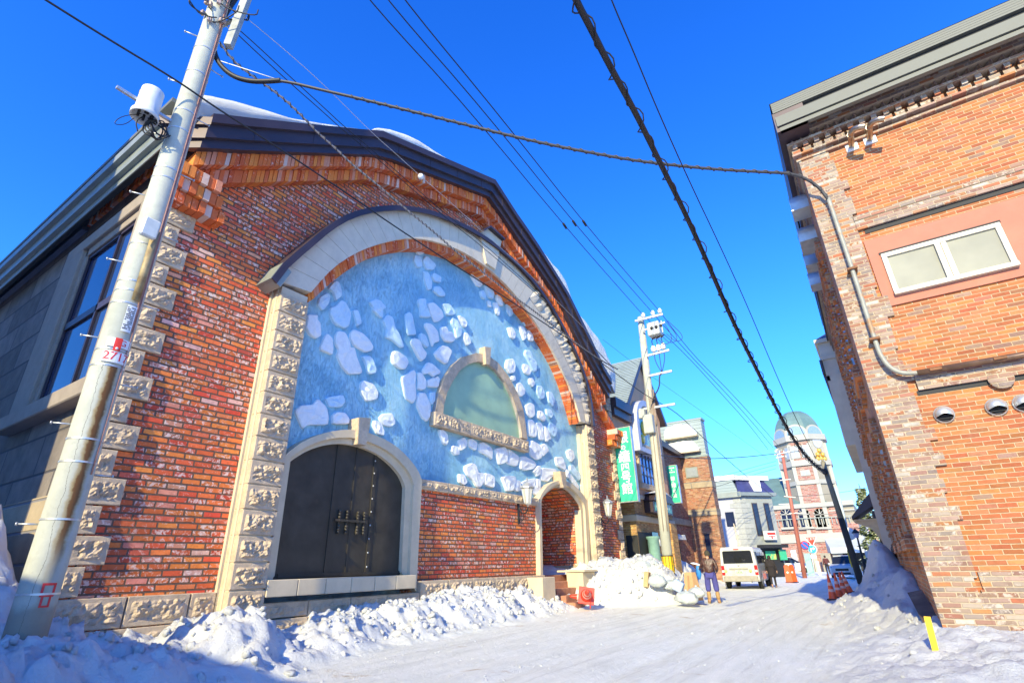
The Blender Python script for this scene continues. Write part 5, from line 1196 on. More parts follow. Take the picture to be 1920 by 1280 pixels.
# windows and clock on the angled faces
for s_ in (-1,1):
    c_=Vector((tcx+s_*.71*trr,cyt-.71*trr,0)); n_=Vector((s_,-1,0)).normalized(); u_=Vector((1,s_,0)).normalized()
    def fq(mb,u0,u1,z0,z1,d): 
        mb.add([tuple(c_+u_*u+n_*dd+Vector((0,0,z))) for dd in (0,d) for u,z in ((u0,z0),(u1,z0),(u1,z1),(u0,z1))],[(0,1,2,3),(4,5,6,7),(0,1,5,4),(1,2,6,5),(2,3,7,6),(3,0,4,7)])
    if s_<0:
        for q in (-.8,.8):
            m=MB(); fq(m,q-.5,q+.5,zlev[2]+.6,zlev[3]-.2,.15); wv=m.build('window',M['tower_trim'],ct); m=MB(); fq(m,q-.35,q+.35,zlev[2]+.75,zlev[3]-.35,.18); m.build('pane',plain('pale_grey_pane_b',(.34,.38,.40),.3),wv)
    else:
        m=MB(); fq(m,-.9,.9,zlev[2]+.7,zlev[3]+.9,.12); nch=m.build('clock_niche',M['tower_trim'],ct)
        m=MB(); P_=c_+n_*.2+Vector((0,0,zlev[3]+.1)); vs=[tuple(P_+u_*(.62*cos(2*pi*k/18))+Vector((0,0,.8*sin(2*pi*k/18)))) for k in range(18)]; m.add(vs,[tuple(range(18))]); m.build('clock_face',plain('grey_clock_face',(.42,.44,.46),.4),nch)
        m=MB(); 
        for (a_,b_2) in ((0,0),(-.35,-.5),(.35,-.5),(-.5,-1.05),(0,-1.0),(.5,-1.05)): 
            q_=P_+u_*a_+Vector((0,0,b_2-1.1)); m.sphere(tuple(q_),.28,8)
        m.build('gold_bells',plain('gilded_bells',(.80,.52,.10),.3,.6),nch)
# dome
m=MB(); vs=[];N=7; ztop=onY(1490,768,CY).z; H_=ztop-zlev[4]; ring=((1,-.42),(1,.42),(.42,1),(-.42,1),(-1,.42),(-1,-.42),(-.42,-1),(.42,-1))
for i in range(N+1):
    a_=i/N; r_=trr*(1.0*sqrt(max(0,1-(a_*.93)**2))); z_=zlev[4]+.2+H_*a_
    for sx,sy in ring: vs.append((tcx+sx*r_,cyt+sy*r_,z_))
fs=[(i*8+k,i*8+(k+1)%8,(i+1)*8+(k+1)%8,(i+1)*8+k) for i in range(N) for k in range(8)]+[tuple(N*8+k for k in range(8))]
m.add(vs,fs); m.build('dome_roof',M['tower_roof'],ct)
for s_ in (-1,0,1):
    c_=Vector((tcx+s_*.71*trr,cyt-(1 if s_==0 else .71)*trr,zlev[4]+.15)); n_=Vector((s_,-1,0)).normalized(); u_=Vector((1,0,0)) if s_==0 else Vector((1,s_,0)).normalized()
    m=MB(); R_=1.35 if s_==0 else 1.2
    pts=[(R_*cos(pi-pi*k/12),R_*1.05*sin(pi*k/12)) for k in range(13)]; n=13
    for (sc_,d0,d1) in ((1.0,-1.2,.14),):
        m.add([tuple(c_+u_*(a_*sc_)+n_*dd+Vector((0,0,b_2*sc_))) for dd in (d1,d0) for a_,b_2 in pts],[tuple(range(n)),tuple(n+i for i in range(n))]+[(i,(i+1)%n,(i+1)%n+n,i+n) for i in range(n)])
    lu=m.build('lunette_dormer',M['tower_trim'],ct)
    m=MB(); m.add([tuple(c_+u_*(a_*.8)+n_*.16+Vector((0,0,b_2*.8+.05))) for a_,b_2 in pts],[tuple(range(n))]); m.build('pane',plain('pale_dome_glass',(.22,.32,.42),.25),lu)
# balcony railing on the wing
m=MB(); zb3=cz(1480,985)
xx=xa
while xx<xb: m.box(xx,xx+.08,CY-.5,CY-.45,zb3-.05,zb3+.7); xx+=.45
m.box(xa,xb,CY-.52,CY-.43,zb3+.68,zb3+.76); m.build('railing',M['metal_grey'],ct)
# far low houses on the right and a hint of hills
for i,(pxa,pxb,pyt,Y_,col,lab) in enumerate(((1603,1640,985,120,(.50,.24,.20),'distant pink brick house beyond the lamp post'),(1590,1625,1010,100,(.6,.62,.62),'distant pale house with snowy roof behind the street lamp'))):
    p0=onY(pxa,pyt,Y_); p1=onY(pxb,pyt,Y_); h=empty('distant_house',((p0.x+p1.x)/2,Y_,0),lab,'house')
    m=MB(); m.box(p0.x,p1.x,Y_,Y_+8,-.2,p0.z); m.build('wall',plain('distant_wall_%s'%('ab'[i]),col,.8),h)
    m=MB(); m.add([(p0.x-.5,Y_-.5,p0.z),(p1.x+.5,Y_-.5,p0.z),(p1.x+.5,Y_+4,p0.z+1.8),(p0.x-.5,Y_+4,p0.z+1.8)],[(0,1,2,3)]); m.build('roof',M['snow'],h)
    m=MB()
    for k in range(3): m.box(p0.x+1+k*1.8,p0.x+1.8+k*1.8,Y_-.05,Y_,1.2,2.4)
    m.build('window',M['glass_dark'],h)
# ================================================================== lettering
def text_mesh(body,size,mat,name,parent,fn,ext=.004,space=1.0,flat=True,stroke=0.0):
    """glyphs as a mesh; fn maps local (x,y,depth) to the world"""
    c=bpy.data.curves.new('glyph','FONT'); c.body=body; c.size=size; c.extrude=ext; c.align_x='CENTER'; c.align_y='CENTER'; c.space_line=space; c.offset=stroke; c.resolution_u=3
    o=bpy.data.objects.new('glyph',c); COL.objects.link(o); dg=bpy.context.evaluated_depsgraph_get(); dg.update()
    me=bpy.data.meshes.new_from_object(o.evaluated_get(dg)); bpy.data.objects.remove(o)
    vs=[fn(v.co.x,v.co.y,v.co.z) for v in me.vertices]; fs=[tuple(p.vertices) for p in me.polygons]
    m=MB(); m.add(vs,fs); r=m.build(name,mat,parent); bpy.data.meshes.remove(me); return r
M['letter_white']=plain('white_lettering',(.82,.86,.84),.5,0,.03,8,.05,.001); M['letter_red']=plain('red_lettering',(.68,.03,.03),.5,0,.08,8,.05,.001); M['letter_black']=plain('black_lettering',(.03,.03,.03),.5,0,.1,8,.05,.001)
# ------------------------------------------------------------------ hanging banners
def banner(x0,x1,y,z0,z1,chars,label,small=None):
    e=empty('banner_sign',((x0+x1)/2,y,z0),label,'shop sign',None)
    m=MB(); m.bbox(x0,x1,y,y+.22,z0,z1,.02); m.build('panel',M['green_sign'],e)
    m=MB(); t=.035
    for a,b,c,d in ((x0-t,x0,z0-t,z1+t),(x1,x1+t,z0-t,z1+t),(x0,x1,z0-t,z0),(x0,x1,z1,z1+t)): m.box(a,b,y-.01,y+.23,c,d)
    m.build('frame',M['steel'],e)
    n=sum(h for _,h in chars); H=z1-z0-.5-(small or 0); z=z1-.22-(small or 0)
    for ch,h in chars:
        hh=H*h/n; s=min((x1-x0)*.80,hh*1.06)*(1 if ch!='の' else .8)
        cx=(x0+x1)/2; cz_=z-hh/2
        text_mesh(ch,s,M['letter_white'],'lettering',e,lambda a,b,d,cx=cx,cz_=cz_,y=y:(cx+a,y-.006-d,cz_+b),.004,stroke=s*.014); z-=hh
    return e
e=banner(-9.985,-9.11,24.05,4.0,7.48,[('銀',1.1),('の',.62),('鐘',1.1),('四',.8),('号',.95),('館',1)],'large mint green banner sign with white characters at the hall corner')
m=MB(); m.tube([(-10.0,24.15,7.2),(-10.4,24.15,7.2)],.03,6); m.tube([(-10.0,24.15,4.3),(-10.4,24.15,4.3)],.03,6); m.build('bracket',M['steel'],e)
e=banner(-10.36,-9.79,33.0,4.68,6.9,[('銀',1.1),('の',.62),('鐘',1.1),('三',.7),('号',.95),('館',1)],'smaller mint green banner sign on the dark brick shop',.45)
for i,s_ in enumerate(('・・・・','・','・・・・・')): 
    m=MB()
    for k in range(4 if i!=1 else 1): m.box(-10.24+k*.095+(.14 if i==1 else 0),-10.18+k*.095+(.14 if i==1 else 0),32.985,33,6.80-i*.13-.07,6.80-i*.13)
    m.build('lettering',M['letter_white'],e)
m=MB(); m.tube([(-10.4,33.1,6.6),(-11.1,33.1,6.6)],.03,6); m.tube([(-10.4,33.1,4.9),(-11.1,33.1,4.9)],.03,6); m.build('bracket',M['steel'],e)
m=MB(); random.seed(31)
for k in range(9):
    ya_=sy0+.45+k*.25; m.box(GX+.516,GX+.524,ya_,ya_+.05,sz0+.28,sz0+.62); m.box(GX+.516,GX+.524,ya_+.05,ya_+.15,sz0+.28+.14*(k%3),sz0+.34+.14*(k%3))
m.build('lettering',M['letter_white'],sgc)
# ------------------------------------------------------------------ wall lanterns
def lantern(x,y,z,s,label):
    e=empty('wall_lantern',(x,y,z),label,'wall lamp','lanterns on the hall front')
    m=MB(); m.lathe([(.0,.62),(.03,.60),(.02,.5),(.05,.46),(.20,.36),(.25,.30),(.25,.27)],(x+.38,y,z),8,False); m.lathe([(.0,-.34),(.03,-.3),(.1,-.26),(.12,-.22)],(x+.38,y,z),8,False)
    for k in range(8): a=2*pi*k/8; m.bar((x+.38+.11*cos(a),y+.11*sin(a),z-.22),(x+.38+.21*cos(a),y+.21*sin(a),z+.28),.018,.018)
    m.build('lamp_cage',M['steel'],e)
    m=MB(); m.lathe([(.10,-.22),(.20,.27)],(x+.38,y,z),8,False); m.build('glass_body',plain('milky_lamp_glass',(.58,.56,.50),.25,0,.05),e)
    m=MB(); m.tube(smooth([(x,y,z-.30),(x+.15,y,z-.55),(x+.34,y,z-.50),(x+.38,y,z-.34)],2),.022,6); m.tube(smooth([(x+.02,y,z-.62),(x+.10,y,z-.78),(x+.22,y,z-.70),(x+.16,y,z-.58)],2),.014,6); m.bbox(x-.04,x+.03,y-.05,y+.05,z-.85,z-.2,.01); m.build('bracket',M['black'],e)
    return e
lantern(-9.98,15.25,3.45,1,'aged steel wall lantern on the brick panel left of the small arched doorway')
lantern(-9.97,21.7,3.45,1,'aged steel wall lantern on the brick strip right of the stone arch')
# ------------------------------------------------------------------ concrete utility pole in front
def pole_mat(name,cx,cy,rust=True):
    t=NT(name); P=t.pos(); n=t.noise(P,1.8,8,.65); c=t.ramp(n,[(.3,(.38,.39,.33)),(.7,(.50,.51,.43))])
    c=t.mixc(t.m('MULTIPLY',t.sm(t.noise(P,9,8,.75),.5,.68),.35),c,(.30,.30,.26))
    sp=t.n('ShaderNodeSeparateXYZ'); t.l(P,sp.inputs[0])
    if rust:
        dx,dy=-cy,cx   # tangent seen from the street
        L=sqrt(dx*dx+dy*dy); u=t.m('ADD',t.m('MULTIPLY',t.m('SUBTRACT',sp.outputs[0],cx),-cy/L*-1),t.m('MULTIPLY',t.m('SUBTRACT',sp.outputs[1],cy),-cx/L))
        for c0,w,za,zb2,amt,col in ((.06,.085,1.2,3.95,.85,(.34,.24,.09)),(.05,.06,.6,2.2,.4,(.34,.30,.20)),(.065,.046,1.3,3.98,1.0,(.17,.08,.03))):
            wv=t.m('ADD',t.m('ABSOLUTE',t.m('SUBTRACT',u,c0)),t.m('MULTIPLY',t.m('SUBTRACT',t.noise(P,5,7,.7),.5),.10))
            k=t.m('SUBTRACT',1.0,t.sm(wv,w*.4,w)); k=t.m('MULTIPLY',k,t.m('MULTIPLY',t.sm(sp.outputs[2],za,za+.6),t.m('SUBTRACT',1.0,t.sm(sp.outputs[2],zb2-.05,zb2)))); c=t.mixc(t.m('MULTIPLY',k,amt),c,col)
        cr=t.m('ADD',t.m('SUBTRACT',u,-.05),t.m('ADD',t.m('MULTIPLY',t.m('SUBTRACT',t.noise(P,1.6,6,.7),.5),.16),t.m('MULTIPLY',t.m('SUBTRACT',t.noise(P,14,3,.7),.5),.03))); k=t.m('MULTIPLY',t.m('LESS_THAN',t.m('ABSOLUTE',cr),.0028),t.m('LESS_THAN',sp.outputs[2],4.2)); c=t.mixc(t.m('MULTIPLY',k,.75),c,(.12,.12,.10))
        wet=t.m('SUBTRACT',1.0,t.sm(t.m('ADD',sp.outputs[2],t.m('MULTIPLY',t.noise(P,5,5),.25)),1.05,1.2)); c=t.mixc(t.m('MULTIPLY',wet,.65),c,(.22,.20,.16))
    return t.fin(c,.85,t.bump(t.m('ADD',t.noise(P,24,7,.75),t.m('MULTIPLY',t.noise(P,3,5),.5)),.6,.006),None,.3)
PXc,PYc=-8.4,2.5; RB=.205
def rp(z): return RB-.0032*z
p1=empty('utility_pole',(PXc,PYc,.3),'tall concrete utility pole with number plate 2717 standing in snow before the hall','utility pole')
m=MB(); m.lathe([(0,0),(rp(0),0)]+[(rp(z*1.5),z*1.5) for z in range(1,10)]+[(rp(14.5),14.5),(0,14.5)],(PXc,PYc,0),40); m.build('shaft',pole_mat('front_pole_concrete',PXc,PYc),p1)
a0=atan2(-PYc,-PXc)                                   # towards the street camera side
def cyl(ang,z,d=0,r=None): r=(r or rp(z))+d; return (PXc+r*cos(a0+ang),PYc+r*sin(a0+ang),z)
def curved(mb,z0,z1,c,w,d,th=.006,n=12,skew_=0):
    aw=w/rp((z0+z1)/2); k=[]
    for s_ in (d,d+th):
        for z in (z0,z1): k.append([cyl(c-aw/2+aw*i/n,z+skew_*(i/n-.5),s_,rp((z0+z1)/2)) for i in range(n+1)])
    vs=sum(k,[]); N=n+1; fs=[]
    for i in range(n): fs+=[(i,i+1,N+i+1,N+i),(2*N+i,2*N+i+1,3*N+i+1,3*N+i),(i,i+1,2*N+i+1,2*N+i),(N+i,N+i+1,3*N+i+1,3*N+i)]
    fs+=[(0,N,3*N,2*N),(n,N+n,3*N+n,2*N+n)]; mb.add(vs,fs)
def band_(mb,z,h=.02,d=.004): mb.lathe([(rp(z)+d*.2,-h/2),(rp(z)+d,-h/2),(rp(z)+d,h/2),(rp(z)+d*.2,h/2)],(PXc,PYc,z),40,False)
m=MB()
for px,py in ((30,1115),(150,975),(180,870),(205,830),(215,690),(205,655),(225,520),(222,565),(240,545),(260,455),(300,330),(310,315),(330,240),(340,205),(360,130),(375,85)):
    z=onX(px,py,PXc+.1).z
    if z>0.9: m=MB(); band_(m,z,.022,.007); m.build('steel_strap',M['steel'],p1)
z=1.9; k=0
while z<13:
    m=MB(); s_=-1 if k%2==0 else 1; ang=s_*1.75; a=Vector(cyl(ang,z,-.02)); b=Vector(cyl(ang,z,.20)); m.tube([a,b],.011,6); m.tube([b,b+(b-a).normalized()*.015],.022,6); z+=.62; k+=1; m.build('step_bolt',M['steel'],p1)
zp=4.07
m=MB(); curved(m,zp-.085,zp+.075,.26,.30,.012,skew_=0.0); pl=m.build('number_plate',M['white'],p1)
text_mesh('2717',.165,M['letter_red'],'lettering',pl,lambda a,b,d:cyl(.30+a*.9/rp(zp),zp+b*1.0,.020+d),.001,stroke=.001)
m=MB(); curved(m,zp+.14,zp+.27,.26,.28,.012); pl2=m.build('small_plate',M['white'],p1)
text_mesh('G',.12,M['letter_red'],'lettering',pl2,lambda a,b,d:cyl(.45+a/rp(zp),zp+.205+b,.020+d),.001)
m=MB(); curved(m,zp+.08,zp+.27,.16,.075,.026,.004); tg_=m.build('red_tag',M['red'],p1); m=MB(); c_=cyl(.16,zp+.115,.032); m.sphere(c_,.018,10,(1,1,1)); m.build('tag_hole',M['white'],tg_)
m=MB(); curved(m,4.45,4.86,.34,.105,.03,.006,skew_=-.0); ip=m.build('notice_plate',M['white'],p1)
random.seed(11)
m=MB()
for r_ in range(13):
    for q in range(5):
        if random.random()<.75: curved(m,4.49+r_*.027,4.505+r_*.027,.34-.20+q*.09+random.uniform(-.01,.01),.012+random.random()*.006,.037,.001,2)
m.build('lettering',M['letter_black'],ip)
m=MB(); m.prism
# long half-round cable guard, rusty
gz0,gz1=4.95,6.15
vs=[];n=10
for z in (gz0,gz1):
    for i in range(n+1):
        a=-pi/2+pi*i/n; c_=Vector(cyl(.40,z,.02)); rad=Vector((cos(a0+.40),sin(a0+.40),0)); tan=Vector((-rad.y,rad.x,0)); p=c_+rad*(.055*cos(a))+tan*(.055*sin(a)); vs.append(tuple(p))
m=MB(); m.add(vs,[(i,i+1,n+1+i+1,n+1+i) for i in range(n)]+[tuple(range(n+1)),tuple(n+1+i for i in range(n+1))],True); m.build('cable_guard',plain('mottled_brown_guard',(.36,.27,.13),.6,.1,.35,5,.3,.004,dirt=((.16,.08,.03),.5,.8)),p1)
m=MB()
for q in (.72,.78): m.tube([cyl(q,z_*.5,.012) for z_ in range(9,27)],.008,5)
m.tube([cyl(.90,z_*.5,.012) for z_ in range(5,27)],.010,5)
m.build('riser_wire',plain('reddish_wire',(.40,.20,.15),.6),p1)
q=onX(281,428,PXc+.35); m=MB()
R_=Matrix.Rotation(.3,3,'X'); 
def rot_box(mb,c,hx,hy,hz,R,b=.01):
    t=MB(); t.bbox(-hx,hx,-hy,hy,-hz,hz,b); mb.add([tuple(R@Vector(v)+Vector(c)) for v in t.v],t.f)
rot_box(m,q,.05,.11,.15,Matrix.Rotation(a0+.3,3,'Z')@Matrix.Rotation(.12,3,'Y'),.02); m.build('meter_box',plain('pale_grey_box',(.60,.62,.58),.5),p1)
m=MB(); z=1.12
for (u0,u1,v0,v1) in ((-.07,.07,.10,.125),(-.07,.07,-.02,.0),(-.07,-.045,-.02,.125),(.045,.07,-.02,.125),(-.05,.05,-.13,-.11),(-.05,-.028,-.13,-.02),(.028,.05,-.13,-.02)):
    curved(m,z+v0,z+v1,.42+(u0+u1)/2/rp(1),u1-u0,.003,.003,3)
m.build('painted_mark',M['letter_red'],p1)
# canister on an arm, with cable loops
cpos=onX(279,196,-8.3); CXY=(cpos.x,cpos.y); zc=cpos.z
m=MB(); m.bar((PXc,PYc,zc+.02),(cpos.x-.02,cpos.y-.45,zc-.02),.05,.05); m.build('bracket_arm',M['steel'],p1)
m=MB(); m.lathe([(.135,.30),(.16,.28),(.165,.0),(.168,-.20),(.20,-.22),(.20,-.30),(.185,-.30),(.18,-.2),(.15,-.15),(.0,-.15)],(cpos.x,cpos.y,zc),28); m.lathe([(0,.315),(.135,.30)],(cpos.x,cpos.y,zc),28); cn_=m.build('canister',plain('pale_grey_canister',(.62,.64,.62),.5,0,.08,5),p1)
m=MB()
for k in range(7): m.lathe([(0,-.27),(.02,-.27),(.02,-.16)],(cpos.x+.10*cos(k),cpos.y+.10*sin(k),zc),8)
m.build('terminal',M['black'],cn_)
m=MB()
for k in range(2): 
    for s2 in range(3): a=2.2+k*1.9+s2*.25; curvd=[(cpos.x+.168*cos(a+da),cpos.y+.168*sin(a+da),zc+zz) for zz in (.12,.18) for da in (0,.16)]; m.add(curvd,[(0,1,3,2)])
m.build('yellow_stripe',M['yellow'],cn_)
m=MB()
for k in range(4):
    c_=Vector((cpos.x+.03*k,cpos.y+.16+.02*k,zc-.42)); m.tube([c_+Vector((.04*sin(t*3+k),.13*cos(t),.16*sin(t))) for t in [2*pi*i/20 for i in range(21)]],.012,6)
m.tube(smooth([(cpos.x,cpos.y,zc-.25),(cpos.x+.02,cpos.y-.1,zc-.45),(cpos.x,cpos.y-.02,zc-.6)],2),.01,5); m.tube(smooth([(cpos.x,cpos.y+.05,zc-.25),(cpos.x,cpos.y+.25,zc-.5),(PXc+.1,PYc-.1,zc-.3)],2),.014,6)
m.tube(smooth([(cpos.x,cpos.y-.05,zc-.25),(cpos.x,cpos.y-.28,zc-.5),(cpos.x,cpos.y-.34,zc-.72),(cpos.x,cpos.y-.2,zc-.62),(cpos.x,cpos.y-.12,zc-.4)],2),.006,5)
m.build('cable_loop',M['black'],p1)
# clutter near the head of the pole
m=MB(); hz=onX(400,40,PXc).z
q0_=onV(428,88,(-8.35,2.6),(.63,9.84)); q1_=onV(452,25,(-8.35,2.6),(.63,9.84)); m.bar(q0_,q1_+(q1_-q0_)*1.2,.13,.13); m.bar((PXc-.2,PYc+.12,hz+.1),(PXc+.35,PYc+.3,hz+.2),.06,.07); m.build('crossarm',plain('weathered_grey_strut',(.33,.34,.31),.7,.1,.2,6),p1)
m=MB(); random.seed(21)
for k in range(9):
    z=hz+random.uniform(-.25,.6); a=random.uniform(-1.2,1.2); c_=Vector(cyl(a,z,.06)); rot_box(m,c_,.03,.035,.05,Matrix.Rotation(a0+a,3,'Z'),.008)
m.build('clamp',plain('worn_clamp_steel',(.40,.30,.25),.6,.3,.4,15),p1)
m=MB()
for k in range(7):
    z=hz+random.uniform(-.1,.5); s_=random.choice((-1,1)); A=Vector(cyl(random.uniform(-1,1),z,.03)); B=A+Vector((random.uniform(.1,.6),s_*random.uniform(.3,.8),random.uniform(-.5,.4)))
    m.tube(smooth([A,A+Vector((.1,s_*.15,-.25)),B+Vector((0,0,-.2)),B],2),.012,5)
m.build('jumper_cable',M['black'],p1)
# ------------------------------------------------------------------ transformer pole down the street
Q0=Vector((-7.4,22.0,0)); Q1=Vector((-7.4,22.72,12.45))
p2=empty('utility_pole',(-7.4,22.0,0),'grey utility pole with crossarms, switch box and yellow base guard beside the gabled shop','utility pole')
def qp(z): return Q0+(Q1-Q0)*(z/12.45)
m=MB(); m.tube([qp(z) for z in (0,4,8,12.4)],[.215,.195,.175,.155],20); m.build('shaft',pole_mat('street_pole_concrete',-7.4,22.2,False),p2)
def arm(px0,py0,px1,py1,w=.09):
    a=onY(px0,py0,22.4); b=onY(px1,py1,22.4); m=MB(); m.bar(a,b,w,w); m.build('crossarm',M['steel'],p2); return a,b
A1=arm(1191,602,1243,589); arm(1205,620,1247,604,.07); A3=arm(1213,667,1255,656); arm(1216,705,1260,695); arm(1199,768,1266,757)
def insul(mb,p,s=1): mb.lathe([(0,.22*s),(.05*s,.20*s),(.06*s,.14*s),(.10*s,.12*s),(.06*s,.09*s),(.09*s,.05*s),(.04*s,.0)],p,10)
INS=[onY(1206,591,22.4),onY(1224,587,22.4),onY(1237,583,22.4)]
for q in INS: m=MB(); insul(m,q-Vector((0,0,.12)),1.2); m.build('insulator',M['white'],p2)
I3=[onY(1226,659,22.4),onY(1235,657,22.4),onY(1244,654,22.4)]
for q in I3: m=MB(); insul(m,q-Vector((0,0,.02)),1.5); m.build('insulator',M['white'],p2)
b0=onY(1216,609,22.3); b1=onY(1241,632,22.3); bx0,bx1=min(b0.x,b1.x)-.02,b1.x+.02
m=MB(); m.bbox(bx0,bx1,22.0,22.6,b1.z+.1,b0.z-.02,.04)
for k in range(4): m.box(bx0+.1+k*.2,bx0+.15+k*.2,21.98,22.0,b1.z+.1,b0.z-.1)
sb2_=m.build('switch_box',plain('white_grey_switch_box',(.46,.48,.46),.45,0,.08,4),p2)
m=MB()
for k in range(3): m.lathe([(.0,-.03),(.07,-.03),(.07,.0)],(bx0+.25+k*.22,21.97,b0.z-.35),10,ax='y')
m.build('bushing',M['black'],sb2_)
m=MB()
for k,q in enumerate(I3):
    m.tube(smooth([q+Vector((0,0,.3)),q+Vector((-.05,0,.6)),(bx0+.3+k*.2,22.3,b1.z+.1)],2),.022,5); m.tube(smooth([q-Vector((0,0,.1)),q+Vector((.0,0,-.5)),I3[1]+Vector((0,0,-1.1))],2),.018,5)
pp=[I3[1]+Vector((0,0,-1.1)),onY(1236,705,22.3),onY(1237,725,22.3),onY(1225,745,22.3),onY(1221,765,22.3)]; m.tube(smooth([tuple(v) for v in pp],2),.03,6)
for k in (0,1,2): m.tube(smooth([(bx0+.3+k*.25,22.3,b1.z+.1),(bx0+.6+k*.3,22.3,b1.z-.45),(bx0+1.1+k*.25,22.3,b1.z-.25),INS[2]+Vector((.1+k*.1,0,-.6))],2),.014,5)
m.build('jumper_cable',M['black'],p2)
bq=onY(1217,795,22.1); m=MB(); rot_box(m,bq,.22,.16,.42,Matrix.Identity(3),.03); rot_box(m,bq+Vector((-.25,.0,.5)),.14,.12,.2,Matrix.Identity(3),.02); m.build('equipment_box',plain('pale_equipment_box',(.40,.42,.38),.5,0,.1,4),p2)
m=MB()
for k in range(9): a=-1.0+k*.25; m.tube([qp(z)+Vector((.2*cos(a-.4),.2*sin(a-.4)-.02,0))*(1.05) for z in ((8.6,6,3.5,2.5) if k%3==0 else (8.2,7.2,6.9))],.018,5)
m.build('riser_cable',plain('tan_riser_cable',(.36,.27,.20),.6),p2)
g0,g1=onY(1250,1075,22).z,onY(1250,1042,22).z
m=MB(); m.lathe([(.225,g0),(.228,g1)],(Q0.x,22.06,0),24); m.build('base_guard',M['yellow'],p2)
m=MB()
for k in range(12):
    a=2*pi*k/12; 
    for zz_ in (g0+.08,(g0+g1)/2+.04): m.tube([(Q0.x+.232*cos(a),22.06+.232*sin(a),zz_),(Q0.x+.232*cos(a),22.06+.232*sin(a),zz_+.26)],.014,4)
m.lathe([(.235,g0-.02),(.235,g0+.02)],(Q0.x,22.06,0),20); m.lathe([(.235,g1-.01),(.235,g1+.03)],(Q0.x,22.06,0),20); m.build('guard_stripe',M['letter_black'],p2)
# ------------------------------------------------------------------ dark pole on the right, red-brown pole, pale pole
p3=empty('utility_pole',(-1.62,34,0),'dark weathered pole at the right kerb carrying the thick cable bundle','utility pole')
m=MB(); m.tube([(-1.55,34,-.1),(-1.72,34,3.3)],[.17,.15],14); m.build('sleeve',plain('dark_brown_pole_sleeve',(.055,.045,.035),.7,0,.2,4),p3)
m=MB(); m.tube([(-1.71,34,3.2),(-1.88,34,6.3)],[.145,.12],14); m.tube([(-1.88,34,6.3),(-1.88,34,6.42)],.06,8); m.build('shaft',plain('olive_grey_pole',(.26,.24,.17),.7,0,.2,3),p3)
m=MB(); rot_box(m,(-1.9,33.85,5.75),.12,.12,.14,Matrix.Identity(3),.03); m.build('cable_clamp',M['black'],p3)
p4=empty('utility_pole',(-6.0,50,0),'slim red brown steel pole with small crossarms in front of the clock tower','utility pole')
t0=onY(1466,846,50); b0=onY(1508,1078,50)
m=MB(); m.tube([(b0.x,50,-.1),(t0.x,50,t0.z)],[.17,.12],12); m.build('shaft',plain('red_brown_pole',(.40,.13,.085),.6,0,.12,2),p4)
m=MB()
for (a,b,c,d) in ((1452,852,1482,846),(1455,858,1470,855),(1462,900,1483,898),(1480,962,1505,961),(1470,930,1492,932),(1460,945,1480,944)): m.bar(onY(a,b,49.9),onY(c,d,49.9),.07,.07)
for k in range(7): q=onY(1454+k*4,848+(k%2)*9,49.9); m.lathe([(0,.2),(.06,.18),(.05,0)],q,6)
m.build('crossarm',plain('pale_arm_steel',(.55,.52,.48),.5,.3),p4)
p5=empty('utility_pole',(-1.9,46,0),'pale bluish slim pole just behind the dark right hand pole','utility pole')
t1=onY(1567,913,46); b1=onY(1603,1062,46); m=MB(); m.tube([(b1.x,46,0),(t1.x,46,t1.z)],[.2,.14],12); m.build('shaft',plain('pale_blue_pole',(.42,.50,.54),.6),p5)
m=MB(); q=onY(1592,1000,45.8); m.lathe([(0,-.12),(.3,-.1),(.42,0),(.42,.1),(0,.15)],q,18,ax='y'); m.build('round_mirror',M['white'],p5)
m=MB(); q=onY(1599,1048,45.8); 
for k in range(3): m.box(q.x-.22+k*.16,q.x-.13+k*.16,45.7,45.75,q.z-.5,q.z+.6)
m.build('yellow_guard',M['yellow'],p5)
# ------------------------------------------------------------------ overhead lines
def cable(pts,A,B,r,mat,label,wrap=None,name='overhead_cable',grp=None,it=2):
    P=[onV(a,b,A,B) for a,b in pts]; P=smooth([tuple(p) for p in P],it); m=MB(); m.tube(P,r,7)
    o=m.build(name,mat,None,label,'cable',grp)
    if wrap:
        wr,pitch,wm,i0,loose=wrap; Q=resample(P,int(len(P)*2)); L=0; w=[]
        d=[0]
        for i in range(1,len(P)): d.append(d[-1]+math.dist(P[i],P[i-1]))
        tot=d[-1]; n=int(tot/pitch*9)
        Q=resample(P,n); 
        for i,p in enumerate(Q):
            if i<n*i0: continue
            t=(Vector(Q[min(n-1,i+1)])-Vector(Q[max(0,i-1)])).normalized(); u=t.orthogonal().normalized() if abs(t.z)>.9 else t.cross(Vector((0,0,1))).normalized(); v=t.cross(u); a=2*pi*i/9
            rr=r+wr*.5+(loose*(.5+.5*sin(i*.37)) if loose else 0); w.append(Vector(p)+u*(rr*cos(a))+v*(rr*sin(a)))
        mw=MB(); mw.tube(w,wr,5); mw.build('lashing_wire',wm,o)
    return o
A_,B_=(-8.3,2.7),(.63,9.84)
cable([(470,-40),(440,0),(416,38),(402,75),(401,98),(412,122),(435,143),(468,153),(500,153),(530,151),(600,168),(700,191),(850,228),(1000,265),(1100,285),(1200,303),(1330,317),(1440,323),(1480,325),(1508,333),(1535,350),(1553,374)],A_,B_,.028,M['grey_cable'],'thick grey sheathed cable sweeping from the front pole to the conduit on the orange building',(.010,.22,M['grey_cable'],.36,0))
m=MB(); m.tube(smooth([tuple(onV(a,b,A_,B_)) for a,b in ((470,-40),(440,0),(416,38),(402,75),(401,98),(412,122),(435,143),(468,153),(500,153),(526,151))],2),.046,10); m.build('cable_sleeve',M['black'],bpy.data.objects['overhead_cable'])
m=MB(); s0=onV(405,112,A_,B_); s1=onV(525,151,A_,B_); s2=onV(1470,322,A_,B_); m.tube([s0,s1],.009,5); m.build('tie_wire',M['white'],None,'thin white tie wire between the front pole and the thick cable','cable')
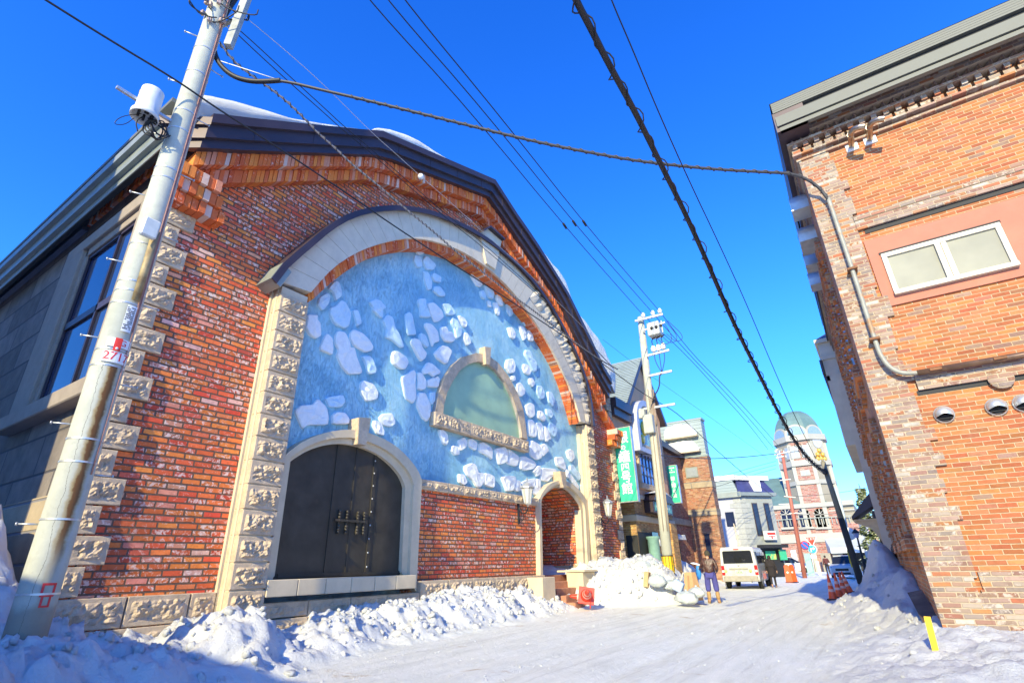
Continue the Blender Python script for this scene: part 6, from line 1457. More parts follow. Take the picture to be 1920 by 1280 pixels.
A_,B_=(-1.60,4),(-1.88,34)
cable([(1070,-25),(1082,5),(1105,48),(1140,118),(1190,208),(1235,300),(1285,400),(1330,500),(1375,605),(1420,695),(1455,765),(1490,828),(1520,866),(1548,887)],A_,B_,.045,M['black'],'heavy black cable bundle running overhead down the street to the dark pole',(.011,.55,M['black'],0,.05))
cable([(1140,-20),(1148,5),(1187,95),(1230,200),(1290,335),(1345,450),(1400,570),(1450,690),(1490,780),(1530,860)],(-1.4,5),(-1.75,36),.010,M['black'],'single thin black wire just right of the heavy overhead bundle')
LN=((690,0),(725,0),(757,0)); MD=((870,195),(905,205),(935,215)); SL=((1062,428),(1080,423),(1099,423))
for k in range(3):
    b=INS[k]; Aa=(-6.5+.45*k,4.5); Bb=(b.x,22.4)
    ex=[(-30+LN[k][0],-50),LN[k]]
    pe=((1207,592),(1225,588),(1238,585))[k]
    n1=SL[k]
    o=cable([ex[0],ex[1],MD[k],n1,pe],Aa,Bb,.014,M['black'],('left','middle','right')[k]+'most of the three parallel black power lines reaching the top crossarm',grp='three power lines to the transformer pole')
    q=onV(n1[0],n1[1],Aa,Bb); q2=onV(n1[0]-6,n1[1]-9,Aa,Bb); mm_=MB(); mm_.tube([q,q2],.045,8); mm_.build('line_sleeve',M['black'],o)
    cable([pe,(1290-6+k*6,662),(1350+k*8,735-k*2),(1400+k*8,790-k*2),(1440+k*10,842-k*3)],(b.x,22.4),(-5.9+k*.3,50),.016,M['black'],('left','middle','right')[k]+'most thin line sagging from the transformer pole to the red pole',grp='three lines from the transformer pole to the red pole')
cable([(30,-35),(85,0),(200,72),(330,150),(400,199),(480,250),(620,342),(770,445),(900,527),(1000,592),(1090,652),(1190,726),(1216,744),(1265,770),(1300,803),(1345,845),(1400,893),(1450,930)],(-8.15,2.4),(-7.15,22.3),.017,M['black'],'black line crossing in front of the hall past the front pole to the transformer pole')
cable([(412,80),(440,118),(470,140),(498,160),(529,183),(551,203),(577,229),(594,248),(632,281),(660,309),(700,340),(762,393),(823,443),(850,468),(902,508),(951,547),(1004,585),(1060,628),(1120,672),(1158,692)],(-8.2,2.7),(-9.2,24),.020,plain('pale_twisted_cable',(.36,.31,.27),.6),'pale twisted cable strung from the front pole along the hall to its right eave',(.010,.16,M['grey_cable'],0,.01))
for k in range(2):
    cable([(430+4*k,50-6*k),(475+6*k,93-8*k),(545+5*k,157-7*k),(600+4*k,205-6*k),(646+3*k,247-6*k),(690+3*k,282-5*k),(833+3*k,407-5*k),(904+3*k,462-5*k),(1000,545-4*k),(1100,638-3*k),(1150,690)],(-8.2,2.8),(-9.15,24.2),.010,M['black'],('lower','upper')[k]+' of two close thin wires passing over the hall front',grp='pair of thin wires over the hall')
o=cable([(445,20),(520,82),(600,152),(698,250),(745,291),(789,331),(830,366),(900,430),(1000,520),(1120,640)],(-8.1,2.9),(-9.1,24),.007,plain('pale_thin_wire',(.5,.45,.42),.5),'thin pale wire with a white ball marker crossing the hall gable')
q=onV(789,331,(-8.1,2.9),(-9.1,24)); m=MB(); m.sphere(q,.085,12); m.build('ball_marker',M['white'],o)
cable([(1189,849),(1235,853),(1280,857),(1332,860),(1390,857),(1430,853),(1500,845)],(-9.8,27),(-4,62),.028,M['grey_cable'],'grey cable spanning level across the street toward the clock tower')
for k in range(3):
    cable([(1325,908+k*9-9),(1370,897+k*8-9),(1410,885+k*7-9),(1455,868+k*7-4)],(-10.5,44),(-5.9,50),.014,M['black'],('topmost','middle','lowest')[k]+' of three slack wires left of the red pole',grp='slack wires at the red pole')
cable([(1130,636),(1200,690),(1300,760),(1400,830),(1440,860)],(-9,25),(-6,50),.008,M['grey_cable'],'faint thin wire behind the transformer pole')
for k,(a,b) in enumerate((((1470,932),(1650,910)),((1475,965),(1650,952)),((1490,990),(1660,985)))):
    cable([a,((a[0]+b[0])/2,(a[1]+b[1])/2+5),b],(-6,50),(0.2,56),.014,M['black'],('upper','middle','lower')[k]+' thin wire right of the red pole behind the dark pole',grp='thin wires right of the red pole')
# ================================================================== people
def skin_mesh(name,mat,parent,J,E,sub=2,ellip=None):
    me=bpy.data.meshes.new(name); ks=list(J); me.from_pydata([J[k][0] for k in ks],[(ks.index(a),ks.index(b)) for a,b in E],[])
    o=bpy.data.objects.new(name,me); COL.objects.link(o); md=o.modifiers.new('skin','SKIN'); md.use_smooth_shade=True; o.modifiers.new('sub','SUBSURF').levels=sub; o.modifiers['sub'].render_levels=sub
    for i,k in enumerate(ks):
        r=J[k][1]; r=(r,r) if not isinstance(r,tuple) else r; me.skin_vertices[0].data[i].radius=r; me.skin_vertices[0].data[i].use_root=(i==0)
    dg=bpy.context.evaluated_depsgraph_get(); dg.update(); nm=bpy.data.meshes.new_from_object(o.evaluated_get(dg)); bpy.data.objects.remove(o); bpy.data.meshes.remove(me)
    nm.name=name; nm.materials.clear(); nm.materials.append(mat)
    for p in nm.polygons: p.use_smooth=True; p.material_index=0
    o=bpy.data.objects.new(name,nm); COL.objects.link(o); o.parent=parent; ORG[o.name]=ORG[parent.name].copy(); return o
def join_mesh(o,mb):
    bm=bmesh.new(); bm.from_mesh(o.data); vs=[bm.verts.new(v) for v in mb.v]
    for f,s in zip(mb.f,mb.sm):
        try: q=bm.faces.new([vs[i] for i in f]); q.smooth=s
        except ValueError: pass
    bmesh.ops.recalc_face_normals(bm,faces=bm.faces); bm.to_mesh(o.data); bm.free()
SKIN=plain('skin',(.50,.28,.18),.55,0,.06,10,.1,.002)
def head(mb,c,r,yaw=0):
    n=16; vs=[]
    for i in range(13):
        ph=pi*i/12
        for k in range(n):
            a=2*pi*k/n; x=sin(ph)*cos(a); y=sin(ph)*sin(a); z=cos(ph)
            sx=.80*(1-.22*max(0,-z)); sy=.98*(1-.10*max(0,-z)); 
            if y>.75 and -.35<z<.05: y+=.12*(1-abs(x)*4) if abs(x)<.25 else 0      # nose
            if y>.4 and .02<z<.25 and .15<abs(x)<.5: y-=.05                          # eye sockets
            vs.append((x*sx*r,y*sy*r,z*1.22*r))
    vs=[(c[0]+v[0]*cos(yaw)-v[1]*sin(yaw),c[1]+v[0]*sin(yaw)+v[1]*cos(yaw),c[2]+v[2]) for v in vs]
    mb.add(vs,[(i*n+k,i*n+(k+1)%n,(i+1)*n+(k+1)%n,(i+1)*n+k) for i in range(12) for k in range(n)],True)
    for s in (-1,1): mb.sphere((c[0]+s*.80*r*cos(yaw),c[1]+s*.80*r*sin(yaw),c[2]-.02),.28*r,8,(.35,.6,1.1))
def hair_cap(mb,c,r,yaw=0,low=-.25,back=1.0):
    n=18; vs=[];m=9
    for i in range(m+1):
        for k in range(n):
            a=2*pi*k/n; y=sin(a); lim=pi*(.5-.5*low*1.0) if y<.35 else pi*.30
            lim=pi*.62 if y<.2 else pi*.34; ph=lim*i/m
            rr=1.10+.03*sin(k*2.3+i)
            v=(sin(ph)*cos(a)*.82*r*rr,sin(ph)*sin(a)*1.0*r*rr-.01,cos(ph)*1.22*r*1.06)
            vs.append((c[0]+v[0]*cos(yaw)-v[1]*sin(yaw),c[1]+v[0]*sin(yaw)+v[1]*cos(yaw),c[2]+v[2]))
    mb.add(vs,[(i*n+k,i*n+(k+1)%n,(i+1)*n+(k+1)%n,(i+1)*n+k) for i in range(m) for k in range(n)],True)
def hand_J(J,E,key,w,d,palm_n,s=1):
    """five separate fingers rooted in the palm at joint w, pointing along d"""
    d=Vector(d).normalized(); n=Vector(palm_n).normalized(); side=d.cross(n).normalized(); w=Vector(w)
    J[key+'p']=(tuple(w+d*.05),(.032,.016)); 
    for i,(o,l) in enumerate(((-.030,.062),(-.010,.072),(.011,.067),(.030,.052))):
        a=w+d*.085+side*o; b=a+d*l*.5+n*.006; c=b+d*l*.42+n*.022
        J[key+'f%da'%i]=(tuple(a),.0095); J[key+'f%db'%i]=(tuple(b),.0085); J[key+'f%dc'%i]=(tuple(c),.0075); E+= [(key+'p',key+'f%da'%i),(key+'f%da'%i,key+'f%db'%i),(key+'f%db'%i,key+'f%dc'%i)]
    a=w+d*.035-side*.036; b=a+d*.035-side*.02+n*.01; J[key+'ta']=(tuple(a),.011); J[key+'tb']=(tuple(b),.009); E+=[(key+'p',key+'ta'),(key+'ta',key+'tb')]
def body_frame(H,pose):
    """joint positions for a standing figure of height H facing +Y"""
    k=H/1.72; P={'pelvis':(0,0,.93*k),'waist':(0,0,1.08*k),'chest':(0,.01,1.28*k),'neck':(0,0,1.45*k),'skull':(0,.02,1.54*k)}
    for s,n in ((-1,'l'),(1,'r')):
        P['sh'+n]=(s*.185*k,-.01,1.40*k); P['el'+n]=(s*.25*k,-.03,1.13*k); P['wr'+n]=(s*.26*k,.05,.90*k)
        P['hip'+n]=(s*.095*k,0,.90*k); P['kn'+n]=(s*.11*k,.02,.50*k); P['an'+n]=(s*.11*k,-.02,.09*k); P['to'+n]=(s*.13*k,.14*k,.035*k)
    P.update(pose); return P,k
def make_person(label,loc,rz,H,pose,parts,hairmat,yaw=0,hair='short'):
    e=empty('person',loc,label,'person',None,None,rz); P,k=body_frame(H,pose)
    J={}; E=[]
    R=dict(pelvis=(.125,.10),waist=(.115,.09),chest=(.15,.105),neck=.055,skull=.07)
    for n in 'lr': R.update({'sh'+n:.058,'el'+n:.042,'wr'+n:.030,'hip'+n:.085,'kn'+n:.058,'an'+n:.042,'to'+n:.035})
    for q in P: J[q]=(P[q],tuple(x*k for x in R[q]) if isinstance(R[q],tuple) else R[q]*k)
    E=[('pelvis','waist'),('waist','chest'),('chest','neck'),('neck','skull')]
    for n in 'lr':
        E+=[('chest','sh'+n),('sh'+n,'el'+n),('el'+n,'wr'+n),('pelvis','hip'+n),('hip'+n,'kn'+n),('kn'+n,'an'+n),('an'+n,'to'+n)]
        d=Vector(P['wr'+n])-Vector(P['el'+n]); hand_J(J,E,'h'+n,P['wr'+n],d,(0,.6,-.3) if n=='l' else (-.5,.3,0)); E.append(('wr'+n,'h'+n+'p'))
    b=skin_mesh('body',SKIN,e,J,E); mb=MB(); hc=(P['skull'][0],P['skull'][1],P['skull'][2]+.055*k); head(mb,hc,.105*k,yaw); join_mesh(b,mb)
    mb=MB(); hair_cap(mb,hc,.105*k,yaw)
    if hair=='long': mb.sphere((hc[0],hc[1]-.05*k,hc[2]-.10*k),.10*k,12,(.95,.6,1.5))
    mb.build('hair',hairmat,e)
    for nm,mat,js,es,grow in parts:
        JJ={}
        for q in js:
            r=J[q][1] if q in J else .05; r=r if isinstance(r,tuple) else (r,r); g=grow.get(q,grow.get('*',.02)); g=g if isinstance(g,tuple) else (g,g)
            JJ[q]=(P[q],(r[0]+g[0],r[1]+g[1]))
        extra=grow.get('extra',{})
        for q,v in extra.items(): JJ[q]=v
        skin_mesh(nm,mat,e,JJ,es)
    return e,P,k
leather=NT('brown_leather'); lp=leather.obj(); ln_=leather.noise(lp,9,8,.7,dist=1.2); leather=leather.fin(leather.ramp(ln_,[(.35,(.035,.016,.013)),(.6,(.10,.042,.032))]),.32,leather.bump(leather.noise(lp,6,5,.6,dist=2),.9,.03),None,.6)
blue=plain('blue_work_trousers',(.065,.065,.26),.85,0,.15,6,.7,.02); tan=plain('tan_rubber_boots',(.36,.22,.09),.6,0,.3,8,.3,.005); black=plain('black_wool_coat',(.022,.018,.022),.9,0,.2,9,.5,.01)
darkhair=plain('dark_hair',(.02,.014,.012),.6,0,.3,30,.6,.006); cap=plain('olive_knit_cap',(.055,.050,.035),.95,0,.2,40,.6,.006)
TJ=[('pelvis','waist'),('waist','chest'),('chest','neck')]+[(a+n,b+n) for n in 'lr' for a,b in (('sh','el'),('el','wr'))]+[('chest','sh'+n) for n in 'lr']
TR=[('pelvis','hip'+n) for n in 'lr']+[('hip'+n,'kn'+n) for n in 'lr']
pose={'shl':(-.19,.02,1.39),'ell':(-.27,.12,1.16),'wrl':(-.36,.30,1.13),'elr':(.27,-.06,1.12),'wrr':(.22,.16,1.02),'hipl':(-.11,0,.90),'hipr':(.11,0,.90),'knl':(-.13,.03,.50),'knr':(.14,.02,.50),'anl':(-.14,-.02,.10),'anr':(.16,-.02,.10),'tol':(-.19,.13,.04),'tor':(.18,.14,.04)}
mx,my=-5.44,20.55
man,_,_=make_person('person in brown leather jacket, blue trousers and tall tan boots seen from behind',(mx,my,gz(mx,my)),.12,1.72,pose,[
 ('jacket',leather,['pelvis','waist','chest','neck','shl','shr','ell','elr','wrl','wrr'],TJ,{'*':.022,'pelvis':(.045,.05),'waist':(.06,.055),'chest':(.055,.05),'neck':.01}),
 ('trousers',blue,['pelvis','hipl','hipr','knl','knr'],TR+[('knl','cl'),('knr','cr')],{'extra':{'cl':((-.135,.01,.36),.09),'cr':((.146,.0,.36),.09)},'*':.022,'pelvis':(.02,.02),'knl':.045,'knr':.045,'hipl':.03,'hipr':.03}),
 ('boots',tan,['anl','tol'],[('anl','tol'),('anl','topl')],{'*':.022,'extra':{'topl':((-.135,.01,.40),.078)}}),('boots',tan,['anr','tor'],[('anr','tor'),('anr','topr')],{'*':.022,'extra':{'topr':((.148,.0,.40),.078)}})],cap,.45)
# what he holds: a blue bag and a folded white sheet
def world(e,p): return e.location+Matrix.Rotation(e.rotation_euler.z,3,'Z')@Vector(p)
hp=world(man,(-.44,.44,1.12))
m=MB(); n=10; vs=[]
for i in range(8):
    for k in range(n): a=2*pi*k/n; r=(.05,.075,.085,.09,.088,.08,.06,.03)[i]*(1+.25*noise.noise(Vector((k*.9,i*.7,0)))); vs.append((hp.x+r*cos(a),hp.y+r*.7*sin(a),hp.z+.10-i*.065))
m.add(vs,[(i*n+k,i*n+(k+1)%n,(i+1)*n+(k+1)%n,(i+1)*n+k) for i in range(7) for k in range(n)]+[tuple(7*n+k for k in range(n))],True); m.build('bag',plain('bright_blue_bag',(.03,.22,.62),.5,0,.15,12,.6,.01),None,'bright blue bag held by the person in the leather jacket','bag')
m=MB(); m.add([(hp.x-.22,hp.y-.1,hp.z+.20),(hp.x+.10,hp.y-.08,hp.z+.12),(hp.x+.12,hp.y+.1,hp.z+.13),(hp.x-.16,hp.y+.12,hp.z+.22),(hp.x-.22,hp.y-.1,hp.z+.18),(hp.x+.10,hp.y-.08,hp.z+.10),(hp.x+.12,hp.y+.1,hp.z+.11),(hp.x-.16,hp.y+.12,hp.z+.20)],[(0,1,2,3),(7,6,5,4),(0,1,5,4),(1,2,6,5),(2,3,7,6),(3,0,4,7)]); m.build('folded_sheet',M['white'],None,'folded white sheet in the raised left hand of the man','sheet')
wpose={'anl':(-.09,-.16,.16),'knl':(-.10,.0,.48),'tol':(-.09,-.10,.03),'knr':(.09,.10,.50),'anr':(.09,.12,.09),'tor':(.10,.27,.04),'elr':(.24,.0,1.12),'wrr':(.27,.10,.90)}
wx,wy=-5.52,33.2
wom,_,_=make_person('person in long black coat with pale collar walking away beside the van',(wx,wy,gz(wx,wy)),.1,1.60,{k:tuple(c*.93 for c in v) for k,v in wpose.items()},[
 ('coat',black,['pelvis','waist','chest','neck','shl','shr','ell','elr','wrl','wrr'],TJ+[('pelvis','hem')],{'*':.03,'pelvis':(.09,.09),'waist':(.08,.08),'chest':(.07,.06),'neck':.02,'extra':{'hem':((0,.02,.50),(.26,.20))}}),
 ('trousers',black,['pelvis','hipl','hipr','knl','knr','anl','anr'],TR+[('kn'+n,'an'+n) for n in 'lr'],{'*':.01}),
 ('collar',plain('pale_fur_collar',(.50,.42,.34),.95,0,.2,30,.8,.01),['neck'],[('neck','c2')],{'*':.05,'extra':{'c2':((0,-.02,1.38),.11)}})],darkhair,0,'long')
wx,wy=-6.0,34.6
per,_,_=make_person('person in white padded coat carrying a round black bag left of the black coat',(wx,wy,gz(wx,wy)),-.3,1.60,{},[
 ('coat',plain('white_padded_coat',(.68,.66,.62),.8,0,.08,9,.6,.01),['pelvis','waist','chest','neck','shl','shr','ell','elr','wrl','wrr'],TJ,{'*':.03,'pelvis':(.08,.07),'waist':(.09,.08),'chest':(.07,.06),'neck':.02}),
 ('trousers',black,['pelvis','hipl','hipr','knl','knr','anl','anr'],TR+[('kn'+n,'an'+n) for n in 'lr'],{'*':.015})],darkhair,.9,'long')
m=MB(); m.lathe([(0,-.06),(.18,-.06),(.22,0),(.18,.06),(0,.06)],(wx+.22,wy-.30,1.02),18,ax='y'); m.build('bag',M['black'],None,'round black bag with pale rim at the side of the white coat','bag')
for (px_,Y_,col,lab) in ((1554,58,(.10,.03,.03),'distant person in dark red coat standing by the shop awning behind the car'),(1436,44,(.08,.04,.04),'distant person in dark brown coat at the grey house shopfront')):
    q=onY(px_,1075,Y_); make_person(lab,(q.x,Y_,0),.5,1.65,{},[('coat',plain('coat_%d'%px_,col,.9),['pelvis','waist','chest','neck','shl','shr','ell','elr','wrl','wrr'],TJ,{'*':.03,'pelvis':(.06,.06)}),('trousers',black,['pelvis','hipl','hipr','knl','knr','anl','anr'],TR+[('kn'+n,'an'+n) for n in 'lr'],{'*':.01})],darkhair)
# ================================================================== vehicles
def car_paint(name,col,dirt=.35):
    t=NT(name); P=t.obj(); sp=t.n('ShaderNodeSeparateXYZ'); t.l(P,sp.inputs[0])
    n=t.noise(P,2.5,7,.65); d=t.m('MULTIPLY',t.m('SUBTRACT',1.15,t.sm(sp.outputs[2],.2,1.6)),t.sm(n,.35,.65)); c=t.mixc(t.m('MULTIPLY',d,dirt),col,(.34,.31,.26))
    m=t.fin(c,t.m('ADD',.25,t.m('MULTIPLY',d,.4)),None,0,.5); t.b.inputs['Coat Weight'].default_value=.5; return m
M['tyre']=plain('tyre_rubber',(.02,.02,.02),.85,0,.15,15); M['rim']=plain('alloy_rim',(.45,.45,.46),.35,.7,.1,10); M['car_glass']=plain('tinted_car_glass',(.018,.02,.025),.05,.0,.1,1,.02,.001)
M['lamp_red']=plain('tail_lamp_red',(.62,.02,.02),.2,0,.1,12); M['chrome']=plain('chrome',(.6,.6,.6),.15,.9,.05)
def loftbody(mb,secs,mi=0):
    """secs: list of (y,[(x,z)...]) half outlines mirrored into closed rings"""
    n=len(secs[0][1])*2; vs=[]
    for y,h in secs:
        ring=[(x,y,z) for x,z in h]+[(-x,y,z) for x,z in h[::-1]]; vs+=ring
    fs=[(i*n+k,i*n+(k+1)%n,(i+1)*n+(k+1)%n,(i+1)*n+k) for i in range(len(secs)-1) for k in range(n)]+[tuple(range(n)),tuple((len(secs)-1)*n+k for k in range(n))]
    mb.add(vs,fs,False,mi)
def wheel(parent,x,y,r,w):
    s=1 if x>0 else -1; m=MB(); m.lathe([(r*.6,-w/2),(r*.93,-w/2),(r,-w*.35),(r,w*.35),(r*.93,w/2),(r*.6,w/2)],(x,y,r),24,ax='x'); wh=m.build('wheel',M['tyre'],parent)
    m=MB(); m.lathe([(0,s*w*.42),(r*.18,s*w*.46),(r*.3,s*w*.3),(r*.55,s*w*.3),(r*.62,s*w*.5),(r*.62,0)],(x,y,r),24,ax='x')
    for k in range(5): a=2*pi*k/5; m.bar((x+s*w*.42,y,r),(x+s*w*.40,y+r*.58*cos(a),r+r*.58*sin(a)),.05,.03,(1,0,0))
    m.build('rim',M['rim'],wh)
vx,vy=-6.62,30.75
van=empty('white_van',(vx,vy,0),'white boxy van with dirty sides parked with its rear to the camera','van',None,None,.06)
def sec(w,z0,z1,wt,r=.08): return [(w*.5-.03,z0),(w*.5,z0+.08),(w*.5,z0+.55),(w*.5-.005,z0+.75),(wt*.5+.01,z1-r*1.6),(wt*.5-.03,z1-r*.6),(wt*.5-.13,z1-.02),(.0,z1)]
VW,VH=1.80,2.02
m=MB()
loftbody(m,[(.0,sec(VW-.06,.42,VH-.05,VW-.22)),(.05,sec(VW,.36,VH,VW-.18)),(3.4,sec(VW,.34,VH,VW-.18)),(3.75,sec(VW,.34,VH-.05,VW-.2)),(4.15,sec(VW-.02,.34,1.28,VW-.15)),(4.6,sec(VW-.1,.34,1.05,VW-.25)),(4.68,sec(VW-.2,.40,.9,VW-.3))])
for s in (-1,1):
    pass
m.build('body',car_paint('white_van_paint',(.54,.56,.56,1),.75),van)
m=MB(); yb=-.012
m.prism([(-.72,1.22),(.72,1.22),(.70,1.78),(.64,1.82),(-.64,1.82),(-.70,1.78)],'y',yb-.01,.04); m.build('rear_window',M['car_glass'],van)
m=MB(); m.bbox(-.82,.82,-.10,.08,.36,.62,.03); m.box(-.5,.5,-.105,-.09,.60,.615); m.build('rear_bumper',plain('dirty_grey_bumper',(.30,.28,.24),.6,0,.2,5),van)
m=MB(); m.box(-.50,.42,-.05,.0,.93,1.0); m.build('garnish',plain('grey_garnish',(.32,.31,.27),.4),van)
m=MB(); m.bbox(-.20,.16,-.035,-.02,.77,.91,.004); lp_=m.build('licence_plate',plain('pale_green_plate',(.62,.70,.56),.5),van)
m=MB()
for k in range(4): m.box(-.15+k*.075,-.11+k*.075,-.041,-.036,.785,.845)
for k in range(3): m.box(-.09+k*.05,-.06+k*.05,-.041,-.036,.862,.892)
m.build('lettering',plain('green_plate_lettering',(.03,.20,.08),.5),lp_)
for s in (-1,1):
    m=MB(); m.bbox(s*.80-.075,s*.80+.075,-.03,.10,.66,1.12,.02); tl=m.build('tail_light',M['lamp_red'],van); m=MB(); m.box(s*.80-.055,s*.80+.055,-.04,-.025,.80,.90); m.build('reverse_lamp',M['white'],tl)
m=MB(); m.box(-.13,.13,-.03,.02,1.87,1.91); m.build('brake_light',M['lamp_red'],van)
m=MB(); m.sphere((-.0,-.03,1.12),.05,10,(1,.3,.6)); m.build('badge',M['chrome'],van)
for x_ in (-.68,.52):
    m=MB(); m.lathe([(0,-.03),(.075,-.03),(.075,-.02)],(x_,0,.86),14,ax='y'); m.build('sticker',plain('lime_sticker',(.50,.62,.20),.5),van)
for s in (-1,1):
    wheel(van,s*(VW/2-.11),.95,.33,.2); wheel(van,s*(VW/2-.11),3.95,.33,.2)
    m=MB(); k=s*(VW/2-.035)
    for (a,b) in ((.35,1.75),(1.82,2.75),(2.82,3.55)): m.prism([(a,1.20),(b,1.20),(b-.06,1.76),(a+.04,1.76)],'x',k-.02*s,k+.028*s)
    m.build('side_window',M['car_glass'],van)
    m=MB(); m.bbox(s*.98-.07,s*.98+.07,3.35,3.42,1.15,1.42,.02); m.build('wing_mirror',M['black'],van)
    m=MB(); 
    for yy_ in (.95,3.95): m.lathe([(.38,0),(.38,.02)],(s*(VW/2)-.01,yy_,.33),20,ax='x')
    m.build('wheel_arch',M['dark'],van)
m=MB(); m.tube([(.45,-.05,.33),(.45,.4,.33)],.03,8); m.build('exhaust',M['steel'],van)
def saloon(name,loc,rz,paint,label,L=4.2,Wd=1.7,Hh=1.5):
    e=empty(name,loc,label,'car',None,None,rz)
    def s2(w,z0,z1,wt): return [(w*.5-.04,z0),(w*.5,z0+.12),(w*.5,min(z1,.62)),(w*.5-.02,min(z1,.80)),(wt*.5+.02,max(z1-.3,min(z1,.84))),(wt*.5,z1-.06),(wt*.5-.1,z1-.01),(0,z1)]
    m=MB(); loftbody(m,[(-L/2,s2(Wd-.3,.32,.72,Wd-.4)),(-L/2+.12,s2(Wd-.08,.22,.86,Wd-.2)),(-L/2+1.0,s2(Wd,.2,.98,Wd-.14)),(-L/2+1.02,s2(Wd,.2,.99,Wd-.14)),(L/2-.9,s2(Wd,.2,1.0,Wd-.16)),(L/2-.1,s2(Wd-.06,.22,.95,Wd-.2)),(L/2,s2(Wd-.3,.35,.75,Wd-.4))]); m.build('body',paint,e)
    m=MB(); 
    def cab(y,w,z): return (y,[(w*.5+.06,.93),(w*.5+.05,1.0),(w*.5,z-.12),(w*.5-.06,z-.04),(0,z)])
    loftbody(m,[(-L/2+.98,[(.70,.93),(.70,.95),(.68,.96),(.60,.97),(0,.98)]),cab(-L/2+1.65,1.30,Hh-.06),cab(0,1.34,Hh),cab(L/2-1.1,1.28,Hh-.05),(L/2-.45,[(.66,.93),(.66,.95),(.64,.97),(.55,.98),(0,1.0)])]); m.build('windows',M['car_glass'],e)
    m=MB(); loftbody(m,[(-L/2+1.75,[(.60,Hh-.085),(.5,Hh-.045),(0,Hh-.02)]),(0,[(.62,Hh-.05),(.5,Hh-.0),(0,Hh+.02)]),(L/2-1.2,[(.60,Hh-.08),(.5,Hh-.05),(0,Hh-.03)])]); m.build('roof',paint,e)
    for s in (-1,1):
        m=MB(); m.sphere((s*.62,-L/2+.10,.68),.14,10,(1.2,.6,.7)); m.build('headlight',M['chrome'],e)
        for y in (-L/2+.8,L/2-.8): wheel(e,s*(Wd/2-.1),y,.31,.19)
        m=MB(); m.bbox(s*(Wd/2+.06)-.08,s*(Wd/2+.06)+.08,-L/2+1.35,-L/2+1.45,.92,1.04,.02); m.build('wing_mirror',paint,e)
    m=MB(); m.bbox(-.42,.42,-L/2-.02,-L/2+.1,.50,.66,.02); m.bbox(-.5,.5,-L/2-.02,-L/2+.1,.28,.40,.02); gr=m.build('grille',M['black'],e)
    m=MB(); m.bbox(-.17,.17,-L/2-.04,-L/2-.02,.42,.50,.005); m.build('licence_plate',M['white'],e)
    return e
saloon('silver_car',(-3.05,49.6,.02),-.05,car_paint('silver_blue_paint',(.50,.56,.62,1),.3),'silver blue car coming head on between the traffic cones and the junction',4.3,1.7,1.55)
q=onY(1492,1066,63); saloon('white_car',(q.x-.4,63.5,.1),pi/2+.05,car_paint('white_car_paint',(.70,.72,.72,1),.3),'small white car crossing the junction behind the orange boards',3.8,1.6,1.5)
# ================================================================== cones and other street objects
def cone_parts(e,rz=None):
    m=MB(); m.bbox(-.19,.19,-.19,.19,0,.035,.008); m.build('base',M['black'],e)
    m=MB(); m.lathe([(.145,.035),(.135,.06),(.095,.32),(.075,.46),(.055,.60),(.032,.80),(.026,.84),(.0,.845)],(0,0,0),20); c=m.build('cone_body',M['orange'],e)
    m=MB(); m.lathe([(.108,.26),(.094,.345)],(0,0,0),20); m.lathe([(.078,.46),(.064,.56)],(0,0,0),20); m.build('reflective_band',plain('pink_white_band',(.80,.45,.38),.4),c)
c0=empty('traffic_cone',(0,0,0),None,None,None,None,.001)
cone_parts(c0)
CP=[(-2.04,23.3,'nearest and leftmost of the upright orange traffic cones'),(-1.93,24.7,'second upright orange traffic cone from the left of the row'),(-1.86,26.1,'third upright orange traffic cone from the left of the row'),(-1.80,28.3,'farthest and rightmost upright orange traffic cone leaning on the snow bank')]
for i,(x,y,lab) in enumerate(CP):
    e=c0 if i==0 else copy_tree(c0); e.location=(x,y,max(0,gz(x,y))-.01); e.rotation_euler=(0,0,i*.3) if i<3 else (.0,-.16,.5); tag(e,lab,'traffic cone','upright orange traffic cones in a row')
q=onX(1098,1118,-8.15)
for i,(px,py,rx,rz,lab) in enumerate(((1100,1122,1.35,.5,'toppled red cone with its square base facing the street beside the steps'),(1128,1128,1.45,-1.15,'toppled red cone lying flat with its tip pointing right beside the steps'))):
    e=copy_tree(c0); p=onY(px,py,16.4 if i==0 else 16.6); e.location=(p.x+(0 if i==0 else -.35),p.y,.42 if i==0 else .33); e.rotation_euler=(rx,.15,rz)
    e.scale=(1.3,1.3,.8); tag(e,lab,'traffic cone','toppled red cones')
    for ch in e.children:
        if ch.name.startswith('base'): 
            me=ch.data.copy(); me.materials.clear(); me.materials.append(M['red']); ch.data=me
        else:
            me=ch.data.copy(); me.materials.clear(); me.materials.append(M['red']); ch.data=me
for i,(x,y,a) in enumerate(((-5.72,40.0,.12),(-5.5,40.5,-.25))):
    e=empty('barrier_board',(x,y,0),('left','right')[i]+' of two tilted orange barrier boards beyond the black coat','barrier','orange barrier boards',None,a)
    m=MB(); m.prism([(-.20,.05),(.20,.05),(.14,.98),(.08,1.05),(-.08,1.05),(-.14,.98)],'y',-.03,.03); m.build('board',M['orange'],e)
    m=MB(); m.lathe([(0,-.035),(.06,-.035)],(0,0,.6),12,ax='y'); m.build('reflector',M['white'],e)
    m=MB(); m.bbox(-.22,.22,-.15,.15,0,.05,.01); m.build('foot',M['black'],e)
# leaning yellow marker board
b0=onY(1754,1218,8.2); b1=onY(1738,1155,8.2)
e=empty('marker_post',tuple(b0-Vector((0,0,.2))),'flat bright yellow marker post leaning out of the snow at the building corner','marker post')
d=(b1-b0).normalized(); m=MB(); m.bar(b0-d*.25,b1,.062,.02,(0,1,0)); m.build('post',M['yellow'],e)
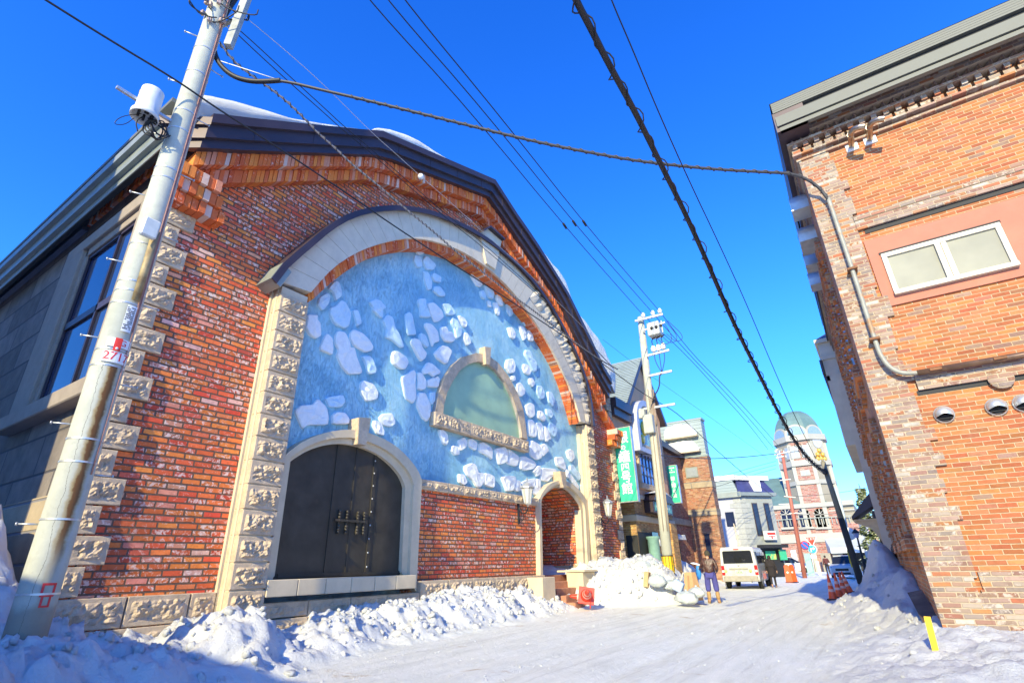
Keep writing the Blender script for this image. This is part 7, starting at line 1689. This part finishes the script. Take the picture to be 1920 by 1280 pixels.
# dark plank by the wall corner
m=MB(); m.bar((.20,12.0,.75),(.30,10.2,.30),.22,.05,(0,1,0)); m.build('plank',plain('weathered_brown_plank',(.13,.09,.065),.85,0,.4,3,.5,.01,dirt=((.30,.25,.18),.55,.6)),None,'weathered brown plank leaning against the foot of the orange building','plank')
p=onY(1646,1085,19.0); m=MB(); rot_box(m,(p.x,19,p.z),.10,.03,.05,Matrix.Rotation(.6,3,'Y'),.008); m.build('cardboard_scrap',plain('cardboard',(.48,.30,.15),.8,0,.12,6),None,'scrap of brown cardboard stuck on the shaded snow ridge','cardboard')
# tall cardboard box, with a stick, beside the man
bx=empty('cardboard_box',(-5.92,19.9,.1),'tall tapered brown cardboard box leaning beside the leather jacket','box')
m=MB(); z0,z1=.12,1.0; B=[(-6.22,19.7),(-5.78,19.6),(-5.62,19.95),(-6.06,20.05)]; T=[(-6.10,19.78),(-5.84,19.74),(-5.76,19.92),(-6.02,19.98)]
m.add([(x,y,z0) for x,y in B]+[(x+.0,y,z1) for x,y in T],[(3,2,1,0),(4,5,6,7),(0,1,5,4),(1,2,6,5),(2,3,7,6),(3,0,4,7)]); m.build('carton',plain('corrugated_cardboard',(.50,.31,.16),.8,0,.1,4,.3,.004),bx)
m=MB(); m.bar((-6.0,19.64,.30),(-5.97,19.70,.9),.05,.012,(0,1,0)); m.build('tape',plain('brown_tape',(.36,.21,.10),.4),bx)
m=MB(); m.bar((-6.50,19.5,.12),(-6.12,19.72,1.0),.04,.03); m.build('timber_strip',plain('pale_timber_strip',(.66,.58,.48),.7),None,'pale timber strip leaning on the cardboard box','timber')
def sack(cx,cy,cz,rx,ry,rz_,mat,label,grp='rubbish sacks on the snow pile'):
    m=MB(); n=22;k2=14; vs=[]; o=random.uniform(0,50)
    for i in range(k2+1):
        ph=pi*i/k2
        for k in range(n):
            a=2*pi*k/n; d=Vector((sin(ph)*cos(a),sin(ph)*sin(a),cos(ph))); w=1+.22*noise.noise(d*2.2+Vector((o,0,0)))+.10*noise.noise(Vector((a*3,ph*1.2,o)))
            vs.append((cx+d.x*rx*w,cy+d.y*ry*w,cz+d.z*rz_*w*(1 if d.z>0 else .7)))
    m.add(vs,[(i*n+k,i*n+(k+1)%n,(i+1)*n+(k+1)%n,(i+1)*n+k) for i in range(k2) for k in range(n)],True); m.tube([(cx,cy,cz+rz_*.85),(cx+.02,cy,cz+rz_*1.25)],.04,6); return m.build('rubbish_sack',mat,None,label,'sack',grp)
tb=NT('translucent_plastic'); tp=tb.obj(); tb_m=tb.fin(tb.ramp(tb.noise(tp,4,6,.7),[(.3,(.36,.42,.45)),(.7,(.62,.66,.67))]),.25,tb.bump(tb.noise(tp,9,7,.7,dist=2),.9,.04),None,.6)
random.seed(8)
pl_=[(1287,1122,18.6,.38,.26,.22,'wide low clear plastic sack at the front right foot of the snow pile'),(1306,1112,19.3,.26,.22,.20,'small clear plastic sack between the cardboard box and the pile foot'),(1222,1062,20.2,.30,.24,.26,'white plastic sack on top of the snow pile near the pole'),(1205,1068,19.8,.34,.26,.34,'cream tinted plastic sack standing at the back of the pile'),(1262,1098,19.2,.32,.24,.2,'flattened plastic sack half way down the right side of the pile'),(1232,1090,18.9,.3,.25,.25,'crumpled clear sack sunk in the middle of the pile')]
for (px,py,Y_,a,b,c,lab) in pl_:
    p=onY(px,py,Y_); sack(p.x,Y_,p.z,a,b,c,tb_m,lab)
p=onX(1169,1119,-7.9); m=MB(); m.add([(p.x+.2,p.y-.0,p.z-.20),(p.x+.17,p.y+.22,p.z+.0),(p.x+.14,p.y+.02,p.z+.22),(p.x+.17,p.y-.18,p.z+.0)],[(0,1,2,3)]); m.add([(p.x+.16,p.y-.0,p.z-.20),(p.x+.13,p.y+.22,p.z+.0),(p.x+.10,p.y+.02,p.z+.22),(p.x+.13,p.y-.18,p.z+.0)],[(3,2,1,0)]); m.build('yellow_card',plain('lemon_yellow_card',(.78,.70,.02),.6),None,'lemon yellow diamond card stuck on the snow pile','card')
p=onY(1217,1085,19.3); m=MB(); rot_box(m,(p.x,19.1,p.z),.08,.12,.24,Matrix.Rotation(.2,3,'Y'),.01); m.build('carton',plain('cardboard_b',(.50,.34,.18),.8),None,'small brown carton poking out of the snow pile','carton')
p=onY(1272,1098,18.9); m=MB(); rot_box(m,(p.x,18.9,p.z),.16,.12,.16,Matrix.Rotation(.5,3,'Y'),.03); m.build('blue_crate',plain('pale_blue_plastic',(.42,.56,.78),.5,0,.08,6),None,'pale blue plastic crate sunk in the right of the snow pile','crate')
# road signs on their post
sgp=empty('road_sign',(-6.1,60,0),'post with red stop triangle, blue arrow roundel and no parking disc','road sign')
m=MB(); m.tube([(-6.3,60,0),(-6.05,60,3.3)],.045,8); m.build('post',M['white'],sgp)
q=onY(1521,1012,59.9); m=MB(); s=.52; m.prism([(q.x-s,q.z+s*.55),(q.x+s,q.z+s*.55),(q.x+.04,q.z-s*1.1),(q.x-.04,q.z-s*1.1)],'y',59.88,59.9); m.build('triangle_rim',M['white'],sgp)
m=MB(); s=.45; m.prism([(q.x-s,q.z+s*.58),(q.x+s,q.z+s*.58),(q.x,q.z-s*1.1)],'y',59.86,59.875); tr_=m.build('stop_triangle',M['red'],sgp)
text_mesh('止まれ',.26,M['letter_white'],'lettering',tr_,lambda a,b,d:(q.x+a,59.85-d,q.z+.1+b),.003)
def disc(px,py,r,mat,rimmat,name,y=59.9):
    q=onY(px,py,y); m=MB(); m.lathe([(0,-.01),(r,-.01),(r,.02)],(q.x,y,q.z),24,ax='y'); a=m.build(name,rimmat,sgp); m=MB(); m.lathe([(0,-.025),(r*.8,-.025)],(q.x,y,q.z),24,ax='y'); m.build('face',mat,a); return q,a
M['sign_blue']=plain('traffic_blue',(.02,.12,.55),.4); M['sign_cyan']=plain('arrow_blue',(.03,.36,.68),.4)
q,a=disc(1509,1022,.40,M['sign_blue'],M['letter_red'],'no_parking_disc'); m=MB(); m.bar((q.x-.24,59.86,q.z+.24),(q.x+.24,59.86,q.z-.24),.07,.01,(0,1,0)); m.build('slash',M['letter_red'],a)
q,a=disc(1523,1029,.42,M['sign_cyan'],M['white'],'arrow_disc'); m=MB(); m.prism([(q.x-.16,q.z-.22),(q.x-.06,q.z-.22),(q.x-.06,q.z),(q.x+.08,q.z+.0),(q.x+.08,q.z-.1),(q.x+.26,q.z+.06),(q.x+.08,q.z+.2),(q.x+.08,q.z+.1),(q.x-.16,q.z+.1)],'y',59.855,59.87); m.build('arrow',M['letter_white'],a)
q=onY(1524,1043,59.9); m=MB(); m.box(q.x-.32,q.x+.32,59.88,59.9,q.z-.16,q.z+.16); m.build('sub_plate',M['white'],sgp)
a=onY(1505,1037,58); b=onY(1519,1037,58); c=onY(1512,1078,58); m=MB(); m.bbox(a.x+.05,b.x-.05,58,58.3,.0,a.z,.02); gp=m.build('pillar_sign',plain('pale_jade_sign',(.28,.50,.45),.5),None,'pale jade green pillar sign at the junction left of the road signs','sign')
for i,(px0,px1,py0,py1,col,lab) in enumerate(((1529,1540,1051,1075,(.70,.74,.72),'white standing menu board right of the road signs'),(1545,1553,1047,1070,(.62,.74,.80),'pale blue upright banner board before the awning'))):
    a=onY(px0,py0,59); b=onY(px1,py1,59); m=MB(); m.bbox(a.x,b.x,59,59.1,0,a.z,.02); e=m.build('notice_board',plain('board_%d'%i,col,.6,0,.2,5,dirt=((.3,.4,.4),.55,.7)),None,lab,'notice board')
# street lamp with lantern head
sx_=-1.62; e=empty('street_lamp',(sx_,44,0),'black post street lamp with lantern head right of the pale pole','street lamp'); q=onY(1604,996,44); b=onY(1618,1058,44)
m=MB(); m.tube([(b.x+.05,44,0),(q.x+.02,44,q.z-.2)],[.11,.045],10); m.lathe([(.2,0),(.16,.5),(.10,.7)],(b.x+.05,44,0),12); m.build('post',M['black'],e)
m=MB(); m.lathe([(.0,.42),(.05,.36),(.24,.14),(.25,.10)],(q.x,44,q.z-.2),10,False); m.build('lantern_cap',M['black'],e); m=MB(); m.lathe([(.10,-.2),(.19,.1)],(q.x,44,q.z-.2),10,False); m.build('lantern_glass',plain('lamp_glass',(.3,.3,.45),.2),e)
# black vehicle with yellow lettering bar, low sign
a=onY(1614,1047,46); b=onY(1632,1078,46); e=empty('black_stall',((a.x+b.x)/2,46,0),'black stall box with yellow lettering strip in the shade by the lamp','stall')
m=MB(); m.bbox(a.x,b.x,46,47.5,0,a.z,.03); m.build('cabinet',M['black'],e); m=MB(); m.bbox(a.x+.1,b.x-.1,45.96,46,a.z-.32,a.z-.18,.01); m.build('yellow_strip',M['yellow'],e); m=MB(); q=onY(1628,1038,46); m.box(q.x-.2,q.x+.25,46.1,46.15,q.z-.25,q.z+.2); m.build('notice',M['white'],e)
# conifer behind the lamp
tr=empty('conifer_tree',(-.9,62,0),'snow dusted pale green conifer standing behind the dark canopy','tree')
m=MB(); m.tube([(-.9,62,0),(-.9,62,5),(-.9,62,8.0)],[.22,.12,.03],8); m.build('trunk',plain('bark',(.10,.07,.05),.9),tr)
random.seed(4); m=MB(); ms=MB()
for _ in range(2600):
    z=random.uniform(.9,7.6); R_=(1-(z/8.3))*1.75+.15; lay=.72+.28*sin(z*5.2); r=R_*lay*random.uniform(.35,1.0)**.5; a=random.uniform(0,2*pi); c=Vector((-.9+r*cos(a),62+r*sin(a),z-.25*r)); d=Vector((cos(a),sin(a),-.25+random.uniform(-.3,.3))).normalized(); u=Vector((-sin(a),cos(a),random.uniform(-.4,.4)))
    l=random.uniform(.16,.34); w=random.uniform(.06,.12); up=Vector((0,0,.03)); T=m if random.random()<.74 else ms
    T.add([c-u*w,c+d*l*.6-u*w*1.1,c+d*l,c+d*l*.6+u*w*1.1,c+u*w,c+d*l*.3+up*2],[(0,1,5),(1,2,5),(2,3,5),(3,4,5),(4,0,5)])
cr=m.build('crown',plain('conifer_green',(.14,.17,.055),.8,0,.45,2.5,.2,.01),tr); ms.build('snow_on_needles',plain('frosted_needles',(.45,.47,.30),.8,0,.2,3),cr)
# buildings behind the camera that shade the near left corner
nb=empty('neighbour_building',(-22,-12,0),'plain rendered neighbour building standing behind the camera','building')
m=MB(); m.box(-32,-10.1,-18,-6.2,-.1,15.6); m.build('wall',M['cream_render'],nb); m=MB(); m.box(-32.2,-10.07,-18.2,-6.0,15.6,15.8); m.build('roof',M['metal_grey'],nb)
m=MB(); m.box(-10.09,-2.0,-9.0,-5.2,-.1,5.0); m.build('low_shade_block',M['cream_render'],nb)  # unseen low block, added to shade the snow by the hall
